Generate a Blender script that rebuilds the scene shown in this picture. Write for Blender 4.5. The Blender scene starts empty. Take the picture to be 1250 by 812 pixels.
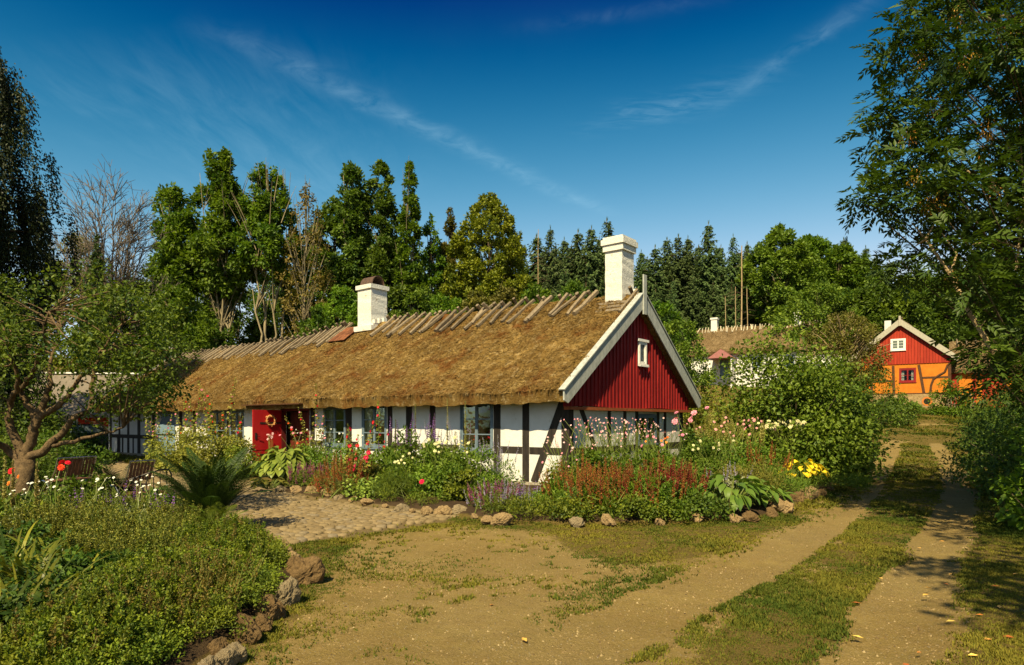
import bpy, math
import numpy as np
from mathutils import Vector, Matrix

# ------------------------------------------------------------------ camera, sky, sun, exposure
SC = bpy.context.scene
COL = SC.collection
EYE, F, HZ, CX = 1.6, 800.0, 514.0, 625.0          # eye height, focal length and horizon in photo pixels
cam_d = bpy.data.cameras.new('camera')
cam = bpy.data.objects.new('camera', cam_d)
COL.objects.link(cam)
cam.location = (0, 0, EYE)
cam.rotation_euler = (math.radians(90), 0, 0)
cam_d.sensor_width = 36
cam_d.lens = 36 * F / 1250
cam_d.shift_y = (HZ - 406) / 1250
cam_d.clip_start = 0.05
cam_d.clip_end = 3000
SC.camera = cam

SUN_AZ = math.atan2(-0.34, -0.94)                  # compass direction towards the sun (x, y)
SUN_EL = math.radians(48)
W = bpy.data.worlds.new('World')
SC.world = W
W.use_nodes = True
SKY_STRENGTH = 0.088
SUN_STRENGTH = 5.0
SC.view_settings.view_transform = 'Standard'
SC.view_settings.look = 'None'
SC.view_settings.gamma = 1.0
SC.view_settings.exposure = 0.9
SC.view_settings.use_curve_mapping = False
SC.cycles.use_denoising = True
SC.cycles.max_bounces = 6
SC.cycles.diffuse_bounces = 3
SC.cycles.transparent_max_bounces = 8
SC.cycles.caustics_reflective = False
SC.cycles.caustics_refractive = False

sun_d = bpy.data.lights.new('sun', 'SUN')
sun_d.energy = SUN_STRENGTH
sun_d.angle = math.radians(0.55)
sun_d.color = (1.0, 0.84, 0.52)
sun = bpy.data.objects.new('sun', sun_d)
COL.objects.link(sun)
_to = Vector((math.sin(SUN_AZ) * math.cos(SUN_EL), math.cos(SUN_AZ) * math.cos(SUN_EL), math.sin(SUN_EL)))
sun.rotation_euler = (-_to).to_track_quat('-Z', 'Y').to_euler()
sun.location = (-10, -20, 30)


def build_world():
    nt = W.node_tree
    for n in list(nt.nodes):
        nt.nodes.remove(n)
    N, L = nt.nodes.new, nt.links.new

    def math_n(op, a=None, b=None, clamp=False):
        n = N('ShaderNodeMath')
        n.operation = op
        n.use_clamp = clamp
        for i, s in enumerate((a, b)):
            if s is None:
                continue
            if isinstance(s, (int, float)):
                n.inputs[i].default_value = s
            else:
                L(s, n.inputs[i])
        return n.outputs[0]
    sky = N('ShaderNodeTexSky')
    sky.sky_type = 'NISHITA'
    sky.sun_disc = False
    sky.sun_elevation = SUN_EL
    sky.sun_rotation = SUN_AZ
    sky.altitude = 100
    sky.air_density = 1.0
    sky.dust_density = 0.6
    sky.ozone_density = 3.2
    # deepen the clear sky: polarised blue overhead, paler towards the horizon
    sc_ = N('ShaderNodeSeparateColor')
    L(sky.outputs[0], sc_.inputs[0])
    cc_ = N('ShaderNodeCombineColor')
    for i, (ref, off, p, gain, lo, hi) in enumerate(((1.6, 0.60, 1.6, 0.86, 0.003, 4.4), (2.72, 0.53, 0.85, 2.45, 0.07, 1.9), (4.7, 0.50, 0.74, 3.85, 0.20, 1.4))):
        v = math_n('DIVIDE', math_n('SUBTRACT', math_n('DIVIDE', sc_.outputs[i], ref), off), 1 - off)
        v = math_n('POWER', math_n('MAXIMUM', v, 0.001), p)
        v = math_n('MINIMUM', math_n('MAXIMUM', v, lo), hi)
        L(math_n('MULTIPLY', v, gain), cc_.inputs[i])
    gm = cc_
    # thin high cloud, laid out on a flat layer overhead
    tc = N('ShaderNodeTexCoord')
    sp = N('ShaderNodeSeparateXYZ')
    L(tc.outputs['Generated'], sp.inputs[0])
    zz = math_n('MAXIMUM', sp.outputs[2], 0.03)
    px = math_n('DIVIDE', sp.outputs[0], zz)
    py = math_n('DIVIDE', sp.outputs[1], zz)

    def noise(scale, sx, sy, rot, detail=6, seed=0.0):
        cb = N('ShaderNodeCombineXYZ')
        L(px, cb.inputs[0])
        L(py, cb.inputs[1])
        cb.inputs[2].default_value = seed
        mp = N('ShaderNodeMapping')
        mp.inputs['Rotation'].default_value = (0, 0, rot)
        mp.inputs['Scale'].default_value = (sx, sy, 1)
        L(cb.outputs[0], mp.inputs[0])
        t = N('ShaderNodeTexNoise')
        t.inputs['Scale'].default_value = scale
        t.inputs['Detail'].default_value = detail
        t.inputs['Roughness'].default_value = 0.62
        t.inputs['Distortion'].default_value = 0.6
        L(mp.outputs[0], t.inputs[0])
        return t.outputs['Fac']

    def ramp(v, a, b):
        n = N('ShaderNodeMapRange')
        n.inputs['From Min'].default_value = a
        n.inputs['From Max'].default_value = b
        L(v, n.inputs['Value'])
        return n.outputs[0]

    def streak(p0, p1, w):
        """soft band along the line p0-p1 of the cloud layer"""
        d = np.array(p1) - np.array(p0)
        ln = np.hypot(*d)
        d = d / ln
        ax = math_n('SUBTRACT', px, p0[0])
        ay = math_n('SUBTRACT', py, p0[1])
        cross = math_n('SUBTRACT', math_n('MULTIPLY', ax, float(d[1])), math_n('MULTIPLY', ay, float(d[0])))
        wob = math_n('MULTIPLY', math_n('SUBTRACT', noise(3, 1, 1, 0, 3, 4.0), 0.5), w * 2.2)
        cross = math_n('ADD', cross, wob)
        along = math_n('ADD', math_n('MULTIPLY', ax, float(d[0])), math_n('MULTIPLY', ay, float(d[1])))
        g = math_n('EXPONENT', math_n('MULTIPLY', math_n('POWER', math_n('ABSOLUTE', math_n('DIVIDE', cross, w)), 2.0), -1.0))
        a = ramp(along, -0.25, 0.1)
        b = ramp(along, ln + 0.25, ln - 0.1)
        return math_n('MULTIPLY', g, math_n('MULTIPLY', a, b))
    s1 = math_n('MULTIPLY', streak((-0.665, 1.80), (0.36, 3.03), 0.055), ramp(noise(9, 1, 1, 0.3), 0.3, 0.7))
    s2 = math_n('MULTIPLY', streak((0.70, 1.98), (0.85, 1.55), 0.035), ramp(noise(9, 1, 1, 0.8, 6, 2.0), 0.35, 0.72))
    s3 = math_n('MULTIPLY', streak((0.40, 2.16), (0.62, 2.0), 0.085), ramp(noise(7, 1.0, 3.2, 0.9, 6, 7.0), 0.42, 0.7))
    s4 = math_n('MULTIPLY', streak((0.20, 1.62), (0.36, 1.58), 0.03), ramp(noise(9, 1, 1, 0.8, 6, 9.0), 0.35, 0.75))
    s5 = math_n('MULTIPLY', streak((-1.0, 1.9), (-0.9, 2.9), 0.42), ramp(noise(4, 2.6, 0.8, 0.5, 6, 1.0), 0.36, 0.75))
    veil = math_n('MULTIPLY', ramp(noise(1.3, 1, 0.5, 0.4, 5, 3.0), 0.45, 0.8), 0.005)
    c = math_n('MULTIPLY', s1, 0.15)
    c = math_n('ADD', c, math_n('MULTIPLY', s2, 0.12))
    c = math_n('ADD', c, math_n('MULTIPLY', s3, 0.12))
    c = math_n('ADD', c, math_n('MULTIPLY', s4, 0.06))
    c = math_n('ADD', c, math_n('MULTIPLY', s5, 0.08))
    c = math_n('ADD', c, veil, True)
    mx = N('ShaderNodeMix')
    mx.data_type = 'RGBA'
    L(c, mx.inputs[0])
    L(gm.outputs[0], mx.inputs[6])
    mx.inputs[7].default_value = (3.9, 6.0, 7.0, 1)
    bg = N('ShaderNodeBackground')
    bg.inputs['Strength'].default_value = SKY_STRENGTH
    L(mx.outputs[2], bg.inputs['Color'])
    out = N('ShaderNodeOutputWorld')
    L(bg.outputs[0], out.inputs['Surface'])


build_world()


# ------------------------------------------------------------------ mesh tools
class MB:
    """collects vertices and faces, then links them as ONE mesh"""

    def __init__(s):
        s.v, s.f, s.m, s.t, s.n = [], [], [], [], 0

    def add(s, v, f, mat=0, tint=0.5):
        v = np.asarray(v, float).reshape(-1, 3)
        f = np.asarray(f, int)
        if len(f) == 0:
            return
        s.v.append(v)
        s.f.append(f + s.n)
        s.m.append(np.broadcast_to(np.asarray(mat, int), (len(f),)))
        s.t.append(np.broadcast_to(np.asarray(tint, float), (len(f),)))
        s.n += len(v)

    def box(s, x0, x1, y0, y1, z0, z1, mat=0, tint=0.5, tf=None):
        v = np.array([(x, y, z) for z in (z0, z1) for y in (y0, y1) for x in (x0, x1)], float)
        if tf:
            v = np.array([tf(*p) for p in v])
        s.add(v, [(0, 2, 3, 1), (4, 5, 7, 6), (0, 1, 5, 4), (2, 6, 7, 3), (0, 4, 6, 2), (1, 3, 7, 5)], mat, tint)

    def beam(s, p, q, w, d, up=(0, 0, 1), mat=0, tint=0.5, tf=None):
        """bar from p to q, w wide across, d deep along up"""
        p, q, up = np.array(p, float), np.array(q, float), np.array(up, float)
        t = q - p
        t /= np.linalg.norm(t)
        sd = np.cross(t, up)
        sd /= np.linalg.norm(sd)
        u = np.cross(sd, t)
        v = np.array([c + sd * w / 2 * a + u * d / 2 * b for c in (p, q) for b in (-1, 1) for a in (-1, 1)])
        if tf:
            v = np.array([tf(*x) for x in v])
        s.add(v, [(0, 1, 3, 2), (4, 6, 7, 5), (0, 4, 5, 1), (2, 3, 7, 6), (0, 2, 6, 4), (1, 5, 7, 3)], mat, tint)

    def prism(s, poly, a, b, mat=0, tint=0.5):
        """poly: list of 3D points; a, b: offsets added for the two faces"""
        P = np.array(poly, float)
        n = len(P)
        s.add(np.vstack([P + np.array(a), P + np.array(b)]), [tuple(range(n))], mat, tint)
        s.f[-1] = np.array([list(range(n))]) + s.n - 2 * n
        k = np.arange(n)
        k2 = (k + 1) % n
        base = s.n - 2 * n
        s.f.append(np.array([list(range(n, 2 * n))]) + base)
        s.m.append(np.array([mat]))
        s.t.append(np.array([tint], float))
        s.f.append(np.stack([k, k2, k2 + n, k + n], 1) + base)
        s.m.append(np.full(n, mat))
        s.t.append(np.full(n, tint, float))

    def tube(s, pts, radii, seg=6, mat=0, tint=0.5, cap=True):
        P = np.asarray(pts, float)
        n = len(P)
        R = np.broadcast_to(np.asarray(radii, float), (n,))
        T = np.gradient(P, axis=0)
        T /= np.linalg.norm(T, axis=1)[:, None] + 1e-9
        ref = np.array([0, 0, 1.0]) if abs(T[:, 2]).mean() < 0.8 else np.array([1.0, 0.13, 0])
        A = np.cross(T, ref)
        A /= np.linalg.norm(A, axis=1)[:, None] + 1e-9
        B = np.cross(T, A)
        an = np.linspace(0, 2 * np.pi, seg, endpoint=False)
        v = P[:, None] + R[:, None, None] * (A[:, None] * np.cos(an)[None, :, None] + B[:, None] * np.sin(an)[None, :, None])
        i, j = np.meshgrid(np.arange(n - 1), np.arange(seg), indexing='ij')
        j2 = (j + 1) % seg
        f = np.stack([i * seg + j, i * seg + j2, (i + 1) * seg + j2, (i + 1) * seg + j], -1).reshape(-1, 4)
        s.add(v, f, mat, tint)
        if cap:
            base = s.n - n * seg
            s.f.append(np.array([list(range(seg))]) + base)
            s.f.append(np.array([list(range((n - 1) * seg, n * seg))]) + base)
            for _ in range(2):
                s.m.append(np.array([mat]))
                s.t.append(np.array([tint], float))

    def mesh(s, name, mats, smooth=False):
        me = bpy.data.meshes.new(name)
        V = np.concatenate(s.v).astype(np.float32)
        me.vertices.add(len(V))
        me.vertices.foreach_set('co', V.ravel())
        tot = np.concatenate([np.full(len(f), f.shape[1]) for f in s.f])
        idx = np.concatenate([f.ravel() for f in s.f]).astype(np.int32)
        st = np.concatenate([[0], np.cumsum(tot)[:-1]]).astype(np.int32)
        me.loops.add(len(idx))
        me.loops.foreach_set('vertex_index', idx)
        me.polygons.add(len(tot))
        me.polygons.foreach_set('loop_start', st)
        me.polygons.foreach_set('material_index', np.concatenate(s.m).astype(np.int32))
        me.polygons.foreach_set('use_smooth', np.full(len(tot), bool(smooth)))
        at = me.attributes.new('tint', 'FLOAT', 'FACE')
        at.data.foreach_set('value', np.concatenate(s.t).astype(np.float32))
        me.update(calc_edges=True)
        for m in (mats if isinstance(mats, (list, tuple)) else [mats]):
            me.materials.append(m)
        return me

    def build(s, name, mats, parent=None, loc=(0, 0, 0), smooth=False):
        return put(name, s.mesh(name, mats, smooth), parent, loc)


def put(name, me, parent=None, loc=(0, 0, 0), rot=(0, 0, 0), sc=(1, 1, 1)):
    o = bpy.data.objects.new(name, me)
    COL.objects.link(o)
    o.parent = parent
    o.location = loc
    o.rotation_euler = rot
    o.scale = sc if isinstance(sc, (tuple, list)) else (sc, sc, sc)
    return o


def tag(o, label, cat, group=None):
    o['label'] = label
    o['category'] = cat
    if group:
        o['group'] = group
    return o


def thing(name, label, cat, loc=(0, 0, 0), rz=0.0, group=None):
    return tag(put(name, None, None, loc, (0, 0, rz)), label, cat, group)


def structure(o):
    o['kind'] = 'structure'
    return o


KIDS = {}


def dup(root, loc, rz, label, group=None, sc=1.0):
    """copy a thing with its parts and their sub-parts"""
    if root.name not in KIDS:
        KIDS[root.name] = [(c, list(c.children)) for c in root.children]
    r = root.copy()
    COL.objects.link(r)
    r.location = loc
    r.rotation_euler = (0, 0, rz)
    r.scale = (sc, sc, sc) if not isinstance(sc, (tuple, list)) else sc
    r['label'] = label
    if 'group' in r:
        del r['group']
    if group:
        r['group'] = group
    for c, gs in KIDS[root.name]:
        d = c.copy()
        COL.objects.link(d)
        d.parent = r
        for g in gs:
            e = g.copy()
            COL.objects.link(e)
            e.parent = d
    return r


# ------------------------------------------------------------------ noise, terrain, placing
def _hash(i, j, seed):
    h = (i * 374761393 + j * 668265263 + seed * 974634777) & 0xFFFFFFFF
    h = ((h ^ (h >> 13)) * 1274126177) & 0xFFFFFFFF
    return ((h ^ (h >> 16)) & 0xFFFF) / 65535.0


def vnoise(x, y, seed=0):
    x, y = np.asarray(x, float), np.asarray(y, float)
    i, j = np.floor(x).astype(np.int64), np.floor(y).astype(np.int64)
    a, b = x - i, y - j
    a, b = a * a * (3 - 2 * a), b * b * (3 - 2 * b)
    return (_hash(i, j, seed) * (1 - a) + _hash(i + 1, j, seed) * a) * (1 - b) + (_hash(i, j + 1, seed) * (1 - a) + _hash(i + 1, j + 1, seed) * a) * b


def fbm(x, y, seed=0, octs=4):
    x, y = np.asarray(x, float), np.asarray(y, float)
    r, a, s = 0.0, 0.5, 0.0
    for k in range(octs):
        r = r + a * vnoise(x, y, seed + k)
        s += a
        x, y, a = x * 2.03 + 7.1, y * 2.03 + 3.7, a * 0.5
    return r / s


def sstep(a, b, x):
    t = np.clip((np.asarray(x, float) - a) / (b - a), 0, 1)
    return t * t * (3 - 2 * t)


def hill(X, Y):
    X, Y = np.asarray(X, float), np.asarray(Y, float)
    y0 = 38 - 24 * sstep(-5, 11, X)
    d = np.maximum(Y - y0, 0)
    q = np.where(d < 36, 0.0021 * d * d, 0.0021 * 36 * 36 + 0.151 * (d - 36))
    return np.where(d < 150, q, 0.0021 * 1296 + 0.151 * 114 + 0.02 * (d - 150))


def gz(X, Y):
    return float(hill(X, Y))


def ground_at(px, py):
    """the point of the ground seen at a photo pixel"""
    lo, hi = 2.0, 120.0
    k, m = (px - CX) / F, (HZ - py) / F
    ys = np.linspace(lo, hi, 4000)
    g = (EYE + m * ys) - hill(k * ys, ys)
    w = np.where(g <= 0)[0]
    y = ys[w[0]] if len(w) else hi
    return (k * y, y, gz(k * y, y))


def at(px, py, Y):
    return ((px - CX) / F * Y, Y, EYE + (HZ - py) / F * Y)


def seg_dist(X, Y, pts):
    d = np.full(np.shape(X), 1e9)
    for (ax, ay), (bx, by) in zip(pts[:-1], pts[1:]):
        vx, vy = bx - ax, by - ay
        t = np.clip(((X - ax) * vx + (Y - ay) * vy) / (vx * vx + vy * vy), 0, 1)
        d = np.minimum(d, np.hypot(X - ax - t * vx, Y - ay - t * vy))
    return d


def in_poly(X, Y, poly):
    r = np.zeros(np.shape(X), bool)
    n = len(poly)
    for k in range(n):
        x1, y1 = poly[k]
        x2, y2 = poly[(k + 1) % n]
        c = ((y1 > Y) != (y2 > Y)) & (X < (x2 - x1) * (Y - y1) / (y2 - y1 + 1e-12) + x1)
        r ^= c
    return r


def poly_mask(X, Y, poly, soft):
    d = seg_dist(X, Y, list(poly) + [poly[0]])
    s = np.where(in_poly(X, Y, poly), d, -d)
    return sstep(-soft, soft, s)


# ------------------------------------------------------------------ materials
def new_mat(name):
    m = bpy.data.materials.new(name)
    m.use_nodes = True
    nt = m.node_tree
    for n in list(nt.nodes):
        nt.nodes.remove(n)
    out = nt.nodes.new('ShaderNodeOutputMaterial')
    return m, nt, out


class NG:
    """small helper for building node trees"""

    def __init__(s, nt):
        s.nt = nt

    def n(s, kind, **kw):
        x = s.nt.nodes.new(kind)
        for k, v in kw.items():
            setattr(x, k, v)
        return x

    def l(s, a, b):
        s.nt.links.new(a, b)

    def val(s, sock, v):
        if isinstance(v, bpy.types.NodeSocket):
            s.l(v, sock)
        else:
            sock.default_value = v

    def noise(s, vec, scale, detail=5, rough=0.6, dist=0.0):
        t = s.n('ShaderNodeTexNoise')
        s.l(vec, t.inputs['Vector'])
        t.inputs['Scale'].default_value = scale
        t.inputs['Detail'].default_value = detail
        t.inputs['Roughness'].default_value = rough
        t.inputs['Distortion'].default_value = dist
        return t.outputs['Fac']

    def ramp(s, f, stops):
        r = s.n('ShaderNodeValToRGB')
        e = r.color_ramp.elements
        while len(e) < len(stops):
            e.new(0.5)
        for x, (p, c) in zip(e, stops):
            x.position = p
            x.color = (*c, 1) if len(c) == 3 else c
        s.l(f, r.inputs[0])
        return r.outputs[0]

    def rng(s, f, a, b, c=0.0, d=1.0):
        r = s.n('ShaderNodeMapRange')
        s.l(f, r.inputs['Value'])
        for k, v in zip(('From Min', 'From Max', 'To Min', 'To Max'), (a, b, c, d)):
            r.inputs[k].default_value = v
        return r.outputs[0]

    def mix(s, f, a, b, blend='MIX'):
        m = s.n('ShaderNodeMix', data_type='RGBA', blend_type=blend)
        s.val(m.inputs[0], f)
        for i, v in ((6, a), (7, b)):
            s.val(m.inputs[i], (*v, 1) if isinstance(v, tuple) and len(v) == 3 else v)
        return m.outputs[2]

    def mth(s, op, a, b=0.0, clamp=False):
        m = s.n('ShaderNodeMath', operation=op, use_clamp=clamp)
        s.val(m.inputs[0], a)
        s.val(m.inputs[1], b)
        return m.outputs[0]

    def bump(s, h, strength, dist):
        b = s.n('ShaderNodeBump')
        b.inputs['Strength'].default_value = strength
        b.inputs['Distance'].default_value = dist
        s.l(h, b.inputs['Height'])
        return b.outputs[0]

    def coords(s, kind='Object', scale=None):
        c = s.n('ShaderNodeTexCoord').outputs[kind]
        if scale is None:
            return c
        m = s.n('ShaderNodeMapping')
        m.inputs['Scale'].default_value = scale
        s.l(c, m.inputs[0])
        return m.outputs[0]

    def tint(s):
        a = s.n('ShaderNodeAttribute', attribute_name='tint')
        return a.outputs['Fac']

    def bsdf(s, col, rough=0.7, normal=None, **kw):
        b = s.n('ShaderNodeBsdfPrincipled')
        s.val(b.inputs['Base Color'], (*col, 1) if isinstance(col, tuple) and len(col) == 3 else col)
        s.val(b.inputs['Roughness'], rough)
        if normal is not None:
            s.l(normal, b.inputs['Normal'])
        for k, v in kw.items():
            s.val(b.inputs[k.replace('_', ' ')], v)
        return b.outputs[0]


MATS = {}


def mat_leaf(name, a, b, transl=0.32, rough=0.5, rnd=0.0, spec=0.22):
    """foliage: each leaf between colours a and b by its own tint, some light through it"""
    if name in MATS:
        return MATS[name]
    m, nt, out = new_mat(name)
    g = NG(nt)
    col = g.ramp(g.tint(), [(0.0, tuple(x * 1.55 for x in a)), (1.0, tuple(x * 1.75 for x in b))])
    oi = g.n('ShaderNodeObjectInfo')
    hs = g.n('ShaderNodeHueSaturation')
    g.l(g.rng(oi.outputs['Random'], 0, 1, 0.488, 0.512), hs.inputs['Hue'])
    g.l(g.rng(oi.outputs['Random'], 0, 1, 0.84, 1.16), hs.inputs['Value'])
    g.l(col, hs.inputs['Color'])
    col = hs.outputs[0]
    p = g.bsdf(col, rough, Specular_IOR_Level=spec)
    tr = g.n('ShaderNodeBsdfTranslucent')
    g.l(g.mix(1.0, col, (1.0, 1.05, 0.45), 'MULTIPLY'), tr.inputs['Color'])
    ms = g.n('ShaderNodeMixShader')
    ms.inputs[0].default_value = transl
    g.l(p, ms.inputs[1])
    g.l(tr.outputs[0], ms.inputs[2])
    g.l(ms.outputs[0], out.inputs['Surface'])
    MATS[name] = m
    return m


def mat_rough(name, c1, c2, scale=6.0, rough=0.85, bump=0.4, bdist=0.01, stretch=None, spec=0.2, detail=6, tinted=False, spots=None):
    """weathered surface: two colours mixed by noise, with bump"""
    if name in MATS:
        return MATS[name]
    m, nt, out = new_mat(name)
    g = NG(nt)
    co = g.coords('Object', stretch)
    n1 = g.noise(co, scale, detail, 0.65)
    col = g.mix(g.rng(n1, 0.3, 0.7), c1, c2)
    if tinted:
        t = g.tint()
        col = g.mix(1.0, col, g.ramp(t, [(0, (0.6, 0.6, 0.6)), (1, (1.4, 1.4, 1.4))]), 'MULTIPLY')
    if spots:
        n2 = g.noise(g.coords('Object'), spots[0], 6, 0.7)
        col = g.mix(g.rng(n2, spots[1], spots[1] + 0.12), col, spots[2])
    nm = g.bump(g.noise(co, scale * 2.3, 8, 0.7), bump, bdist)
    g.l(g.bsdf(col, rough, nm, Specular_IOR_Level=spec), out.inputs['Surface'])
    MATS[name] = m
    return m


def mat_plain(name, c, rough=0.6, metallic=0.0, spec=0.3):
    if name in MATS:
        return MATS[name]
    m, nt, out = new_mat(name)
    g = NG(nt)
    col = g.mix(g.rng(g.noise(g.coords(), 9, 4), 0.3, 0.7), tuple(x * 0.8 for x in c), tuple(min(1, x * 1.15) for x in c))
    g.l(g.bsdf(col, rough, None, Metallic=metallic, Specular_IOR_Level=spec), out.inputs['Surface'])
    MATS[name] = m
    return m


def mat_petal(name, a, b):
    return mat_leaf(name, a, b, 0.25, 0.6, spec=0.1)


def mat_glass(name='window_glass'):
    if name in MATS:
        return MATS[name]
    m, nt, out = new_mat(name)
    g = NG(nt)
    fr = g.n('ShaderNodeFresnel')
    fr.inputs['IOR'].default_value = 1.5
    nm = g.bump(g.noise(g.coords(), 3, 2), 0.12, 0.05)
    gl = g.n('ShaderNodeBsdfGlossy')
    gl.inputs['Roughness'].default_value = 0.03
    g.l(nm, gl.inputs['Normal'])
    tr = g.n('ShaderNodeBsdfTransparent')
    tr.inputs['Color'].default_value = (0.85, 0.88, 0.86, 1)
    ms = g.n('ShaderNodeMixShader')
    g.l(g.mth('MULTIPLY', fr.outputs[0], 0.28, True), ms.inputs[0])
    g.l(tr.outputs[0], ms.inputs[1])
    g.l(gl.outputs[0], ms.inputs[2])
    g.l(ms.outputs[0], out.inputs['Surface'])
    MATS[name] = m
    return m


def leaf_quads(mb, P, D, N, Ln, Wd, tint, mat=0, fold=0.12, droop=0.0):
    """one folded diamond per leaf: P base, D axis, N upper side"""
    D = D / (np.linalg.norm(D, axis=1)[:, None] + 1e-9)
    S = np.cross(D, N)
    S /= np.linalg.norm(S, axis=1)[:, None] + 1e-9
    U = np.cross(S, D)
    n = len(P)
    Ln = np.broadcast_to(Ln, (n,))[:, None]
    Wd = np.broadcast_to(Wd, (n,))[:, None]
    tip = P + D * Ln
    tip = tip - np.array([0, 0, 1.0]) * Ln * droop
    mid = P + D * Ln * 0.45
    v = np.stack([P, mid + S * Wd / 2 + U * Wd * fold, tip, mid - S * Wd / 2 + U * Wd * fold], 1)
    f = np.arange(n * 4).reshape(n, 4)
    mb.add(v, f, mat, tint)


def unit(v):
    return v / (np.linalg.norm(v, axis=-1, keepdims=True) + 1e-9)


def ribbons(mb, C, S, Wd, tint, mat=0):
    """N ribbons: centre lines C (N,K,3), side vectors S (N,3) or (N,K,3), widths Wd (N,K)"""
    N, K = C.shape[:2]
    S = np.asarray(S)
    if S.ndim == 2:
        S = S[:, None]
    h = S * (Wd[..., None] / 2)
    v = np.stack([C - h, C + h], 2).reshape(-1, 3)
    i, k = np.meshgrid(np.arange(N), np.arange(K - 1), indexing='ij')
    b = (i * K + k) * 2
    f = np.stack([b, b + 1, b + 3, b + 2], -1).reshape(-1, 4)
    mb.add(v, f, mat, np.repeat(np.broadcast_to(tint, (N,)), K - 1))


def arch(rng, n, L, lean0, lean1, K=5, r0=0.05, az=None):
    """n arching centre lines: lean angle from vertical goes lean0 -> lean1 along the blade"""
    az = rng.uniform(0, 2 * np.pi, n) if az is None else az
    L = np.broadcast_to(L, (n,)) * rng.uniform(0.75, 1.15, n)
    a0 = lean0 * rng.uniform(0.3, 1.3, n)
    a1 = a0 + (lean1 - lean0) * rng.uniform(0.6, 1.3, n)
    t = np.linspace(0, 1, K)
    ang = a0[:, None] + (a1 - a0)[:, None] * t[None] ** 1.3
    st = L[:, None] / (K - 1)
    hx = np.cumsum(np.sin(ang) * st, 1) - np.sin(ang[:, :1]) * st
    hz = np.cumsum(np.cos(ang) * st, 1) - np.cos(ang[:, :1]) * st
    o = np.stack([np.cos(az), np.sin(az)], 1)
    rr = r0 * np.sqrt(rng.uniform(0, 1, n))
    C = np.zeros((n, K, 3))
    C[..., :2] = o[:, None] * (hx + rr[:, None])[..., None]
    C[..., 2] = hz
    S = np.stack([-np.sin(az), np.cos(az), np.zeros(n)], 1)
    return C, S
# ------------------------------------------------------------------ the setting
def P2(*pts):
    return [ground_at(*p)[:2] for p in pts]


RUT_L = P2((690, 800), (800, 745), (910, 695), (1000, 645), (1055, 598), (1082, 560), (1093, 538))
RUT_R = P2((1060, 811), (1098, 745), (1130, 690), (1160, 640), (1172, 600), (1160, 565), (1142, 540))
YARD = P2((300, 811), (345, 760), (395, 700), (420, 655), (560, 637), (650, 645), (700, 668), (770, 685), (850, 680), (940, 668), (960, 690), (900, 740), (830, 811))
YARD = [(-3.2, 1.0)] + YARD + [(1.2, 1.0)]
COBBLE = P2((330, 664), (430, 654), (545, 634), (560, 628), (500, 619), (440, 613), (390, 608), (345, 600), (310, 588), (290, 577), (215, 577), (175, 568), (130, 560), (96, 565), (60, 590), (120, 640), (230, 668))
BED_HOUSE = P2((340, 600), (400, 609), (450, 616), (520, 624), (600, 634), (700, 638), (790, 636), (860, 635), (930, 630), (970, 616), (1010, 598), (1035, 570)) + [(9.2, 26), (5.8, 20.6), (1.3, 15.3), (-7.2, 22.2)]
BED_FRONT = P2((244, 811), (292, 775), (330, 738), (350, 718), (367, 690), (345, 668), (322, 657), (240, 655), (150, 640), (20, 632)) + [(-9.5, 9.5), (-7, 2.0), (-2.3, 2.0)]


def zones(X, Y):
    wob = (fbm(X * 0.9, Y * 0.9, 3) - 0.5) * 0.9
    dl = seg_dist(X, Y, RUT_L) + wob * 0.55
    dr = seg_dist(X, Y, RUT_R) + wob * 0.55
    dirt = np.maximum(sstep(0.74, 0.36, dl), sstep(0.50, 0.24, dr))
    n = fbm(X * 1.3, Y * 1.3, 11)
    dirt = np.maximum(dirt, poly_mask(X + wob * 0.5, Y + wob * 0.5, YARD, 0.35) * (0.80 + 0.2 * sstep(0.3, 0.6, n)))
    # thin ground between the ruts and at the foot of the house bed
    mid = sstep(2.0, 1.0, np.abs(dl - dr)) * sstep(2.4, 1.4, np.minimum(dl, dr)) * (dl + dr < 3.2)
    dirt = np.where(mid > 0.02, np.minimum(dirt, np.maximum(1 - mid, np.where(np.minimum(dl, dr) < 0.42, dirt, 0.62 * sstep(11, 4.5, Y) + 0.10))), dirt)
    far = poly_mask(X, Y, [(20, 36), (25, 36), (31, 47), (26.0, 48)], 1.2) * 0.75 * sstep(0.40, 0.6, fbm(X * 0.5, Y * 0.5, 5))
    dirt = np.maximum(dirt, far)
    soil = np.maximum(poly_mask(X, Y, BED_HOUSE, 0.15), poly_mask(X, Y, BED_FRONT, 0.12))
    cob = poly_mask(X, Y, COBBLE, 0.25)
    return dirt, soil, cob


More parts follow.
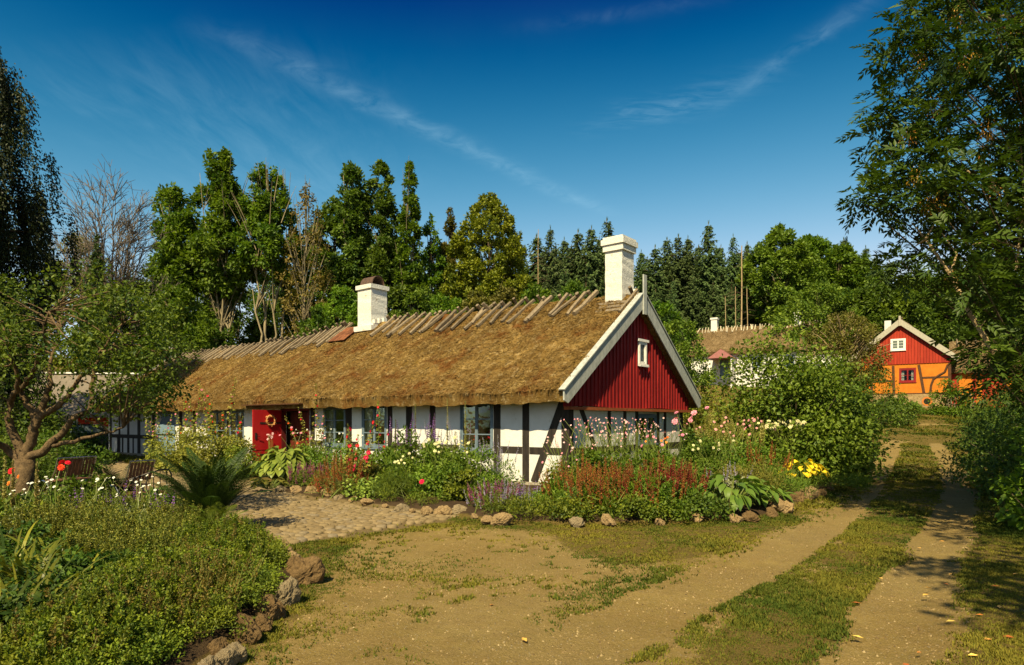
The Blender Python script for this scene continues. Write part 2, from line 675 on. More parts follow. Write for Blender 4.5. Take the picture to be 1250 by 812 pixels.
def mat_ground():
    m, nt, out = new_mat('earth_and_turf')
    g = NG(nt)
    co = g.coords('Object')
    za = g.n('ShaderNodeAttribute', attribute_name='zone')
    sep = g.n('ShaderNodeSeparateColor')
    g.l(za.outputs['Color'], sep.inputs[0])
    dirt, soil, cob = sep.outputs[0], sep.outputs[1], sep.outputs[2]
    n_big = g.noise(co, 0.7, 5)
    n_mid = g.noise(co, 5, 6, 0.7)
    n_fine = g.noise(co, 45, 6, 0.75)
    v = g.n('ShaderNodeTexVoronoi')
    g.l(co, v.inputs['Vector'])
    v.inputs['Scale'].default_value = 38
    peb = g.rng(v.outputs['Distance'], 0.12, 0.3, 1, 0)
    vc = g.n('ShaderNodeSeparateColor')
    g.l(v.outputs['Color'], vc.inputs[0])
    peb = g.mth('MULTIPLY', peb, g.rng(vc.outputs[0], 0.62, 0.7))
    sand = g.mix(g.rng(n_big, 0.3, 0.7), (0.178, 0.122, 0.029), (0.268, 0.194, 0.055))
    sand = g.mix(g.rng(n_mid, 0.35, 0.75, 0, 0.65), sand, (0.165, 0.098, 0.026))
    sand = g.mix(g.rng(n_fine, 0.45, 0.75, 0, 0.75), sand, (0.33, 0.235, 0.115))
    sand = g.mix(g.rng(n_fine, 0.42, 0.28, 0, 0.8), sand, (0.075, 0.048, 0.018))
    n_pat = g.noise(co, 1.9, 6, 0.7)
    sand = g.mix(g.rng(n_pat, 0.50, 0.66, 0, 0.55), sand, (0.165, 0.118, 0.030))
    n_wide = g.noise(co, 0.33, 5, 0.6)
    sand = g.mix(g.rng(n_wide, 0.42, 0.62, 0, 0.3), sand, (0.205, 0.155, 0.068))
    n_grit = g.noise(co, 120, 4, 0.8)
    sand = g.mix(g.rng(n_grit, 0.56, 0.70, 0, 0.7), sand, (0.42, 0.33, 0.19))
    sand = g.mix(g.rng(n_grit, 0.42, 0.32, 0, 0.7), sand, (0.07, 0.045, 0.018))
    sand = g.mix(peb, sand, g.mix(vc.outputs[1], (0.12, 0.09, 0.055), (0.45, 0.38, 0.27)))
    n_tf = g.noise(co, 85, 5, 0.8)
    turf = g.mix(g.rng(n_mid, 0.3, 0.7), (0.062, 0.056, 0.009), (0.125, 0.088, 0.018))
    turf = g.mix(g.rng(n_tf, 0.40, 0.62, 0.0, 0.85), turf, (0.17, 0.112, 0.035))
    turf = g.mix(g.rng(n_tf, 0.46, 0.36, 0.0, 0.9), turf, (0.022, 0.022, 0.005))
    earth = g.mix(g.rng(n_mid, 0.3, 0.7), (0.035, 0.022, 0.012), (0.07, 0.045, 0.022))
    f = g.mth('ADD', dirt, g.mth('MULTIPLY', g.mth('SUBTRACT', g.mth('ADD', g.mth('MULTIPLY', n_mid, 0.6), g.mth('MULTIPLY', n_fine, 0.4)), 0.5), 1.3))
    col = g.mix(g.rng(f, 0.38, 0.60), turf, sand)
    col = g.mix(g.rng(g.mth('ADD', cob, g.mth('MULTIPLY', g.mth('SUBTRACT', n_mid, 0.5), 0.6)), 0.3, 0.6), col, (0.15, 0.108, 0.048))
    col = g.mix(g.rng(g.mth('ADD', soil, g.mth('MULTIPLY', g.mth('SUBTRACT', n_mid, 0.5), 0.5)), 0.4, 0.6), col, earth)
    h = g.mth('ADD', g.mth('MULTIPLY', n_fine, 0.8), g.mth('ADD', g.mth('MULTIPLY', n_mid, 1.0), g.mth('MULTIPLY', peb, 0.35)))
    nm = g.bump(h, 0.9, 0.035)
    g.l(g.bsdf(col, 0.95, nm, Specular_IOR_Level=0.12), out.inputs['Surface'])
    return m


def build_ground():
    def axis(lo, hi, a, b, st, gr):
        mid = np.arange(a, b, st)
        r, s, x = [], st, b
        while x < hi:
            r.append(x)
            s *= gr
            x += s
        l, s, x = [], st, a - st
        while x > lo:
            l.append(x)
            s *= gr
            x -= s
        return np.array(l[::-1] + list(mid) + r)
    xs = axis(-900, 900, -9, 13, 0.13, 1.09)
    ys = axis(-60, 1500, 2.5, 20, 0.12, 1.06)
    X, Y = np.meshgrid(xs, ys)
    d, s, c = zones(X, Y)
    near = sstep(40, 20, Y)
    Z = hill(X, Y) + near * ((fbm(X * 0.8, Y * 0.8, 21) - 0.5) * 0.05 + (fbm(X * 4, Y * 4, 22) - 0.5) * 0.025) - near * 0.03
    Z = Z - 0.035 * near * sstep(0.5, 0.1, seg_dist(X, Y, RUT_R)) - 0.03 * near * sstep(0.6, 0.2, seg_dist(X, Y, RUT_L))
    Z = Z + near * s * (0.07 + 0.06 * fbm(X * 2, Y * 2, 8))
    ny, nx = X.shape
    i, j = np.meshgrid(np.arange(ny - 1), np.arange(nx - 1), indexing='ij')
    b = i * nx + j
    f = np.stack([b, b + 1, b + nx + 1, b + nx], -1).reshape(-1, 4)
    mb = MB()
    mb.add(np.stack([X, Y, Z], -1), f)
    o = structure(mb.build('ground', mat_ground(), smooth=True))
    at_ = o.data.attributes.new('zone', 'FLOAT_COLOR', 'POINT')
    q = np.stack([d, s, c, np.ones_like(d)], -1).reshape(-1).astype(np.float32)
    at_.data.foreach_set('color', q)


def build_cobbles():
    rng = np.random.default_rng(5)
    mb = MB()
    st = 0.15
    P = np.array(COBBLE)
    c, s = 0.80, -0.60
    n = 140
    uu, vv = np.meshgrid(np.arange(-n, n) * st * 1.12, np.arange(-n, n) * st)
    uu = uu + (np.arange(-n, n) % 2)[:, None] * st * 0.5
    uu = uu + rng.uniform(-0.035, 0.035, uu.shape)
    vv = vv + rng.uniform(-0.03, 0.03, vv.shape)
    X = P[:, 0].mean() + uu * c - vv * s
    Y = P[:, 1].mean() + uu * s + vv * c
    ok = in_poly(X, Y, COBBLE)
    ok &= seg_dist(X, Y, COBBLE + [COBBLE[0]]) > rng.uniform(0.0, 0.5, X.shape) * sstep(0.3, 0.7, fbm(X, Y, 9))
    X, Y = X[ok], Y[ok]
    k = len(X)
    an = np.linspace(0, 2 * np.pi, 8, endpoint=False) + np.pi / 8
    rad = st * 0.56 * rng.uniform(0.82, 1.12, (k, 8)) * (1 + 0.10 * np.cos(4 * (an - np.pi / 8)))[None]
    ph = math.atan2(s, c) + rng.uniform(-0.25, 0.25, k)
    ca, sa = np.cos(an[None] + ph[:, None]), np.sin(an[None] + ph[:, None])
    z0 = rng.uniform(-0.006, 0.006, k) + 0.006 + (fbm(X * 0.8, Y * 0.8, 31) - 0.5) * 0.06 - 0.01
    tx, ty = rng.uniform(-0.06, 0.06, (2, k))

    def ring(fr, dz):
        x, y = rad * fr * ca, rad * fr * sa
        return np.stack([X[:, None] + x, Y[:, None] + y, z0[:, None] + dz + x * tx[:, None] + y * ty[:, None]], -1)
    V = np.concatenate([ring(1.0, -0.06), ring(0.97, -0.006), ring(0.74, 0.004), ring(0.0, 0.008)[:, :1]], 1)
    base = np.arange(k)[:, None] * 25
    j = np.arange(8)
    j2 = (j + 1) % 8
    quads = np.concatenate([np.stack([j + 8 * r, j2 + 8 * r, j2 + 8 * r + 8, j + 8 * r + 8], 1) for r in (0, 1)])
    tris = np.stack([j + 16, j2 + 16, np.full(8, 24)], 1)
    t = rng.uniform(0, 1, k)
    mb.add(V, (base[:, None] + quads[None]).reshape(-1, 4), 0, np.repeat(t, 16))
    mb2n = mb.n
    mb.f.append((base[:, None] + tris[None]).reshape(-1, 3))
    mb.m.append(np.zeros(k * 8, int))
    mb.t.append(np.repeat(t, 8))
    m, nt, out = new_mat('cobble_stone')
    g = NG(nt)
    co = g.coords()
    col = g.ramp(g.tint(), [(0.0, (0.165, 0.118, 0.056)), (0.5, (0.215, 0.158, 0.078)), (0.8, (0.245, 0.18, 0.09)), (1.0, (0.185, 0.15, 0.10))])
    col = g.mix(g.rng(g.noise(co, 26, 6, 0.7), 0.4, 0.7, 0, 0.6), col, (0.12, 0.09, 0.045))
    g.l(g.bsdf(col, 0.85, g.bump(g.noise(co, 60, 5), 0.5, 0.01), Specular_IOR_Level=0.2), out.inputs['Surface'])
    o = structure(mb.build('cobbled_yard', m, smooth=True))


def build_grass():
    """short turf and weeds in the ground: nobody could count the blades"""
    rng = np.random.default_rng(17)
    Xs, Ys, Hs = [], [], []
    for (x0, x1, y0, y1, n, h) in ((-3.5, 6.5, 3.8, 7, 210000, 0.013), (-5.5, 9.0, 7, 11, 190000, 0.015), (-8, 14, 11, 18, 150000, 0.022), (-6, 26, 18, 34, 140000, 0.042), (14, 36, 34, 50, 60000, 0.08), (-28, -14, 22, 42, 16000, 0.09)):
        X = rng.uniform(x0, x1, n)
        Y = rng.uniform(y0, y1, n)
        d, s, c = zones(X, Y)
        cl = fbm(X * 7.0, Y * 7.0, 41, 4)
        cl2 = fbm(X * 1.1, Y * 1.1, 43, 3)
        ml, mr = seg_dist(X, Y, RUT_L), seg_dist(X, Y, RUT_R)
        dens = np.clip((1 - d) * 1.1 - 0.05, 0, 1) * (0.22 + 0.78 * sstep(0.34, 0.60, cl)) * (0.35 + 0.65 * sstep(0.30, 0.62, cl2))
        fleck = sstep(0.52, 0.68, cl) * sstep(0.40, 0.62, cl2)                     # flecks out on the sand
        dens = np.maximum(dens, 0.20 * fleck * (d > 0.3) * (ml > 0.5) * (mr > 0.36))
        between = sstep(1.9, 1.2, np.abs(ml - mr) + 0.6 * np.minimum(ml, mr)) * (np.minimum(ml, mr) > 0.34)
        dens = np.maximum(dens, 0.75 * between * sstep(0.34, 0.58, cl) * (0.35 + 0.65 * sstep(0.25, 0.5, cl2)))
        edge = seg_dist(X, Y, BED_FRONT[:8])
        dens = np.maximum(dens, 0.8 * sstep(0.7, 0.05, edge) * sstep(0.40, 0.58, cl))
        edge2 = seg_dist(X, Y, BED_HOUSE[:12])
        dens = np.maximum(dens, 0.8 * sstep(1.0, 0.1, edge2) * sstep(0.36, 0.56, cl) * (X > -1.5))
        dens = dens * (s < 0.4) * np.where(c > 0.5, 0.10 * sstep(0.5, 0.6, cl), 1)
        ok = rng.uniform(0, 1, n) < dens
        Xs.append(X[ok])
        Ys.append(Y[ok])
        Hs.append(np.full(ok.sum(), h) * (0.6 + 0.9 * sstep(0.4, 0.7, cl2[ok]) + 1.1 * sstep(0.35, 0.05, np.minimum(edge[ok], edge2[ok]))))
    X, Y, H = map(np.concatenate, (Xs, Ys, Hs))
    k = len(X)
    m = 3
    Xb = np.repeat(X, m) + rng.normal(0, 0.016, k * m)
    Yb = np.repeat(Y, m) + rng.normal(0, 0.016, k * m)
    Hb = np.repeat(H, m) * rng.uniform(0.5, 1.5, k * m)
    az = rng.uniform(0, 2 * np.pi, k * m)
    ln = rng.uniform(0.25, 1.7, k * m) * Hb
    P = np.stack([Xb, Yb, hill(Xb, Yb) - 0.035], -1)
    P[:, 2] += (fbm(Xb * 0.8, Yb * 0.8, 21) - 0.5) * 0.05
    w = (0.0022 + 0.00085 * Yb) * rng.uniform(0.7, 1.5, k * m)
    D = np.stack([np.cos(az), np.sin(az), np.zeros(k * m)], -1)
    S = np.stack([-np.sin(az), np.cos(az), np.zeros(k * m)], -1) * w[:, None]
    tip = P + D * ln[:, None] + np.array([0, 0, 1.0]) * (Hb + 0.010)[:, None]
    V = np.stack([P - S, P + S, tip], 1)
    tn = np.clip(0.38 + (fbm(Xb * 0.9, Yb * 0.9, 51) - 0.5) * 1.7 + rng.normal(0, 0.2, k * m), 0, 1)
    mb = MB()
    mb.add(V, np.arange(k * m * 3).reshape(-1, 3), 0, tn)
    mat = mat_leaf('turf_blade', (0.032, 0.048, 0.006), (0.112, 0.092, 0.013), 0.25, 0.7, spec=0.08)
    o = mb.build('grass', mat)
    o['kind'] = 'stuff'
    o['label'] = 'short patchy grass along and between the wheel ruts'


def build_gravel():
    """loose grit and pebbles on the bare sand"""
    rng = np.random.default_rng(19)
    Xs, Ys = [], []
    for (x0, x1, y0, y1, n) in ((-3.0, 4.5, 3.8, 7.5, 15000), (-3.5, 7.5, 7.5, 13, 11000), (3, 16, 13, 24, 4000)):
        X, Y = rng.uniform(x0, x1, n), rng.uniform(y0, y1, n)
        d, s, c = zones(X, Y)
        ok = (d > 0.45) & (s < 0.2) & (c < 0.4) & (rng.uniform(0, 1, n) < 0.25 + 0.75 * sstep(0.4, 0.65, fbm(X * 2.2, Y * 2.2, 61)))
        Xs.append(X[ok])
        Ys.append(Y[ok])
    X, Y = np.concatenate(Xs), np.concatenate(Ys)
    k = len(X)
    r = 0.0035 + 0.010 * rng.uniform(0, 1, k) ** 5 + 0.0006 * Y * rng.uniform(0, 1, k)
    Z = hill(X, Y) + (fbm(X * 0.8, Y * 0.8, 21) - 0.5) * 0.05 + (fbm(X * 4, Y * 4, 22) - 0.5) * 0.025 - 0.03
    Z = Z - 0.035 * sstep(0.5, 0.1, seg_dist(X, Y, RUT_R)) - 0.03 * sstep(0.6, 0.2, seg_dist(X, Y, RUT_L))
    an = np.linspace(0, 2 * np.pi, 6)[:-1]
    rr = r[:, None] * rng.uniform(0.7, 1.25, (k, 5))
    ring = np.stack([X[:, None] + rr * np.cos(an), Y[:, None] + rr * np.sin(an), np.repeat((Z - 0.002)[:, None], 5, 1)], -1)
    top = np.stack([X + rng.normal(0, .2, k) * r, Y + rng.normal(0, .2, k) * r, Z + r * rng.uniform(0.5, 1.0, k)], -1)
    V = np.concatenate([ring, top[:, None]], 1)
    b = np.arange(k)[:, None, None] * 6
    j = np.arange(5)
    f = b + np.stack([j, (j + 1) % 5, np.full(5, 5)], 1)[None]
    mb = MB()
    mb.add(V, f.reshape(-1, 3), 0, np.repeat(rng.uniform(0, 1, k), 5))
    m, nt, out = new_mat('grit')
    g = NG(nt)
    g.l(g.bsdf(g.ramp(g.tint(), [(0.0, (0.06, 0.04, 0.02)), (0.35, (0.17, 0.115, 0.05)), (0.8, (0.25, 0.18, 0.08)), (1.0, (0.33, 0.25, 0.13))]), 0.9, None, Specular_IOR_Level=0.15), out.inputs['Surface'])
    o = mb.build('gravel', m)
    o['kind'] = 'stuff'
    o['label'] = 'loose grit and small pebbles on the bare sandy track'


build_gravel()
build_ground()
build_cobbles()
build_grass()
# ------------------------------------------------------------------ buildings
def mat_thatch(name, a, b, c, rust=None, moss=True):
    m, nt, out = new_mat(name)
    g = NG(nt)
    co = g.coords('Object')
    n1 = g.noise(co, 0.8, 6, 0.7)
    n2 = g.noise(co, 11, 6, 0.8)
    n3 = g.noise(co, 3.2, 6, 0.75)
    col = g.ramp(g.mth('ADD', g.mth('MULTIPLY', g.tint(), 0.62), g.mth('MULTIPLY', n2, 0.42)), [(0.12, c), (0.5, a), (0.9, b)])
    if moss:
        col = g.mix(g.rng(n3, 0.56, 0.68, 0, 0.6), col, (0.20, 0.135, 0.018))
    if rust:
        n5 = g.noise(co, 0.45, 4, 0.6)
        col = g.mix(g.rng(n5, 0.44, 0.60, 0, 0.5), col, (0.13, 0.075, 0.022))
        n4 = g.noise(co, 5.5, 7, 0.8)
        col = g.mix(g.rng(n4, 0.54, 0.66, 0, 0.7), col, (0.40, 0.31, 0.16))
        col = g.mix(g.rng(n4, 0.46, 0.34, 0, 0.75), col, (0.085, 0.048, 0.014))
        col = g.mix(g.mth('MULTIPLY', g.rng(n1, 0.52, 0.64, 0, 0.75), g.rng(n3, 0.38, 0.52)), col, rust)
    nm = g.bump(g.noise(co, 22, 8, 0.8), 1.0, 0.05)
    g.l(g.bsdf(col, 0.95, nm, Specular_IOR_Level=0.06), out.inputs['Surface'])
    return m


THATCH = mat_thatch('old_thatch', (0.215, 0.132, 0.038), (0.42, 0.285, 0.10), (0.075, 0.040, 0.011), (0.125, 0.042, 0.010))
THATCH2 = mat_thatch('grey_thatch', (0.17, 0.115, 0.055), (0.30, 0.22, 0.12), (0.08, 0.05, 0.02), None, False)
LOG = mat_rough('weathered_log', (0.10, 0.076, 0.046), (0.22, 0.172, 0.112), 14, 0.9, 0.6, 0.02, (1, 1, 0.3), tinted=True)
PLASTER = mat_rough('lime_plaster', (0.58, 0.57, 0.52), (0.68, 0.67, 0.62), 2.2, 0.9, 0.55, 0.03, None, 0.1, 8, spots=(2.6, 0.62, (0.42, 0.38, 0.29)))
CHIMNEY = mat_rough('chimney_limewash', (0.55, 0.54, 0.47), (0.68, 0.66, 0.60), 5, 0.9, 0.7, 0.03, None, 0.1, 8, spots=(5.0, 0.57, (0.36, 0.29, 0.18)))
TIMBER = mat_rough('tarred_timber', (0.012, 0.010, 0.008), (0.045, 0.034, 0.024), 9, 0.75, 0.6, 0.01, (1, 1, 0.25), 0.25)
RED = mat_rough('falu_red_board', (0.14, 0.005, 0.006), (0.27, 0.016, 0.013), 7, 0.7, 0.4, 0.006, (1, 1, 0.2), 0.2, tinted=True, spots=(3.0, 0.68, (0.13, 0.012, 0.010)))
RED_DOOR = mat_rough('glossy_red_door', (0.32, 0.006, 0.008), (0.40, 0.012, 0.012), 5, 0.5, 0.2, 0.004, (1, 1, 0.2), 0.35)
RED_BARN = mat_rough('barn_red', (0.42, 0.035, 0.012), (0.55, 0.055, 0.018), 8, 0.8, 0.4, 0.006, (1, 1, 0.2), 0.15)
GREYWOOD = mat_rough('flaking_grey_white_board', (0.25, 0.265, 0.24), (0.44, 0.45, 0.41), 11, 0.85, 0.6, 0.008, (1, 1, 0.5), 0.15, spots=(16, 0.60, (0.17, 0.14, 0.10)))
WINBLUE = mat_rough('blue_grey_paint', (0.095, 0.14, 0.175), (0.17, 0.215, 0.245), 12, 0.6, 0.2, 0.003)
WINBLUE2 = mat_rough('blue_door_paint', (0.12, 0.20, 0.27), (0.18, 0.26, 0.32), 12, 0.6, 0.2, 0.003)
WHITEWOOD = mat_rough('white_paint', (0.62, 0.60, 0.54), (0.80, 0.78, 0.72), 10, 0.6, 0.3, 0.004)
STONEGREY = mat_rough('plinth_stone', (0.22, 0.19, 0.14), (0.42, 0.37, 0.28), 5, 0.9, 0.7, 0.03)
GLASS = mat_glass()
TILE = mat_rough('clay_tile', (0.10, 0.036, 0.016), (0.20, 0.08, 0.035), 7, 0.9, 0.4, 0.01, tinted=True)
IRON = mat_plain('dark_iron', (0.03, 0.026, 0.022), 0.55, 0.4)
DARK = mat_plain('dark_interior', (0.012, 0.010, 0.008), 0.9)
CURTAIN = mat_plain('curtain_cloth', (0.62, 0.6, 0.55), 0.9)
ORANGE = mat_rough('ochre_plaster', (0.42, 0.125, 0.010), (0.54, 0.185, 0.018), 3, 0.9, 0.4, 0.02)
BROWN = mat_rough('brown_timber', (0.05, 0.022, 0.010), (0.10, 0.045, 0.018), 9, 0.8, 0.4, 0.01)
SLATE = mat_rough('grey_roof_sheet', (0.13, 0.105, 0.08), (0.19, 0.16, 0.12), 4, 0.85, 0.4, 0.02)


def lin(A, B):
    A, B = np.array(A, float), np.array(B, float)

    def tf(u, v, z):
        u, v, z = np.broadcast_arrays(np.asarray(u, float), np.asarray(v, float), np.asarray(z, float))
        return np.stack([u * A[0] + v * B[0], u * A[1] + v * B[1], z], -1)
    return tf


def thatch(root, tf, u0, u1, v0, v1, ze, zr, th, nstraw, seed, mat, du=0.12, back_n=14, amp=0.05, both=False, wid=0.024, ridge=None):
    """thatched roof part: a thick closed sheet over both slopes, with loose straw lying down the slope"""
    rng = np.random.default_rng(seed)
    vm = (v0 + v1) / 2
    nu = int((u1 - u0) / du) + 2
    U = np.linspace(u0, u1, nu)
    nf = 34
    t = np.linspace(0, 1, nf)
    pv = np.concatenate([[vm], [v0 + 0.30], [v0 + 0.05], v0 + (vm - v0) * t, vm + (v1 - vm) * np.linspace(0, 1, back_n)[1:], [v1 - 0.05], [v1 - 0.30]])
    pz = np.concatenate([[zr - th * 1.35], [ze - th * 0.86 + 0.12], [ze - th * 0.92], ze + (zr - ze) * t ** 0.985, zr - (zr - ze) * np.linspace(0, 1, back_n)[1:], [ze - th * 0.92], [ze - th * 0.86 + 0.12]])
    outer = np.concatenate([[0, 0, 0.6], np.ones(nf), np.ones(back_n - 1), [0.6], [0]])
    sl = (zr - ze) / (vm - v0)
    nrm = np.stack([-np.sign(vm - pv) * sl, np.ones_like(pv)], -1)
    nrm /= np.linalg.norm(nrm, axis=1)[:, None]
    ps = np.where(pv < vm, pv, 50 + pv)
    UU, SS = np.meshgrid(U, ps, indexing='ij')
    dsp = (fbm(UU * 0.55, SS * 0.55, seed, 3) - 0.5) * 3.2 * amp + (fbm(UU * 4.5, SS * 4.5, seed + 5, 4) - 0.5) * 1.9 * amp
    dsp = dsp * outer[None]
    sag = (fbm(U * 0.22, U * 0 + 3.3, seed + 9, 2) - 0.5) * 0.10
    if ridge:
        sag = sag + np.interp(U, *ridge)
    tw = np.clip((pz - ze) / (zr - ze), 0, 1)
    V = pv[None] + dsp * nrm[None, :, 0]
    Z = pz[None] + dsp * nrm[None, :, 1] + sag[:, None] * tw[None]
    lip = (fbm(U * 4, U * 0, seed + 2) - 0.5) * 0.10
    Z[:, 2] += lip
    Z[:, 1] += lip * 0.5
    n = len(pv)
    mb = MB()
    i, j = np.meshgrid(np.arange(nu - 1), np.arange(n), indexing='ij')
    j2 = (j + 1) % n
    f = np.stack([i * n + j, i * n + j2, (i + 1) * n + j2, (i + 1) * n + j], -1).reshape(-1, 4)
    tn = np.clip(0.30 + (fbm(UU[:-1] * 2.6, SS[:-1] * 2.0, seed + 4) - 0.5) * 1.2, 0, 1).ravel()
    mb.add(tf(np.broadcast_to(U[:, None], V.shape), V, Z), f, 0, tn)
    mb.f.append(np.array([list(range(n))]))
    mb.f.append(np.array([list(range((nu - 1) * n, nu * n))]))
    for _ in range(2):
        mb.m.append(np.array([0]))
        mb.t.append(np.array([0.4]))
    # loose straw
    for side in ((0, 1) if both else (0,)):
        k = nstraw
        su = rng.uniform(u0 + 0.03, u1 - 0.03, k)
        st = rng.uniform(0, 1, k) ** 0.97
        sv = v0 + (vm - v0) * st
        sz = ze + (zr - ze) * st
        q = (su - u0) / (u1 - u0) * (nu - 1)
        ii = np.clip(q.astype(int), 0, nu - 1)
        off = dsp[ii, np.clip(3 + (st * (nf - 1)).astype(int), 0, n - 1)]
        sz = sz + sag[ii] * st
        nn = np.array([-sl, 1.0]) / math.hypot(sl, 1)
        dn = np.array([-1.0, -sl]) / math.hypot(sl, 1)
        ang = rng.normal(0.1, 0.95, k)
        ln = rng.uniform(0.04, 0.12, k)
        w = wid * rng.uniform(0.5, 1.4, k)
        lift0, lift1 = rng.uniform(-0.005, 0.02, k), rng.uniform(0.010, 0.042, k)

        def pt(a, b, lift):
            # a: along the slope downwards, b: along the ridge
            v = sv + dn[0] * a + nn[0] * (off + lift)
            z = sz + dn[1] * a + nn[1] * (off + lift)
            if side:
                v = 2 * vm - v
            return tf(su + b, v, z)
        ca, sa = np.cos(ang), np.sin(ang)
        h = w / 2
        V4 = np.stack([pt(h * sa, -h * ca, lift0), pt(-h * sa, h * ca, lift0), pt(ln * ca - h * 0.4 * sa, ln * sa + h * 0.4 * ca, lift1), pt(ln * ca + h * 0.4 * sa, ln * sa - h * 0.4 * ca, lift1)], 1)
        cl = (fbm(su * 1.7, sv * 1.7, seed + 4) - 0.5) * 0.7 + (fbm(su * 7, sv * 7, seed + 6, 3) - 0.5) * 1.1
        mb.add(V4, np.arange(k * 4).reshape(-1, 4), 0, np.clip(0.46 + cl + rng.normal(0, 0.24, k), 0, 1))
    return mb.build('roof', mat, root)


def ridge_logs(roof, tf, u0, u1, vm, zr, sl, n, seed, ln=1.05, mat=None, name='ridge_log', r=0.045, skip=None, both=True, ridge=None):
    """split logs laid over the ridge, in crossing pairs"""
    rng = np.random.default_rng(seed)
    c = 1 / math.hypot(1, sl)
    for k in range(n):
        u = u0 + (u1 - u0) * (k + 0.5 + rng.uniform(-0.28, 0.28)) / n
        if skip and any(a < u < b for a, b in skip):
            continue
        dz_ = float(np.interp(u, *ridge)) if ridge else 0.0
        for side in ((-1, 1) if both else (-1,)):
            mb = MB()
            L = ln * rng.uniform(0.8, 1.15)
            up = rng.uniform(0.10, 0.26)
            du = rng.normal(0.06, 0.10)
            uu = u + side * 0.045
            a = tf(uu, vm + side * (-up) * c, zr + dz_ + 0.09 + up * sl * c)
            b = tf(uu + du, vm + side * L * c, zr + dz_ * 0.75 + 0.07 - L * sl * c)
            t = np.linspace(0, 1, 4)[:, None]
            mb.tube(a * (1 - t) + b * t + rng.normal(0, 0.012, (4, 3)), r * rng.uniform(0.75, 1.25), 5, 0, rng.uniform(0.2, 0.9))
            mb.build(name, mat or LOG, roof)


def wall_strip(mb, tf, a0, a1, t0, t1, z0, z1, openings, mat=0):
    """wall from a0 to a1, t0..t1 thick, with rectangular openings (a, b, za, zb)"""
    def bx(a, b, c, d):
        if b - a > 1e-4 and d - c > 1e-4:
            mb.box(a, b, t0, t1, c, d, mat, tf=tf)
    x = a0
    for a, b, za, zb in sorted(openings):
        bx(x, a, z0, z1)
        bx(a, b, z0, za)
        bx(a, b, zb, z1)
        x = b
    bx(x, a1, z0, z1)


def window(parent, tf, a, b, z0, z1, t, mat, cols=2, rows=3, fw=0.05, out=-1, name='window', curtain=False):
    """frame with casements (sub-parts) and one pane sheet; t = wall face, out = which way is outside along t"""
    mb = MB()
    f0, f1 = t + out * 0.02, t - out * 0.08
    for q in ((a, a + fw, z0, z1), (b - fw, b, z0, z1), (a + fw, b - fw, z1 - fw, z1), (a + fw, b - fw, z0, z0 + fw)):
        mb.box(q[0], q[1], f0, f1, q[2], q[3], tf=tf)
    w = mb.build(name, mat, parent)
    cw = (b - a - 2 * fw) / cols
    for k in range(cols):
        s = MB()
        x0, x1, y0, y1 = a + fw + k * cw + 0.003, a + fw + (k + 1) * cw - 0.003, z0 + fw + 0.003, z1 - fw - 0.003
        g0, g1, sw = t + out * 0.006, t - out * 0.035, 0.042
        for q in ((x0, x0 + sw, y0, y1), (x1 - sw, x1, y0, y1), (x0 + sw, x1 - sw, y1 - sw, y1), (x0 + sw, x1 - sw, y0, y0 + sw)):
            s.box(q[0], q[1], g0, g1, q[2], q[3], tf=tf)
        for r in range(1, rows):
            zz = y0 + (y1 - y0) * r / rows
            s.box(x0 + sw, x1 - sw, g0, g1 - out * -0.004, zz - 0.014, zz + 0.014, tf=tf)
        s.build('sash', mat, w)
        p = MB()
        p.box(x0 + sw - 0.004, x1 - sw + 0.004, t - out * 0.014, t - out * 0.018, y0 + sw - 0.004, y1 - sw + 0.004, tf=tf)
        p.build('pane', GLASS, w)
    s = MB()
    s.box(a - 0.03, b + 0.03, t + out * 0.06, t + out * 0.021, z0 - 0.045, z0 - 0.005, tf=tf)
    s.build('sill', mat, w)
    if curtain:
        for x0, x1 in ((a + fw, a + fw + (b - a) * 0.2), (b - fw - (b - a) * 0.2, b - fw)):
            n = 15
            xs = np.linspace(x0, x1, n)
            ys = t - out * (0.16 + 0.02 * np.sin(np.arange(n) * 1.9))
            c = MB()
            V = np.concatenate([tf(xs, ys, np.full(n, z0 + 0.05)), tf(xs, ys, np.full(n, z1 - 0.03))])
            i = np.arange(n - 1)
            c.add(V, np.stack([i, i + 1, i + n + 1, i + n], 1))
            c.build('curtain', CURTAIN, w)
    return w


# ---- the thatched half-timbered cottage
CB = (1.336, 15.41)
D1, D2 = (-0.7809, 0.6247), (0.6247, 0.7809)
cottage = thing('thatched_cottage', 'long white half-timbered cottage with mossy thatched roof, two white chimneys and dark red gable', 'cottage', (CB[0], CB[1], 0), math.atan2(-0.6247, 0.7809))
CT = lin((-1, 0), (0, 1))
WV, LU = 6.32, 27.3


def UX(px):
    k = (px - CX) / F
    return (CB[0] - CB[1] * k) / (0.7809 + 0.6247 * k)


def VX(px):
    k = (px - CX) / F
    return (CB[1] * k - CB[0]) / (0.6247 - 0.7809 * k)


def cot(u, v, z):
    """cottage coordinates to world"""
    return (CB[0] + D1[0] * u + D2[0] * v, CB[1] + D1[1] * u + D2[1] * v, z)


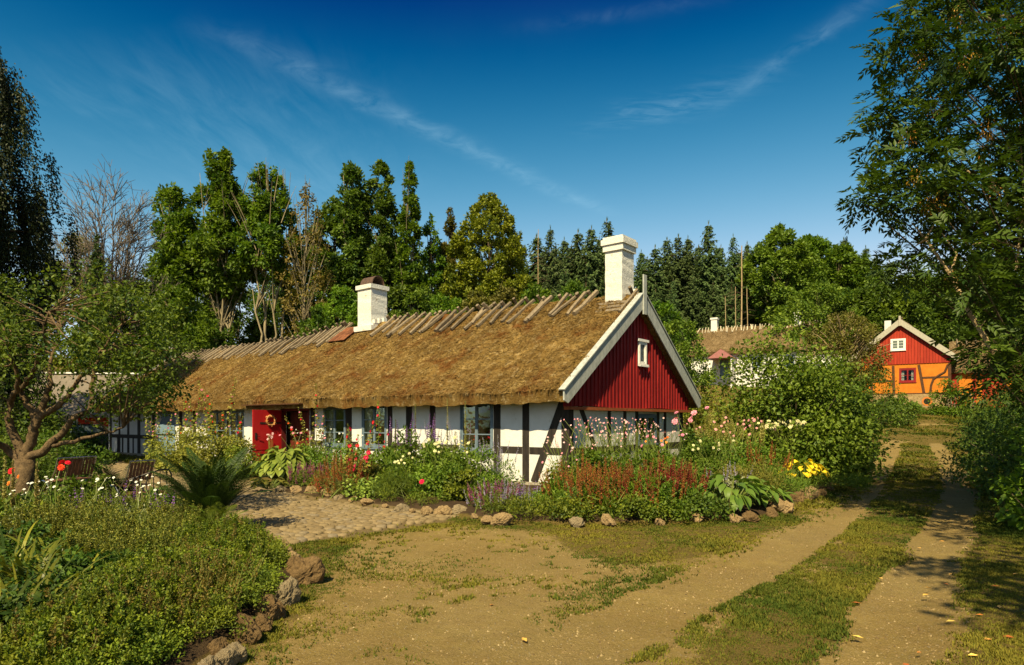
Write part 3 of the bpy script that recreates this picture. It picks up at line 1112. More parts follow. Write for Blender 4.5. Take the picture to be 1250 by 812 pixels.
WINS = [(562, 602, 0.80, 2.10), (442, 472, 0.80, 2.08), (395, 422, 0.80, 2.06), (280, 298, 0.82, 2.0), (254, 276, 0.82, 2.0)]
DOOR = (UX(378), UX(343), 0.0, 2.02)
BDOOR = (UX(214), UX(190), 0.0, 2.0)
OV = 0.60
EZ, RZ = 2.29, 5.02
SL = (RZ - EZ) / (WV / 2 + OV)
wall = MB()
ops = [(UX(b), UX(a), z0, z1) for a, b, z0, z1 in WINS] + [DOOR, BDOOR]
wall_strip(wall, CT, 0.0, LU, 0.0, 0.22, 0.10, 2.36, ops)
gop = [(VX(779), VX(801), 0.95, 1.80)]
wall_strip(wall, lin((0, 1), (-1, 0)), 0.22, WV - 0.22, 0.0, 0.20, 0.10, 2.36, gop)
wall.box(0.0, LU, WV - 0.22, WV, 0.10, 2.36, tf=CT)
wall.box(LU - 0.2, LU, 0.22, WV - 0.22, 0.10, 2.36, tf=CT)
for u in (0.0, LU - 0.2):
    tri = [CT(u, 0.02, 2.36), CT(u, WV - 0.02, 2.36), CT(u, WV / 2, RZ - 0.55)]
    wall.prism(tri, (0, 0, 0), (-0.18, 0, 0))
wall.build('wall', PLASTER, cottage)
pl = MB()
pl.box(-0.02, LU + 0.02, -0.02, 0.2, -0.25, 0.10, tf=CT)
pl.box(-0.021, 0.2, 0.2, WV + 0.02, -0.25, 0.10, tf=CT)
pl.build('plinth', STONEGREY, cottage)
fl = MB()
fl.box(0.2, LU - 0.2, 0.2, WV - 0.2, -0.05, 0.02, tf=CT)
fl.build('floor', DARK, cottage)
part_w = MB()
part_w.box(0.25, LU - 0.25, 2.6, 2.7, 0.02, 2.3, tf=CT)
part_w.build('inner_wall', mat_plain('brown_room_wall', (0.10, 0.07, 0.04), 0.9), cottage)

# timbers of the long wall
rng0 = np.random.default_rng(3)


def post(a, b, z0=0.08, z1=2.3, name='timber_post'):
    mb = MB()
    mb.box(UX(b), UX(a), -0.014, 0.08, z0, z1, tf=CT)
    mb.build(name, TIMBER, cottage)


for a, b in ((638, 646), (603, 611), (525, 531.5), (496, 503), (473.5, 479), (422.5, 429.5), (379, 384.5), (277, 280), (236, 239.5), (219, 222.5), (186, 189), (168, 171.5), (155.5, 158), (145, 147), (134, 136.5)):
    post(a, b)
for a, b in ((143.3, 144.6), (149, 150.6), (162, 163.4)):
    post(a, b, 0.1, 0.9, 'timber_stud')
for a, b in ((646.5, 690), (611.5, 637.5), (560, 602.5), (532, 560), (503.5, 524.5), (479.5, 495.5), (429.5, 438), (384.5, 394), (239.8, 253.5), (222.8, 235.8), (171.8, 185.8), (158.2, 167.8), (147.2, 155.3), (136.7, 144.8)):
    z = 0.74 if a == 560 else 0.88
    mb = MB()
    mb.box(UX(b), UX(a), -0.012, 0.08, z - 0.09, z + 0.08 if a != 560 else z, tf=CT)
    mb.build('timber_rail', TIMBER, cottage)
mb = MB()
mb.box(0.0, LU, -0.016, 0.1, 2.26, 2.40, tf=CT)
mb.build('wall_plate', TIMBER, cottage)
for (a, za, b, zb) in ((689, 2.15, 652, 0.10),):
    mb = MB()
    mb.beam(CT(UX(a), 0.028, za), CT(UX(b), 0.028, zb), 0.20, 0.095, (0, 1, 0))
    mb.build('timber_brace', TIMBER, cottage)
mb = MB()
mb.box(-0.016, 0.20, -0.016, 0.18, 0.08, 2.3, tf=CT)
mb.build('corner_post', TIMBER, cottage)
mb = MB()
mb.box(-0.016, 0.20, WV - 0.16, WV + 0.016, 0.08, 2.3, tf=CT)
mb.build('corner_post', TIMBER, cottage)
# gable wall timbers
GT = lin((0, 1), (-1, 0))                      # (v, u) -> local; outside is negative u


def gbeam(p, q, w, name):
    mb = MB()
    mb.beam(GT(p[0], 0.03, p[1]), GT(q[0], 0.03, q[1]), w, 0.09, (1, 0, 0))
    mb.build(name, TIMBER, cottage)


for px in (743.5, 762.5, 777, 803, 811.5):
    gbeam((VX(px), 0.1), (VX(px), 2.3), 0.15, 'timber_post')
gbeam((VX(707), 2.0), (VX(725), 1.0), 0.16, 'timber_brace')
for a, b in ((0.22, VX(741)), (VX(746), VX(760)), (VX(765), VX(775)), (VX(779.5), VX(801)), (VX(813.5), WV - 0.2)):
    gbeam((a, 0.88), (b, 0.88), 0.16, 'timber_rail')
window(cottage, GT, VX(779), VX(801), 0.97, 1.78, 0.0, WINBLUE, 2, 2)

# windows and doors of the long wall
for k, (a, b, z0, z1) in enumerate(WINS):
    window(cottage, CT, UX(b), UX(a), z0, z1, 0.0, WINBLUE, 2, 3, curtain=k in (1, 2))
dz = DOOR
fr = MB()
fr.box(dz[0], dz[0] + 0.09, -0.02, 0.14, 0.02, dz[3], tf=CT)
fr.box(dz[1] - 0.09, dz[1], -0.02, 0.14, 0.02, dz[3], tf=CT)
fr.box(dz[0] + 0.09, dz[1] - 0.09, -0.02, 0.14, dz[3] - 0.08, dz[3], tf=CT)
fr.build('door_frame', mat_plain('dark_red_frame', (0.10, 0.012, 0.010), 0.6), cottage)
inn = MB()
for k in range(6):
    w6 = (dz[1] - dz[0] - 0.2) / 6
    inn.box(dz[0] + 0.1 + k * w6, dz[0] + 0.1 + (k + 1) * w6 - 0.012, 0.30, 0.34, 0.03, 1.9, tf=CT)
inn.build('inner_door', mat_rough('brown_red_wood', (0.07, 0.014, 0.008), (0.12, 0.025, 0.012), 8, 0.6, 0.3, 0.01), cottage)
# open red door leaf: hinged at the far jamb, swung out about 85 degrees
hu = dz[1] - 0.05
leaf_root = MB()
DW = 1.06
E = lin((0, -1), (-1, 0))                      # (s outwards, t along u)
de = lambda s, t, z: E(s, t, z) + np.array([-hu, -0.03, 0])
for k in range(1):
    leaf_root.box(0.0, DW, -0.025, 0.025, 0.03, 1.98, tf=de)
door = leaf_root.build('door', RED_DOOR, cottage)
door['label'] = 'bright red plank door standing wide open'
for z in (0.42, 1.5):
    st = MB()
    st.box(0.02, DW - 0.25, -0.036, -0.0255, z, z + 0.06, tf=de)
    st.build('strap_hinge', IRON, door)
h_ = MB()
h_.box(DW - 0.13, DW - 0.07, -0.040, -0.0255, 0.98, 1.20, tf=de)
h_.tube([de(DW - 0.10, -0.03, 1.09), de(DW - 0.10, -0.075, 1.09), de(DW - 0.22, -0.085, 1.08)], 0.011, 6)
h_.build('handle', IRON, door)
bars = MB()
bars.box(0.03, DW - 0.03, -0.0345, -0.0252, 0.62, 0.645, tf=de)
bars.build('door_batten', RED_DOOR, door)
lz = MB()
lz.box(dz[0] - 0.5, dz[1] + 1.3, -0.74, -0.50, 2.14, 2.175, tf=CT)
lz.build('drip_board', BROWN, cottage)
# blue stable door of the far rooms, upper half open with white diagonal boards
bz = BDOOR
mb = MB()
mb.box(bz[0], bz[1], 0.02, 0.06, 0.05, 1.0, tf=CT)
mb.build('lower_door', WINBLUE2, cottage)
mb = MB()
mb.box(bz[0] + 0.01, bz[1] - 0.01, -0.045, -0.005, 1.03, 2.0, tf=CT)
sh = mb.build('shutter_door', WINBLUE2, cottage)
for k in range(5):
    mb = MB()
    u1 = bz[1] - 0.06 - 0.01 * k
    z1 = 1.12 + k * 0.15
    ln_ = min(0.62, (1.96 - z1) * 0.9)
    mb.beam(CT(u1, -0.055, z1), CT(u1 - ln_, -0.055, z1 + ln_ * 0.95), 0.07, 0.018, (0, 1, 0))
    mb.build('diagonal_board', WHITEWOOD, sh)

# roof
RIDGE = ((-1, 0.3, 2.5, 7, 10, 13.0, 15.5, 28), (0.0, 0.02, 0.12, 0.13, 0.22, 0.20, -0.04, -0.05))     # the old ridge sags unevenly
roof = thatch(cottage, CT, -0.26, LU + 0.3, -OV, WV + OV, EZ, RZ, 0.30, 130000, 7, THATCH, 0.10, ridge=RIDGE)
UC1, UC2 = (0.17, 0.68), (10.62, 11.47)
ridge_logs(roof, CT, 1.0, LU + 0.1, WV / 2, RZ, SL, 66, 4, 1.05, r=0.058, ridge=RIDGE, skip=[(10.0, 13.2)])
ridge_logs(roof, CT, -0.15, 0.15, WV / 2, RZ, SL, 1, 8, 0.95, r=0.058)
ridge_logs(roof, CT, 12.2, 13.2, WV / 2, RZ, SL, 3, 9, 1.25, r=0.058, ridge=RIDGE)
for k in range(9):
    mb = MB()
    u = 11.55 + 0.14 * k * 0.75
    for q in range(3):
        a = WV / 2 - 0.12 - q * 0.26
        zz = RZ + 0.27 - (WV / 2 - a) * SL
        mb.beam(CT(u, a, zz + 0.02), CT(u, a - 0.30, zz - 0.30 * SL), 0.125, 0.022, (0, 0, 1), 0, rng0.uniform(0, 1))
    mb.build('roof_tile', TILE, roof)
for k in range(3):
    mb = MB()
    v = 2.75 - k * 0.17
    mb.beam(CT(0.95 + 0.1 * k, v, EZ + (v + OV) * SL + 0.09), CT(-0.02, v, EZ + (v + OV) * SL + 0.075), 0.13, 0.025, (0, -SL, 1))
    mb.build('flashing_board', LOG, roof)

# barge boards and finial
BU = -0.285
for side in (0, 1):
    mv = (lambda v: v) if side == 0 else (lambda v: WV - v)
    foot, apex = -OV - 0.06, WV / 2
    zl = lambda v: EZ + (v + OV) * SL
    poly = [CT(BU, mv(foot), zl(foot) + 0.05), CT(BU, mv(apex), zl(apex) + 0.05), CT(BU, mv(apex), zl(apex) - 0.36), CT(BU, mv(foot + 0.16), zl(foot + 0.16) - 0.36), CT(BU, mv(foot), zl(foot) - 0.18)]
    mb = MB()
    mb.prism(poly, (0, 0, 0), (0.035, 0, 0))
    mb.build('barge_board', GREYWOOD, cottage)
    mb = MB()
    mb.beam(CT(BU + 0.02, mv(foot - 0.03), zl(foot - 0.03) + 0.075), CT(BU + 0.02, mv(apex - 0.08), zl(apex - 0.08) + 0.075), 0.17, 0.03, (0, 0, 1))
    mb.build('barge_cap', GREYWOOD, cottage)
    bu2 = LU + 0.32
    mb = MB()
    mb.prism([CT(bu2, mv(foot), zl(foot) + 0.05), CT(bu2, mv(apex), zl(apex) + 0.05), CT(bu2, mv(apex), zl(apex) - 0.3), CT(bu2, mv(foot), zl(foot) - 0.3)], (0, 0, 0), (-0.035, 0, 0))
    mb.build('barge_board', GREYWOOD, cottage)
mb = MB()
mb.box(BU - 0.078, BU - 0.040, WV / 2 - 0.085, WV / 2 + 0.085, RZ - 0.55, RZ + 0.52, tf=CT)
mb.build('gable_finial', GREYWOOD, cottage)
mb = MB()
mb.box(LU + 0.36, LU + 0.40, WV / 2 - 0.09, WV / 2 + 0.09, RZ - 0.4, RZ + 0.75, tf=CT)
mb.build('gable_finial', WHITEWOOD, cottage)

# red gable boarding
gp = MB()
nb = 38
for k in range(nb):
    a = -0.26 + (WV + 0.52) * k / nb
    b = -0.26 + (WV + 0.52) * (k + 1) / nb
    top = lambda v: EZ + (min(v, WV - v) + OV) * SL - 0.27
    zb = 1.94 + 0.02 * math.sin(k * 0.3)
    gap = 0.006
    d = 0.0
    p = [GT(a + gap, -0.10, zb), GT(b - gap, -0.10, zb), GT(b - gap, -0.10, max(zb + 0.02, top(b))), GT(a + gap, -0.10, max(zb + 0.02, top(a)))]
    t_ = rng0.uniform(0.15, 0.8)
    gp.prism(p, (0, 0, 0), (-0.09, 0, 0), 0, t_)
    if k % 1 == 0 and 0 < k:
        hh = top(a)
        if hh > zb + 0.1:
            gp.box(a - 0.022, a + 0.022, -0.126, -0.1005, zb + 0.004, hh, 0, rng0.uniform(0.3, 0.8), tf=GT)
gp.build('gable_boarding', RED, cottage)
mb = MB()
mb.beam(GT(-0.28, -0.11, 1.90), GT(WV + 0.28, -0.11, 1.90), 0.075, 0.12, (1, 0, 0))
mb.build('drip_rail', mat_rough('rusty_red_rail', (0.20, 0.05, 0.015), (0.30, 0.09, 0.03), 8), cottage)
wv = 3.42
gw = window(cottage, GT, wv - 0.22, wv + 0.22, 3.13, 3.80, -0.145, WHITEWOOD, 1, 1, 0.06)
mb = MB()
mb.box(wv - 0.16, wv + 0.16, -0.1275, -0.1272, 3.19, 3.74, tf=GT)
mb.build('shade', mat_plain('grey_glazing_back', (0.10, 0.11, 0.11), 0.4), gw)
for z in (3.12, 3.80):
    mb = MB()
    mb.box(wv - 0.31, wv + 0.31, -0.185, -0.1665, z - 0.03, z + 0.04, tf=GT)
    mb.build('head_board', WHITEWOOD, gw)


def chimney(u0, u1, v0, v1, z0, zt, two_bands, seed):
    rng = np.random.default_rng(seed)
    mb = MB()
    n = 16
    for k in range(n):
        za, zb = z0 + (zt - z0) * k / n, z0 + (zt - z0) * (k + 1) / n
        if k == 0:
            rings = []
        j = lambda: rng.uniform(-0.008, 0.008)
        rings.append([CT(u + j(), v + j(), za) for u, v in ((u0, v0), (u1, v0), (u1, v1), (u0, v1))])
    rings.append([CT(u, v, zt) for u, v in ((u0, v0), (u1, v0), (u1, v1), (u0, v1))])
    V = np.array(rings).reshape(-1, 3)
    f = [(4 * r + q, 4 * r + (q + 1) % 4, 4 * r + 4 + (q + 1) % 4, 4 * r + 4 + q) for r in range(n) for q in range(4)]
    mb.add(V, f)
    mb.add(V[-4:], [(0, 1, 2, 3)])
    ch = mb.build('chimney', CHIMNEY, cottage)
    zb = zt
    for (e, h) in (((0.05, 0.17), (0.09, 0.15)) if two_bands else ((0.06, 0.16),)):
        c = MB()
        c.box(u0 - e, u1 + e, v0 - e, v1 + e, zb + 0.002, zb + h, tf=CT)
        c.build('chimney_cap', CHIMNEY, ch)
        zb += h
    if two_bands:
        c = MB()
        c.box(u0 - 0.05, u1 + 0.05, v0 - 0.05, v1 + 0.05, zb + 0.002, zb + 0.07, tf=CT)
        c.build('chimney_cap', CHIMNEY, ch)
        zb += 0.07
    return ch, zb


ch1, _ = chimney(0.16, 0.68, 2.82, 3.48, 4.35, 6.24, True, 1)
mb = MB()                                       # stepped mortar fillet on the gable side of the near chimney
for k in range(5):
    v = 2.92 + k * 0.13
    mb.box(0.06, 0.162, v, v + 0.12, 4.62 + k * 0.10, 4.80 + k * 0.115, tf=CT)
mb.build('mortar_fillet', CHIMNEY, ch1)
mb = MB()
mb.box(0.10, 0.74, 2.70, 2.818, 4.60, 4.70, tf=CT)
mb.build('chimney_foot', mat_plain('sooty_flashing', (0.05, 0.04, 0.03), 0.8), ch1)
ch2, zt2 = chimney(10.62, 11.40, 2.80, 3.56, 4.3, 6.52, False, 2)
mb = MB()
mb.box(10.50, 11.52, 2.70, 2.798, 4.95, 5.14, tf=CT)
mb.box(10.50, 10.618, 2.80, 3.62, 4.95, 5.22, tf=CT)
for k in range(3):
    mb.box(10.49, 10.617, 2.86 + k * 0.22, 2.99 + k * 0.22, 5.22, 5.36 + 0.05 * k, tf=CT)
mb.build('mortar_fillet', CHIMNEY, ch2)
mb = MB()
n = 14
an = np.linspace(0, np.pi, n)
for r in (0.30, 0.27):
    pass
ringo = [(3.18 + 0.30 * math.cos(x), zt2 + 0.004 + 0.36 * math.sin(x)) for x in an]
ringi = [(3.18 + 0.28 * math.cos(x), zt2 + 0.004 + 0.335 * math.sin(x)) for x in an]
V = []
for (u, rg) in ((10.66, ringo), (11.36, ringo), (10.66, ringi), (11.36, ringi)):
    V += [CT(u, v, z) for v, z in rg]
f = []
for i in range(n - 1):
    f += [(i, i + 1, n + i + 1, n + i), (2 * n + i, 2 * n + i + 1, 3 * n + i + 1, 3 * n + i), (i, i + 1, 2 * n + i + 1, 2 * n + i), (n + i, n + i + 1, 3 * n + i + 1, 3 * n + i)]
mb.add(np.array(V), f)
mb.build('cowl', mat_rough('rusty_cowl', (0.05, 0.035, 0.028), (0.12, 0.07, 0.045), 9, 0.7), ch2)


# ---- ochre house with the red gable at the end of the track
OB = (29.6, 50.0)
oz = gz(*OB) - 0.15
ochre = thing('ochre_gable_house', 'orange half-timbered house with red board gable at the end of the track', 'house', (OB[0], OB[1], oz), math.atan2(-0.55, 0.835))
OF = lin((1, 0), (0, 1))
HW, OL, FZ, WZ = 3.25, 9.0, 1.05, 3.35
wl = MB()
oops = [(-0.05, 1.05, 1.95, 3.05)]
wall_strip(wl, OF, -HW, HW, 0.0, 0.2, FZ, WZ, oops)
wl.box(-HW, -HW + 0.2, 0.2, OL, FZ, WZ)
wl.box(HW - 0.2, HW, 0.2, OL, FZ, WZ)
wl.box(-HW + 0.2, HW - 0.2, OL - 0.2, OL, FZ, WZ)
wl.build('wall', ORANGE, ochre)
RUB = mat_rough('rubble_masonry', (0.20, 0.13, 0.055), (0.38, 0.27, 0.13), 3.5, 0.9, 0.9, 0.06, spots=(5.0, 0.58, (0.16, 0.10, 0.05)))
fd = MB()
fd.box(-HW - 0.06, HW + 0.06, -0.06, OL, -0.6, FZ - 0.004)
fd.build('foundation', RUB, ochre)
vt = MB()
vt.tube([(1.75, -0.075, 0.50), (1.75, -0.05, 0.50)], 0.34, 20)
vt.build('vent_surround', mat_plain('orange_brick', (0.50, 0.16, 0.03), 0.9), ochre).scale = (1, 1, 1)
vt = MB()
vt.tube([(1.75, -0.09, 0.50), (1.75, -0.078, 0.50)], 0.22, 20)
vt.build('vent_opening', DARK, ochre)


def obeam(x0, z0, x1, z1, w, name):
    mb = MB()
    mb.beam((x0, 0.02, z0), (x1, 0.02, z1), w, 0.09, (0, 1, 0))
    mb.build(name, BROWN, ochre)


for a in ((-HW + 0.1, FZ + 0.09, -HW + 0.1, WZ, 0.2, 'corner_post'), (HW - 0.1, FZ + 0.09, HW - 0.1, WZ, 0.2, 'corner_post'), (-0.4, FZ + 0.09, -0.45, WZ - 0.1, 0.18, 'timber_post'), (1.55, FZ + 0.09, 1.22, WZ - 0.1, 0.18, 'timber_post'), (-1.9, FZ + 0.09, -1.9, WZ - 0.1, 0.18, 'timber_post'),
          (-HW + 0.2, 2.1, -1.99, 2.1, 0.15, 'timber_rail'), (-1.81, 2.1, -0.5, 2.1, 0.15, 'timber_rail'), (1.42, 2.28, HW - 0.2, 2.28, 0.13, 'timber_rail'), (-HW, FZ + 0.045, HW, FZ + 0.045, 0.085, 'sill_beam')):
    obeam(*a)
mb = MB()
cp = np.array([(1.95, FZ + 0.10), (2.0, 1.7), (2.15, 2.15), (2.5, 2.42), (2.85, 2.65), (3.05, WZ - 0.15)])
mb.tube(np.stack([cp[:, 0], np.full(6, 0.0), cp[:, 1]], -1), 0.085, 6)
mb.build('curved_brace', BROWN, ochre)
window(ochre, OF, -0.05, 1.05, 1.97, 3.03, 0.0, mat_plain('dark_red_window', (0.22, 0.01, 0.01), 0.5), 2, 2, 0.10, curtain=True)
mb = MB()
mb.box(-HW + 0.25, HW - 0.25, 1.5, 1.6, FZ, 3.3)
mb.build('inner_wall', DARK, ochre)
OZE, OZR = 3.75, 6.75
OS = (OZR - OZE) / (HW + 0.42)
gb = MB()
RED2 = mat_rough('orange_red_board', (0.24, 0.018, 0.007), (0.34, 0.032, 0.011), 7, 0.7, 0.3, 0.006, (1, 1, 0.2), 0.2, tinted=True)
for k in range(34):
    a, b = -HW + 2 * HW * k / 34, -HW + 2 * HW * (k + 1) / 34
    tp = lambda x: OZE + (HW + 0.42 - abs(x)) * OS - 0.34
    gb.prism([(a, -0.06, WZ + 0.0), (b - 0.014, -0.06, WZ + 0.0), (b - 0.014, -0.06, max(WZ + .03, tp(b))), (a, -0.06, max(WZ + .03, tp(a)))], (0, 0, 0), (0, 0.10, 0), 0, rng0.uniform(0.35, 0.75))
gb.build('gable_boarding', RED2, ochre)
gwn = window(ochre, OF, -0.62, 0.38, 4.42, 5.30, -0.09, WHITEWOOD, 2, 3, 0.11)
mb = MB()
mb.box(-0.55, 0.3, -0.0645, -0.0625, 4.5, 5.2)
mb.build('shade', mat_plain('pale_blind', (0.30, 0.32, 0.28), 0.5), gwn)
OT = lin((0, 1), (1, 0))
orf = thatch(ochre, OT, -0.30, OL + 0.3, -HW - 0.42, HW + 0.42, OZE, OZR, 0.34, 9000, 31, THATCH2, 0.25, both=True, wid=0.05)
ridge_logs(orf, OT, -0.1, OL, 0.0, OZR, OS, 14, 21, 0.95, r=0.06)
for sd in (-1, 1):
    mb = MB()
    mb.prism([(sd * (HW + 0.52), -0.34, OZE - 0.04), (0, -0.34, OZR + 0.05), (0, -0.34, OZR - 0.42), (sd * (HW + 0.34), -0.34, OZE - 0.36)], (0, 0, 0), (0, 0.04, 0))
    mb.build('barge_board', mat_plain('cream_board', (0.36, 0.33, 0.25), 0.8), ochre)
mb = MB()
mb.box(-0.07, 0.07, -0.40, -0.345, OZR - 0.5, OZR + 0.25)
mb.build('gable_finial', MATS['cream_board'], ochre)
mb = MB()
mb.box(-1.2, -0.75, 2.6, 3.2, OZR - 1.2, OZR + 0.35)
mb.build('chimney', CHIMNEY, ochre)
# wing to the right
wg = MB()
wg.box(HW, HW + 7.5, 2.6, 2.8, 0.0, 2.9)
wg.box(HW + 7.3, HW + 7.5, 2.8, 6.5, 0.0, 2.9)
wg.build('wing_wall', RED2, ochre)
for x in (HW + 0.5, HW + 1.6, HW + 3.4):
    mb = MB()
    mb.box(x, x + 0.35 + (0.5 if x < HW + 1 else 0), 2.585, 2.66, 0.1, 2.8)
    mb.build('wing_panel', ORANGE, ochre)
thatch(ochre, OF, HW - 0.1, HW + 7.8, 2.15, 7.2, 2.95, 5.35, 0.30, 9000, 35, THATCH2, 0.25, wid=0.05).name = 'wing_roof'
for k in range(12):
    mb = MB()
    x = HW + 0.4 + 0.6 * k
    mb.tube([(x, 4.75, 5.52), (x + 0.05, 4.0, 4.95)], 0.055, 5, 0, rng0.uniform(0.2, 0.9))
    mb.build('ridge_log', LOG, ochre)

# picket fence beside the ochre house
fb = ground_at(1152, 500)
pf = thing('picket_fence', 'short weathered picket fence beside the foundation of the orange house', 'fence', (31.9, 48.0, gz(31.9, 48.0)), -0.3)
for k in range(9):
    mb = MB()
    mb.box(k * 0.2, k * 0.2 + 0.09, -0.012, 0.012, -0.05, 1.2 + 0.04 * math.sin(k * 2.1))
    mb.build('picket', LOG, pf)
for z in (0.35, 0.95):
    mb = MB()
    mb.box(-0.1, 1.8, 0.014, 0.06, z, z + 0.08)
    mb.build('rail', LOG, pf)

# ---- white longhouse among the trees
LB = (18.6, 68.0)
lz0 = gz(*LB) + 0.6
lh = thing('white_longhouse', 'distant white longhouse with brown thatched roof and two small white chimneys behind the bushes', 'house', (LB[0], LB[1], lz0), math.atan2(-0.5, 0.866))
mb = MB()
wall_strip(mb, OF, 0.0, 14.0, 0.0, 0.25, -2.0, 2.4, [(2.9, 3.8, 0.0, 2.0), (6.0, 6.9, 0.9, 1.9), (9.0, 9.9, 0.9, 1.9)])
mb.box(0, 0.25, 0.25, 6, -2.0, 2.4)
mb.box(13.75, 14, 0.25, 6, -2.0, 2.4)
mb.box(0.25, 13.75, 5.75, 6, -2.0, 2.4)
mb.prism([(0.05, 0.1, 2.4), (0.05, 5.9, 2.4), (0.05, 3.0, 4.9)], (0, 0, 0), (0.18, 0, 0))
mb.build('wall', PLASTER, lh)
for a in (6.0, 9.0):
    window(lh, OF, a, a + 0.9, 0.9, 1.9, 0.0, WINBLUE, 2, 2)
mb = MB()
mb.box(2.9, 3.8, 0.08, 0.13, 0.0, 2.0)
mb.build('door', WINBLUE2, lh)
mb = MB()
mb.box(0.3, 13.7, 1.0, 1.1, -1.0, 2.3)
mb.build('inner_wall', DARK, lh)
lr = thatch(lh, OF, -0.3, 14.3, -0.5, 6.5, 2.55, 5.35, 0.32, 12000, 41, THATCH2, 0.3, wid=0.06)
LSL = 2.8 / 3.5
ridge_logs(lr, OF, 0.0, 14.0, 3.0, 5.35, LSL, 46, 23, 0.85, r=0.05, mat=mat_rough('pale_split_log', (0.34, 0.29, 0.20), (0.48, 0.42, 0.30), 9, 0.9, tinted=True), both=False)
for u in (1.4, 9.6):
    mb = MB()
    mb.box(u, u + 0.62, 2.6, 3.3, 4.4, 6.3)
    c = mb.build('chimney', CHIMNEY, lh)
    mb = MB()
    mb.box(u - 0.07, u + 0.69, 2.53, 3.37, 6.302, 6.5)
    mb.build('chimney_cap', CHIMNEY, c)
# porch
PR = mat_rough('plum_red_roofing', (0.20, 0.075, 0.07), (0.28, 0.12, 0.105), 6)
pr = MB()
V = [(2.2, -2.3, 1.75), (4.6, -2.3, 1.75), (4.6, -0.02, 1.75), (2.2, -0.02, 1.75), (3.4, -2.0, 2.65), (3.4, -0.02, 2.65)]
pr.add(V, [(0, 1, 4)], 0)
pr.add(V, [(1, 2, 5, 4), (3, 0, 4, 5), (0, 3, 2, 1)], 0)
pr.build('porch_roof', PR, lh)
for x in (2.35, 4.4):
    mb = MB()
    mb.box(x, x + 0.1, -2.15, -2.05, -1.5, 1.74)
    mb.build('porch_post', WHITEWOOD, lh)
mb = MB()
mb.box(4.41, 4.47, -2.04, -0.02, -1.5, 1.74)
mb.build('porch_wall', PLASTER, lh)

# ---- low grey-roofed barn behind the apple tree
BB = at(150, 520, 40.0)
barn = thing('grey_roofed_barn', 'low barn with pale grey roof and bright red board wall behind the apple tree', 'barn', (BB[0], BB[1], gz(BB[0], BB[1]) - 0.1), math.atan2(0.10, 1.0))
mb = MB()
mb.box(-14, 0.4, 0.0, 0.2, 0.0, 2.2)
mb.box(0.2, 0.4, 0.2, 6, 0.0, 2.2)
mb.prism([(0.35, 0.1, 2.2), (0.35, 5.9, 2.2), (0.35, 3.0, 4.5)], (0, 0, 0), (-0.15, 0, 0))
mb.build('wall', PLASTER, barn)
mb = MB()
for k in range(16):
    mb.box(-2.55 + k * 0.18, -2.55 + k * 0.18 + 0.165, -0.06, -0.002, 0.15, 2.15)
mb.build('red_boarding', RED_BARN, barn)
mb = MB()
mb.prism([(-14.4, -0.5, 2.05), (-14.4, 3.0, 4.75), (-14.4, 6.5, 2.05), (-14.4, 6.5, 1.9), (-14.4, 3.0, 4.55), (-14.4, -0.5, 1.9)], (0, 0, 0), (15.2, 0, 0))
mb.build('roof', SLATE, barn)
mb = MB()
mb.beam((-14.4, 3.0, 4.80), (0.85, 3.0, 4.80), 0.35, 0.10)
mb.build('ridge_cap', WHITEWOOD, barn)
mb = MB()
mb.box(-5.2, -4.0, -0.03, -0.004, 0.1, 1.95)
mb.build('door', WINBLUE2, barn)
# ------------------------------------------------------------------ trees
BARK = mat_rough('grey_brown_bark', (0.07, 0.05, 0.03), (0.16, 0.12, 0.075), 9, 0.9, 0.9, 0.03, (1, 1, 0.35))
BARK_PALE = mat_rough('pale_bark', (0.16, 0.125, 0.065), (0.32, 0.265, 0.16), 7, 0.9, 0.7, 0.03, (1, 1, 0.4))
BARK_RED = mat_rough('spruce_bark', (0.11, 0.065, 0.035), (0.20, 0.13, 0.08), 9, 0.9, 0.9, 0.03, (1, 1, 0.35))
BARK_DRY = mat_rough('dry_branch', (0.25, 0.17, 0.08), (0.42, 0.31, 0.17), 9, 0.9, 0.5, 0.01)
LF_MID = mat_leaf('leaf_mid_green', (0.026, 0.062, 0.006), (0.100, 0.145, 0.010), 0.42)
LF_DARK = mat_leaf('leaf_dark_green', (0.022, 0.050, 0.008), (0.080, 0.118, 0.012), 0.40)
LF_YELLOW = mat_leaf('leaf_yellow_green', (0.045, 0.064, 0.006), (0.150, 0.155, 0.010))
LF_BRIGHT = mat_leaf('leaf_bright_green', (0.035, 0.075, 0.008), (0.115, 0.165, 0.016), 0.36)
LF_OLIVE = mat_leaf('leaf_olive', (0.045, 0.050, 0.010), (0.12, 0.11, 0.018))
LF_BROWN = mat_leaf('leaf_brownish', (0.055, 0.052, 0.010), (0.135, 0.095, 0.02))
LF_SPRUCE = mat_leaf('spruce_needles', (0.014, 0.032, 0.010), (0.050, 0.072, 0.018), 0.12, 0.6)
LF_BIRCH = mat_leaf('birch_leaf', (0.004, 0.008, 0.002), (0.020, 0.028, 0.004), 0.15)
LF_ASH = mat_leaf('ash_leaf', (0.012, 0.030, 0.005), (0.058, 0.086, 0.009), 0.36)
SEED = mat_leaf('ash_keys', (0.20, 0.08, 0.012), (0.36, 0.20, 0.03), 0.2)


def bez(p0, p1, p2, n):
    t = np.linspace(0, 1, n)[:, None]
    return (1 - t) ** 2 * np.array(p0) + 2 * t * (1 - t) * np.array(p1) + t * t * np.array(p2)


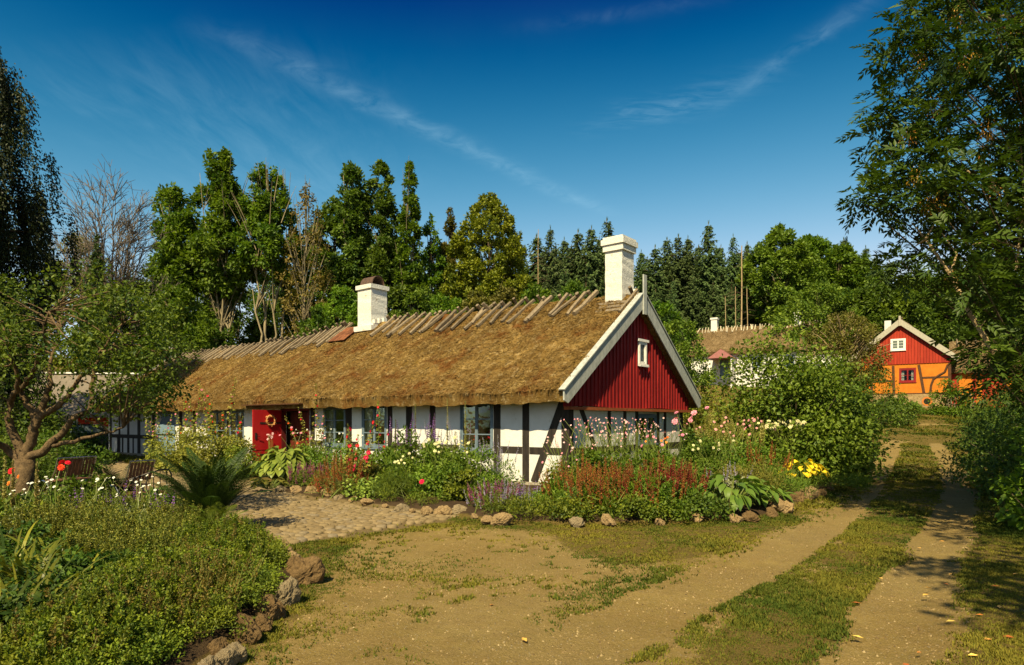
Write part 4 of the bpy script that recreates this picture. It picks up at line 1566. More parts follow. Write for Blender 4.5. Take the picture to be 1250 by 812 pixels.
def leaf_cloud(mb, rng, centres, radii, n_per, L, W, flat=0.65, tint0=0.5, tint_var=0.22, up=1.0, outw=0.8, axis=None, droop=0.2, shell=0.45):
    """leaves spread through balls of given centre and radius, facing up and out"""
    C = np.asarray(centres, float)
    R = np.asarray(radii, float)
    k = len(C)
    npc = np.maximum((n_per * (R / R.mean()) ** 2).astype(int), 3)
    idx = np.repeat(np.arange(k), npc)
    n = len(idx)
    d = unit(rng.normal(size=(n, 3)))
    rr = rng.uniform(0, 1, n) ** shell
    off = d * (rr * R[idx])[:, None] * np.array([1, 1, flat])
    P = C[idx] + off
    o = d if axis is None else unit(d * 0.7 + unit(P - axis) * 0.5)
    D = unit(rng.normal(size=(n, 3)) * 0.8 + o * outw + np.array([0, 0, -droop]))
    N = unit(rng.normal(size=(n, 3)) * 0.55 + o * 0.45 + np.array([0, 0, up]))
    ct = tint0 + rng.normal(0, tint_var * 0.7, k)
    t = np.clip(ct[idx] + rng.normal(0, tint_var, n), 0, 1)
    leaf_quads(mb, P, D, N, L * rng.uniform(0.65, 1.3, n), W * rng.uniform(0.7, 1.25, n), t)


def round_prof(t):
    return np.sin(np.pi * np.clip(t * 0.92 + 0.06, 0, 1)) ** 0.62


def column_prof(t):
    return np.clip(np.minimum(t * 5, 1) * (1 - t ** 3) ** 0.8, 0, 1)


def egg_prof(t):
    return np.sin(np.pi * np.clip(t, 0, 1) ** 0.75) ** 0.75


def broadleaf(name, label, cat, seed, H, base, R, prof, ncl, nleaf, L, leafmat, bark=BARK, tr=0.22, cr=0.24, lean=0.0, forks=1, group=None, limbs=0.55, flat=0.7, tint=0.5, shell=0.33, exposed=0.0, W=0.62, bare=0):
    """tree thing at the origin: trunk part (with limbs) and crown part"""
    rng = np.random.default_rng(seed)
    ncl, cr, nleaf, limbs, flat = int(ncl * 2.4), cr * 0.62, nleaf * 0.52, limbs * 0.45, 1.0
    root = thing(name, label, cat, (0, 0, 0), 0, group)
    tm, cm = MB(), MB()
    tops = []
    for k in range(forks):
        a = rng.uniform(0, 2 * np.pi)
        sp = R * (0.0 if forks == 1 else rng.uniform(0.25, 0.55))
        top = np.array([sp * math.cos(a) + lean, sp * math.sin(a), H * rng.uniform(0.84, 0.97)])
        p = bez((0.55 * k * math.cos(a), 0.55 * k * math.sin(a), -0.3), (0.25 * sp * math.cos(a) + lean * 0.2, 0.25 * sp * math.sin(a), H * 0.5), top, 14)
        p[1:-1] += rng.normal(0, 0.010 * H, (12, 3)) * np.array([1, 1, 0.3])
        r = tr * (1 - np.linspace(0, 1, 14) ** 0.9 * 0.92) * ((1.0 if k == 0 else 0.75) if forks < 3 else (0.85 if k == 0 else 0.6))
        tm.tube(p, r, 7)
        tops.append(p)
    t = rng.uniform(0, 1, ncl)
    th = rng.uniform(0, 2 * np.pi, ncl)
    rad = R * prof(t) * rng.uniform(0, 1, ncl) ** shell * (0.82 + 0.36 * vnoise(th * 1.3 + seed, t * 5, seed))
    z = base + (H - base) * t
    cx = lean * t
    C = np.stack([cx + rad * np.cos(th), rad * np.sin(th), z], 1)
    cr_ = R * cr * rng.uniform(0.6, 1.25, ncl) * (0.55 + 0.45 * prof(t))
    if forks > 1:
        q = rng.integers(0, forks, ncl)
        for k in range(ncl):
            p = tops[q[k]]
            i = min(13, int(np.clip(t[k], 0, 1) * 8 + 5))
            f = 0.62 if t[k] > 0.40 else 0.25
            C[k, :2] = C[k, :2] * (1 - f) + p[i, :2] * f + 0
    axis = np.array([lean * 0.5, 0, base + (H - base) * 0.45])
    leaf_cloud(cm, rng, C, cr_, int(nleaf * 3.1), L * 0.60, L * W * 0.60, flat, tint, 0.2, axis=axis)
    for k in range(ncl):
        if rng.uniform() > limbs:
            continue
        p = tops[k % forks]
        i = int(np.clip((C[k, 2] - 0.12 * H - rad[k] * 0.5) / H * 14, 2, 12))
        a = p[i]
        m = (a + C[k]) / 2 + np.array([0, 0, 0.12 * rad[k]])
        r0 = tr * 0.30 * (1 - i / 16)
        tm.tube(bez(a, m, C[k], 5), np.linspace(r0, r0 * 0.25, 5), 4, cap=False)
    for k in range(bare):                              # bare twigs poking out of the crown
        a = rng.uniform(0, 2 * np.pi)
        z = rng.uniform(base + 0.5 * (H - base), H)
        r = R * float(prof(np.array([(z - base) / (H - base)]))[0])
        p = np.array([r * 0.5 * math.cos(a), r * 0.5 * math.sin(a), z - 0.1 * H])
        q = np.array([r * 1.05 * math.cos(a), r * 1.05 * math.sin(a), z + 0.04 * H])
        tm.tube(bez(p, (p + q) / 2 + np.array([0, 0, .3]), q, 4), np.linspace(0.05, 0.012, 4), 3, cap=False)
    tm.build('trunk', bark, root, smooth=True)
    cm.build('crown', leafmat, root)
    return root


def spruce(name, label, seed, H, R, group=None, bare=0.12, sparse=1.0, mat=LF_SPRUCE):
    rng = np.random.default_rng(seed)
    root = thing(name, label, 'spruce', (0, 0, 0), 0, group)
    tm, cm = MB(), MB()
    p = np.stack([rng.normal(0, 0.02, 12).cumsum(), rng.normal(0, 0.02, 12).cumsum(), np.linspace(-0.4, H, 12)], 1)
    tm.tube(p, np.linspace(0.26, 0.02, 12), 6)
    P, D, N, Ln, T = [], [], [], [], []
    z = H * bare
    while z < H * 0.985:
        f = (z / H - bare) / (1 - bare)
        dtop = H - z
        bl = R * (1 - math.exp(-dtop / 7.5)) * (0.6 + 0.4 * min(1, f * 5 + 0.3)) + 0.10
        nb = max(4, int((6 + 5 * (1 - f)) * sparse))
        a0 = rng.uniform(0, 6.28)
        for k in range(nb):
            if rng.uniform() < 0.10:
                continue
            a = a0 + 6.283 * k / nb + rng.normal(0, 0.2)
            L = bl * rng.uniform(0.65, 1.15)
            dirh = np.array([math.cos(a), math.sin(a), 0])
            ns = max(3, int(L / 0.30))
            s = (np.arange(ns) + rng.uniform(0.2, 0.8, ns)) / ns
            sag = -0.42 * (1 - f) + 0.25 * f
            pts = dirh[None] * (s * L)[:, None]
            pts = pts + np.array([0, 0, 1.0]) * (z + sag * L * s + 0.22 * L * s ** 3 + rng.normal(0, 0.05, ns))[:, None]
            side = np.array([-dirh[1], dirh[0], 0])
            for sg in (-1, 1, 0, -0.6, 0.6):
                P.append(pts + rng.normal(0, 0.07, (ns, 3)))
                D.append(unit(dirh[None] * rng.uniform(0.5, 1.0, (ns, 1)) + side[None] * sg * rng.uniform(0.4, 1.0, (ns, 1)) + np.array([0, 0, -1]) * rng.uniform(0.15, 0.75, (ns, 1))))
                N.append(unit(rng.normal(0, 0.45, (ns, 3)) + np.array([0, 0, 0.45]) + dirh * 0.8))
                Ln.append(np.full(ns, min(0.85, 0.45 + 0.06 * dtop)) * rng.uniform(0.6, 1.2, ns) * (0.6 + 0.4 * (1 - s)))
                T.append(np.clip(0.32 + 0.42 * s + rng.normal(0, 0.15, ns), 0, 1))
            if f < 0.3 or rng.uniform() < 0.2:
                tm.tube([(0, 0, z), pts[-1]], [0.03, 0.008], 3, cap=False)
        z += (0.40 + 0.20 * rng.uniform()) * (0.75 + 0.5 * (1 - f))
    P, D, N, Ln, T = map(np.concatenate, (P, D, N, Ln, T))
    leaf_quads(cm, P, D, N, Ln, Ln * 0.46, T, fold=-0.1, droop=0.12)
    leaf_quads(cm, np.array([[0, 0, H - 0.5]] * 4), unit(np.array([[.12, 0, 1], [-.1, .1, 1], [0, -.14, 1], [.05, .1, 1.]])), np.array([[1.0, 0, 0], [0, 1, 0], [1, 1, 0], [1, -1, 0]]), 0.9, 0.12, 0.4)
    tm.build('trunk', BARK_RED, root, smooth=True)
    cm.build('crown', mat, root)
    return root


def tpos(px, Y):
    X = (px - CX) / F * Y
    return (X, Y, gz(X, Y))


def theight(px, top, Y):
    X = (px - CX) / F * Y
    return EYE + (HZ - top) / F * Y - gz(X, Y)


def setting(root, px, Y, rz=0.0):
    root.location = tpos(px, Y)
    root.rotation_euler = (0, 0, rz)
    return root


ORD = ['first', 'second', 'third', 'fourth', 'fifth', 'sixth', 'seventh', 'eighth', 'ninth', 'tenth', 'eleventh', 'twelfth', 'thirteenth', 'fourteenth', 'fifteenth', 'sixteenth', 'seventeenth', 'eighteenth', 'nineteenth', 'twentieth']

# --- spruces on the wooded hill
protos = []
row = [(655, 287, 76), (672, 277, 74), (689, 291, 80), (706, 281, 76), (722, 277, 74), (741, 267, 78), (783, 306, 82), (800, 300, 80), (814, 291, 84), (828, 287, 82), (840, 289, 86), (865, 271, 80), (880, 300, 88), (895, 287, 84), (912, 296, 86), (1001, 290, 96), (1030, 291, 92), (1057, 301, 88), (1069, 312, 92), (1086, 318, 86)]
HREF = 24.0
for k in range(4):
    protos.append((spruce('spruce', 'x', 100 + k, HREF, (3.9, 3.4, 4.2, 3.7)[k], None, (0.10, 0.14, 0.06, 0.22)[k], (1, 0.85, 1.1, 0.8)[k]), [False]))
rngT = np.random.default_rng(77)


def use_spruce(k, px, top, Y, label, group):
    pr, used = protos[k]
    H = theight(px, top, Y)
    s = H / HREF
    w = s * rngT.uniform(0.8, 1.25)
    if not used[0]:
        used[0] = True
        o = pr
        o['label'] = label
        o['group'] = group
        o.location = tpos(px, Y)
        o.rotation_euler = (0, 0, rngT.uniform(0, 6))
        o.scale = (w, w, s)
        return o
    return dup(pr, tpos(px, Y), rngT.uniform(0, 6.28), label, group, (w, w, s))


for k, (px, top, Y) in enumerate(row):
    side = 'between the cottage chimneys' if px < 745 else ('right of the gable chimney' if px < 930 else 'above the ochre house')
    i = k if px < 745 else (k - 6 if px < 930 else k - 15)
    use_spruce(k % 4, px, top, Y, f'{ORD[i]} tall dark spruce from the left on the hill {side}', 'spruces on the skyline of the hill')
back = [(640, 302), (664, 300), (681, 296), (698, 296), (715, 292), (733, 286), (765, 300), (792, 310), (820, 300), (850, 296), (873, 297), (903, 302), (930, 300), (948, 306), (968, 300), (990, 304), (1015, 300), (1045, 303), (1076, 322), (1100, 330), (1120, 322), (1145, 330), (1170, 325), (1200, 330), (1230, 322)]
for k, (px, top) in enumerate(back):
    use_spruce((k * 3 + 1) % 4, px + rngT.uniform(-3, 3), top + 4, 98 + 5 * (k % 3), 'dark spruce of the rear rank, its tip just showing between the trees in front', 'spruces of the rear rank')
low = [(800, 345, 74), (822, 340, 70), (846, 338, 76), (870, 345, 78), (893, 342, 80), (690, 330, 66), (715, 335, 68), (668, 332, 64)]
for k, (px, top, Y) in enumerate(low):
    use_spruce((k * 2 + 1) % 4, px, top, Y, 'shorter spruce filling the foot of the dark wood behind the roofs', 'shorter spruces at the foot of the wood')


def pole_tree(px, top, base, Y, label, w, branches, seed):
    rng = np.random.default_rng(seed)
    x, y, z = tpos(px, Y)
    H = theight(px, top, Y)
    t = thing('dead_spruce_pole', label, 'dead tree', (x, y, z))
    mb = MB()
    p = np.stack([rng.normal(0, 0.03, 8).cumsum(), np.zeros(8), np.linspace(-0.2, H, 8)], 1)
    mb.tube(p, np.linspace(w, w * 0.45, 8), 6)
    mb.build('trunk', BARK_DRY, t)
    b = MB()
    for k in range(branches):
        zz = H * rng.uniform(0.25, 0.97)
        a = rng.uniform(0, 6.28)
        L = rng.uniform(0.5, 1.6)
        b.tube([(0, 0, zz), (L * math.cos(a), L * math.sin(a), zz - 0.25 * L)], [0.025, 0.006], 3, cap=False)
    if branches:
        b.build('branch', BARK, t)


pole_tree(905, 300, 400, 70, 'tall bare pale trunk of a dead spruce above the white longhouse', 0.11, 14, 1)
pole_tree(657, 280, 390, 60, 'thin dead spruce with bare twigs left of the gable chimney', 0.06, 60, 2)
pole_tree(913, 352, 400, 68, 'short thin bare trunk just right of the tall dead spruce', 0.07, 10, 3)
pole_tree(898, 350, 400, 69, 'short thin bare trunk just left of the tall dead spruce', 0.06, 14, 4)
pole_tree(886, 362, 400, 69, 'shortest of the bare trunks in front of the dark spruces', 0.06, 8, 5)

# --- leafy trees along the wood edge, left to right
T = broadleaf


def TREE(px, top, Y, R, rz, **kw):
    H = theight(px, top, Y)
    return setting(T(H=H, R=R, **kw), px, Y, rz)


TREE(228, 236, 58, 5.4, 0.3, name='ash_tree', label='broad bushy ash at the left end of the tall trees behind the cottage', cat='tree', forks=4, seed=1, base=6.0, prof=egg_prof, ncl=95, nleaf=62, L=0.62, leafmat=LF_MID, tr=0.24, cr=0.24, bark=BARK_PALE)
TREE(278, 191, 57, 4.3, 1.0, name='ash_tree', label='tallest ash with forked pale trunk left of the gap in the wood edge', cat='tree', seed=2, base=11.5, prof=egg_prof, ncl=95, nleaf=52, L=0.58, leafmat=LF_MID, bark=BARK_PALE, tr=0.25, cr=0.25, forks=4, bare=14)
TREE(327, 204, 56, 3.4, 2.0, name='ash_tree', label='slender ash with bare pale stem right of the tallest ash', cat='tree', seed=3, base=13.0, prof=egg_prof, ncl=62, nleaf=44, L=0.55, leafmat=LF_MID, bark=BARK_PALE, tr=0.24, cr=0.24, forks=3, bare=22, limbs=0.8)
TREE(349, 212, 58, 1.5, 2.6, name='ash_tree', label='very thin ash stem with leaf tufts beside the brownish tree', cat='tree', seed=4, base=12.0, prof=column_prof, ncl=34, nleaf=34, L=0.5, leafmat=LF_MID, bark=BARK_PALE, tr=0.16, cr=0.34, lean=0.9, bare=12)
TREE(374, 224, 55, 2.3, 0.5, name='sparse_tree', label='sparse brownish tree with see-through crown behind the cottage roof', cat='tree', seed=5, base=4.5, prof=egg_prof, ncl=85, nleaf=11, L=0.42, leafmat=LF_BROWN, bark=BARK_PALE, tr=0.15, cr=0.3, bare=30, limbs=0.9)
TREE(408, 245, 62, 5.0, 1.4, name='maple_tree', label='dense dark green maple left of the chimney with the cowl', cat='tree', seed=6, base=3.0, prof=egg_prof, ncl=110, nleaf=62, L=0.62, leafmat=LF_DARK, tr=0.3, cr=0.22)
TREE(436, 202, 60, 3.2, 0.2, name='ash_tree', label='tall ivy-clad ash with bushy head, left of the pair above the cowl chimney', cat='tree', seed=7, base=10.5, forks=2, prof=egg_prof, ncl=60, nleaf=52, L=0.58, leafmat=LF_DARK, bark=BARK_PALE, tr=0.24, cr=0.3)
TREE(464, 199, 61, 2.5, 2.2, name='ash_tree', label='tall ash with bushy head, right of the pair above the cowl chimney', cat='tree', seed=8, base=12.0, prof=egg_prof, ncl=55, nleaf=52, L=0.58, leafmat=LF_DARK, bark=BARK_PALE, tr=0.22, cr=0.3)
TREE(497, 197, 59, 1.35, 0.7, name='ash_tree', label='narrow column-shaped ash right of the chimney with the cowl', cat='tree', seed=9, base=3.0, prof=column_prof, ncl=85, nleaf=42, L=0.5, leafmat=LF_MID, bark=BARK_PALE, tr=0.2, cr=0.40, lean=0.3, bare=12)
TREE(470, 300, 60, 3.6, 0.7, name='maple_tree', label='dark low tree filling the gap behind the cowl chimney', cat='tree', seed=10, base=2.0, prof=round_prof, ncl=70, nleaf=55, L=0.6, leafmat=LF_DARK, tr=0.2, cr=0.26)
TREE(526, 264, 62, 1.7, 0.9, name='young_ash', label='ragged slim tree left of the yellow-green lime', cat='tree', seed=11, base=4.0, prof=egg_prof, ncl=50, nleaf=34, L=0.5, leafmat=LF_MID, tr=0.15, cr=0.34, bare=14)
TREE(549, 256, 64, 1.5, 0.2, name='young_ash', label='ragged dark tree touching the left side of the yellow-green lime', cat='tree', seed=12, base=3.0, prof=column_prof, ncl=60, nleaf=34, L=0.5, leafmat=LF_OLIVE, tr=0.16, cr=0.36, bare=14)
TREE(597, 243, 58, 4.1, 0.0, name='lime_tree', label='dense round yellow-green lime in the middle of the wood edge', cat='tree', seed=13, base=2.5, prof=round_prof, ncl=190, nleaf=80, L=0.46, leafmat=LF_YELLOW, tr=0.3, cr=0.20)
TREE(952, 279, 80, 4.9, 0.0, name='oak_tree', label='big light green oak with visible trunk among the spruces', cat='tree', seed=14, base=6.0, prof=egg_prof, ncl=120, nleaf=60, L=0.70, leafmat=LF_BRIGHT, bark=BARK_PALE, tr=0.32, cr=0.22)
TREE(990, 292, 88, 4.8, 1.0, name='maple_tree', label='dense dark green tree right behind the big light green oak', cat='tree', seed=15, base=4.0, prof=round_prof, ncl=110, nleaf=55, L=0.72, leafmat=LF_MID, tr=0.3, cr=0.22)
TREE(1024, 303, 84, 4.6, 2.0, name='maple_tree', label='dark green rounded tree left above the ochre house', cat='tree', seed=16, base=3.0, prof=round_prof, ncl=100, nleaf=55, L=0.7, leafmat=LF_MID, tr=0.3, cr=0.23)
TREE(1000, 348, 66, 4.6, 2.0, name='hazel_tree', label='bright green leafy tree below the dark rounded trees', cat='tree', seed=17, base=1.0, prof=round_prof, ncl=90, nleaf=60, L=0.52, leafmat=LF_BRIGHT, tr=0.16, cr=0.24)
TREE(1120, 345, 64, 5.2, 0.4, name='maple_tree', label='wide green tree right behind the roof of the ochre house', cat='tree', seed=18, base=1.5, prof=round_prof, ncl=110, nleaf=60, L=0.58, leafmat=LF_MID, tr=0.25, cr=0.22)
TREE(1062, 352, 66, 4.2, 0.9, name='maple_tree', label='dark tree left behind the gable of the ochre house', cat='tree', seed=19, base=1.5, prof=round_prof, ncl=90, nleaf=60, L=0.58, leafmat=LF_DARK, tr=0.25, cr=0.23)
TREE(1185, 330, 58, 5.0, 1.9, name='maple_tree', label='shady tree over the wing roof of the ochre house', cat='tree', seed=20, base=1.5, prof=round_prof, ncl=110, nleaf=60, L=0.56, leafmat=LF_DARK, tr=0.25, cr=0.22)
TREE(1030, 385, 47, 3.0, 0.9, name='old_plum_tree', label='twiggy olive green tree left of the ochre gable', cat='tree', seed=21, base=0.8, prof=round_prof, ncl=90, nleaf=40, L=0.30, leafmat=LF_OLIVE, bark=BARK_DRY, tr=0.14, cr=0.24, bare=50, limbs=0.9)
TREE(97, 290, 52, 3.6, 0.9, name='willow_tree', label='low yellowish tree at the foot of the bare tree', cat='tree', seed=22, base=1.5, prof=round_prof, ncl=90, nleaf=45, L=0.42, leafmat=LF_YELLOW, tr=0.16, cr=0.24)
TREE(160, 345, 54, 4.2, 0.5, name='hazel_tree', label='green bushy tree between the bare tree and the apple tree', cat='tree', seed=23, base=0.8, prof=round_prof, ncl=90, nleaf=55, L=0.46, leafmat=LF_MID, tr=0.16, cr=0.24)
TREE(118, 285, 47, 0.7, 0.5, name='cypress', label='small dark pointed evergreen in front of the bare tree', cat='tree', seed=24, base=0.8, prof=egg_prof, ncl=70, nleaf=38, L=0.30, leafmat=LF_SPRUCE, tr=0.10, cr=0.4)
TREE(830, 388, 26, 1.35, 0.5, name='elder_shrub', label='fresh green young tree peeking out behind the red gable', cat='tree', seed=25, base=0.8, prof=round_prof, ncl=55, nleaf=45, L=0.19, leafmat=LF_BRIGHT, tr=0.07, cr=0.28)
for k, (px, top, Y, R, m, lab) in enumerate(((215, 352, 47, 3.0, LF_MID, 'leafy bush under the broad ash at the far end of the roof'), (255, 390, 50, 2.4, LF_DARK, 'dark bush at the feet of the two forked ashes'), (318, 392, 62, 2.6, LF_DARK, 'shaded bush between the pale trunks of the wood edge'), (355, 352, 63, 3.4, LF_DARK, 'tall dark bush behind the sparse brownish tree'), (415, 352, 49, 2.6, LF_MID, 'fresh green bush just left of the cowl chimney'), (388, 380, 47, 2.0, LF_DARK, 'low bush peeping over the ridge left of the cowl chimney'), (510, 350, 52, 2.8, LF_BRIGHT, 'light green bush just right of the cowl chimney'), (545, 362, 48, 2.6, LF_MID, 'mid green bush over the ridge in the middle of the roof'), (582, 358, 47, 2.2, LF_OLIVE, 'olive bush under the yellow-green lime'), (618, 352, 50, 2.6, LF_OLIVE, 'dry grass-green bush right below the yellow-green lime'), (655, 350, 48, 2.6, LF_MID, 'green bush left of the white gable chimney'), (700, 348, 50, 2.6, LF_DARK, 'dark green bush touching the white gable chimney'), (800, 372, 50, 3.0, LF_MID, 'green bush right behind the red gable top'), (940, 365, 84, 2.8, LF_OLIVE, 'reedy olive bush below the trunk of the big oak'), (1160, 418, 57, 2.4, LF_MID, 'green bush at the back of the wing roof'))):
    TREE(px, top, Y, R, k * 0.7, name='woodland_bush', label=lab, cat='bush', seed=40 + k, base=0.5, prof=round_prof, ncl=60, nleaf=52, L=0.40, leafmat=m, tr=0.08, cr=0.27, group=None)

deep = [(195, 318, 70, 4.6), (240, 300, 74, 5.2), (292, 330, 84, 5.2), (345, 330, 82, 5.0), (385, 290, 78, 5.2), (440, 285, 76, 5.4), (492, 300, 74, 5.0), (530, 305, 76, 4.8), (562, 300, 78, 4.8), (620, 305, 74, 4.4), (1050, 322, 92, 5.0), (1100, 320, 90, 5.2), (1150, 318, 88, 5.4), (1215, 315, 84, 5.6)]
dm = [T('wood_tree', 'x', 'tree', 90 + k, 16.0, 0.6, 5.0, round_prof, 80, 34, 0.62, LF_DARK, tr=0.2, cr=0.27) for k in range(2)]
for k, (px, top, Y, R) in enumerate(deep):
    s_ = theight(px, top, Y) / 16.0
    lab = f'dark tree deep in the wood, {ORD[k]} from the left behind the front trees'
    if k < 2:
        dm[k]['label'] = lab
        dm[k]['group'] = 'dark trees deep in the wood'
        dm[k].location = tpos(px, Y)
        dm[k].scale = (R / 5.0, R / 5.0, s_)
    else:
        dup(dm[k % 2], tpos(px, Y), k * 1.3, lab, 'dark trees deep in the wood', (R / 5.0, R / 5.0, s_))


# --- bare tree
def bare_tree():
    rng = np.random.default_rng(9)
    px, Y = 131, 50
    x, y, z = tpos(px, Y)
    H = theight(px, 229, Y)
    t = thing('bare_tree', 'leafless grey tree with a fan of fine twigs beside the dark birch', 'dead tree', (x, y, z))
    tr, br = MB(), MB()
    tr.tube([(0, 0, -0.3), (0.1, 0, H * 0.2), (0.0, 0.1, H * 0.42)], [0.3, 0.24, 0.18], 7)
    for k in range(26):
        a = rng.uniform(0, 6.28)
        sp = rng.uniform(0.5, 4.5)
        b0 = np.array([0, 0.05, H * rng.uniform(0.22, 0.42)])
        tip = np.array([sp * math.cos(a), sp * math.sin(a) * 0.8, H * (1.0 - 0.018 * sp * sp) * rng.uniform(0.90, 1.0)])
        c = bez(b0, (tip[0] * 0.55, tip[1] * 0.55, H * 0.55), tip, 12)
        c[1:] += rng.normal(0, 0.06, (11, 3))
        tr.tube(c, np.linspace(0.10, 0.016, 12), 5, cap=False)
        for j in range(22):
            i = rng.integers(3, 12)
            d = unit(np.array([rng.normal(0, 0.5) + 0.4 * math.cos(a), rng.normal(0, 0.5) + 0.4 * math.sin(a), rng.uniform(0.5, 1.2)]))
            L = rng.uniform(0.8, 2.4)
            q = c[i] + d * L
            br.tube(bez(c[i], c[i] + d * L * 0.5 + rng.normal(0, .08, 3), q, 4), np.linspace(0.034, 0.016, 4), 3, cap=False)
            for _ in range(5):
                e = c[i] + d * L * rng.uniform(0.4, 1.0)
                br.tube([e, e + unit(d + rng.normal(0, 0.5, 3)) * rng.uniform(0.4, 1.0)], [0.018, 0.013], 3, cap=False)
    tr.build('trunk', BARK, t, smooth=True)
    br.build('twig', mat_rough('grey_twig', (0.09, 0.075, 0.055), (0.16, 0.13, 0.10), 6), t)


bare_tree()


# --- dark weeping birch at the left edge
def birch():
    rng = np.random.default_rng(12)
    x, y = at(-84, 0, 23)[:2]
    t = thing('weeping_birch', 'tall dark weeping birch with hanging leaf curtains at the left edge', 'tree', (x, y, gz(x, y)))
    H = 16.2
    tr, cr = MB(), MB()
    tr.tube(np.stack([0.2 * np.sin(np.linspace(0, 4, 10)), np.zeros(10), np.linspace(-0.2, H, 10)], 1), np.linspace(0.26, 0.03, 10), 7)
    P, D, T = [], [], []
    for k in range(1300):
        f = rng.uniform(0.04, 0.98)
        a = rng.uniform(0, 6.28)
        R = 3.9 * math.sin(math.pi * min(1, (f * 0.95 + 0.05)) ** 0.85) ** 0.5 * rng.uniform(0.2, 1.0) * (0.85 + 0.3 * math.sin(a * 3 + f * 9))
        b0 = np.array([0, 0, H * f * 0.92])
        tip = np.array([R * math.cos(a), R * math.sin(a), H * f + 0.3])
        if k % 4 == 0:
            tr.tube(bez(b0, (b0 + tip) / 2 + np.array([0, 0, 0.5]), tip, 5), np.linspace(0.05, 0.012, 5), 4, cap=False)
        L = rng.uniform(1.2, 3.4)
        n = int(L * 130)
        s = rng.uniform(0, 1, n)
        out = np.array([math.cos(a), math.sin(a), 0])
        p = tip + out * (0.35 * np.sqrt(s))[:, None] - np.array([0, 0, 1.0]) * (L * s ** 1.2)[:, None] + rng.normal(0, 0.10, (n, 3))
        P.append(p)
        D.append(unit(rng.normal(0, 0.5, (n, 3)) + np.array([0, 0, -0.9]) + out * 0.3))
        T.append(np.clip(rng.uniform(0.2, 0.7) + rng.normal(0, 0.2, n), 0, 1))
    P, D, T = map(np.concatenate, (P, D, T))
    n = len(P)
    leaf_quads(cr, P, D, unit(rng.normal(0, 0.6, (n, 3)) + np.array([0.1, -0.5, 0.5])), rng.uniform(0.08, 0.15, n), rng.uniform(0.04, 0.075, n), T)
    tr.build('trunk', BARK, t, smooth=True)
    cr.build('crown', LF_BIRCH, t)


birch()


# --- old apple tree in front of the cottage's far end
def apple():
    rng = np.random.default_rng(15)
    Y0 = 11.0
    bx, by = at(30, 0, Y0)[:2]
    t = thing('apple_tree', 'old gnarled apple tree with low spreading limbs left of the cottage', 'tree', (bx, by, 0))
    tr, cr = MB(), MB()

    def W(px, py, dy=0.0):
        p = at(px, py, Y0 + dy)
        return np.array([p[0] - bx, p[1] - by, p[2]])
    tr.tube([(0, 0, -0.15), W(27, 590) * 1.0, W(30, 560)], [0.21, 0.17, 0.16], 8)
    fork = W(30, 560)
    limbs = [
        ([fork, W(38, 535), W(44, 515), W(48, 500)], 0.085, 0.07),
        ([W(48, 502), W(56, 488), W(62, 465), W(60, 440, 0.3), W(75, 400, 0.5)], 0.06, 0.02),
        ([W(44, 512), W(34, 495), W(24, 478), W(40, 455, -.3), W(52, 420, -.6), W(60, 380, -.8)], 0.06, 0.015),
        ([W(46, 510), W(66, 500), W(84, 482), W(98, 462), W(120, 430, .2), W(150, 395, .3)], 0.06, 0.015),
        ([fork, W(20, 540), W(10, 515), W(12, 490), W(25, 470, -.5), W(10, 420, -.8)], 0.09, 0.02),
        ([fork, W(10, 552), W(-10, 535, -.3), W(-40, 500, -.6), W(-60, 440, -.7)], 0.08, 0.02),
        ([fork, W(50, 552), W(70, 535), W(88, 512), W(110, 500, .4), W(135, 480, .8), W(175, 455, 1.2)], 0.08, 0.018),
        ([W(60, 545), W(75, 541), W(95, 538, -.3), W(125, 530, -.5), W(150, 522, -.6)], 0.05, 0.012),
        ([W(110, 500, .4), W(112, 470, .5), W(118, 440, .6), W(150, 410, 1)], 0.045, 0.012),
        ([W(120, 430, .2), W(160, 420, .2), W(195, 430, .3)], 0.03, 0.01),
    ]
    LP = []
    for pts, r0, r1 in limbs:
        p = np.array(pts)
        tt = np.linspace(0, len(p) - 1, len(p) * 4)
        q = np.stack([np.interp(tt, np.arange(len(p)), p[:, i]) for i in range(3)], 1)
        q[1:-1] = (q[:-2] + q[1:-1] * 2 + q[2:]) / 4
        q[1:-1] += rng.normal(0, 0.012, (len(q) - 2, 3))
        tr.tube(q, np.linspace(r0, r1, len(q)), 7)
        LP.append(q[2:])
    LP = np.concatenate(LP)
    C, R = [], []
    for k in range(215):
        px = rng.uniform(-75, 222)
        u = (px - 75) / 150
        top = 320 + 60 * abs(u) ** 2.2 + rng.uniform(0, 25)
        bot = 470 - 25 * math.cos(px * 0.05)
        if 120 < px < 215:
            bot = 500
        py = rng.uniform(top, bot)
        hole = (25 < px < 95 and 445 < py < 520)
        if hole and rng.uniform() < 0.95:
            continue
        dy = rng.uniform(-1.9, 2.1) * (1 - 0.5 * abs(u))
        C.append(W(px, py, dy))
        R.append(rng.uniform(0.17, 0.36))
    for px, py in ((205, 430), (215, 418), (190, 447), (200, 470), (170, 478), (150, 500), (225, 440), (180, 500), (195, 485), (112, 505), (130, 515), (8, 470), (-10, 480), (12, 505), (-20, 500)):
        C.append(W(px, py, rng.uniform(-0.4, 0.5)))
        R.append(0.26)
    leaf_cloud(cr, rng, C, R, 66, 0.070, 0.046, 0.8, 0.46, 0.24, droop=0.25)
    for c in C[::2]:
        q = LP[np.argmin(((LP - c) ** 2).sum(1))]
        tr.tube(bez(q, (q + c) / 2 + rng.normal(0, 0.08, 3) + np.array([0, 0, 0.06]), c, 6), np.linspace(0.018, 0.005, 6), 4, cap=False)
    tr.build('trunk', mat_rough('mossy_apple_bark', (0.05, 0.033, 0.017), (0.19, 0.125, 0.06), 12, 0.9, 1.0, 0.03), t, smooth=True)
    cr.build('crown', mat_leaf('apple_leaf', (0.015, 0.034, 0.005), (0.088, 0.110, 0.010), 0.36), t)


apple()


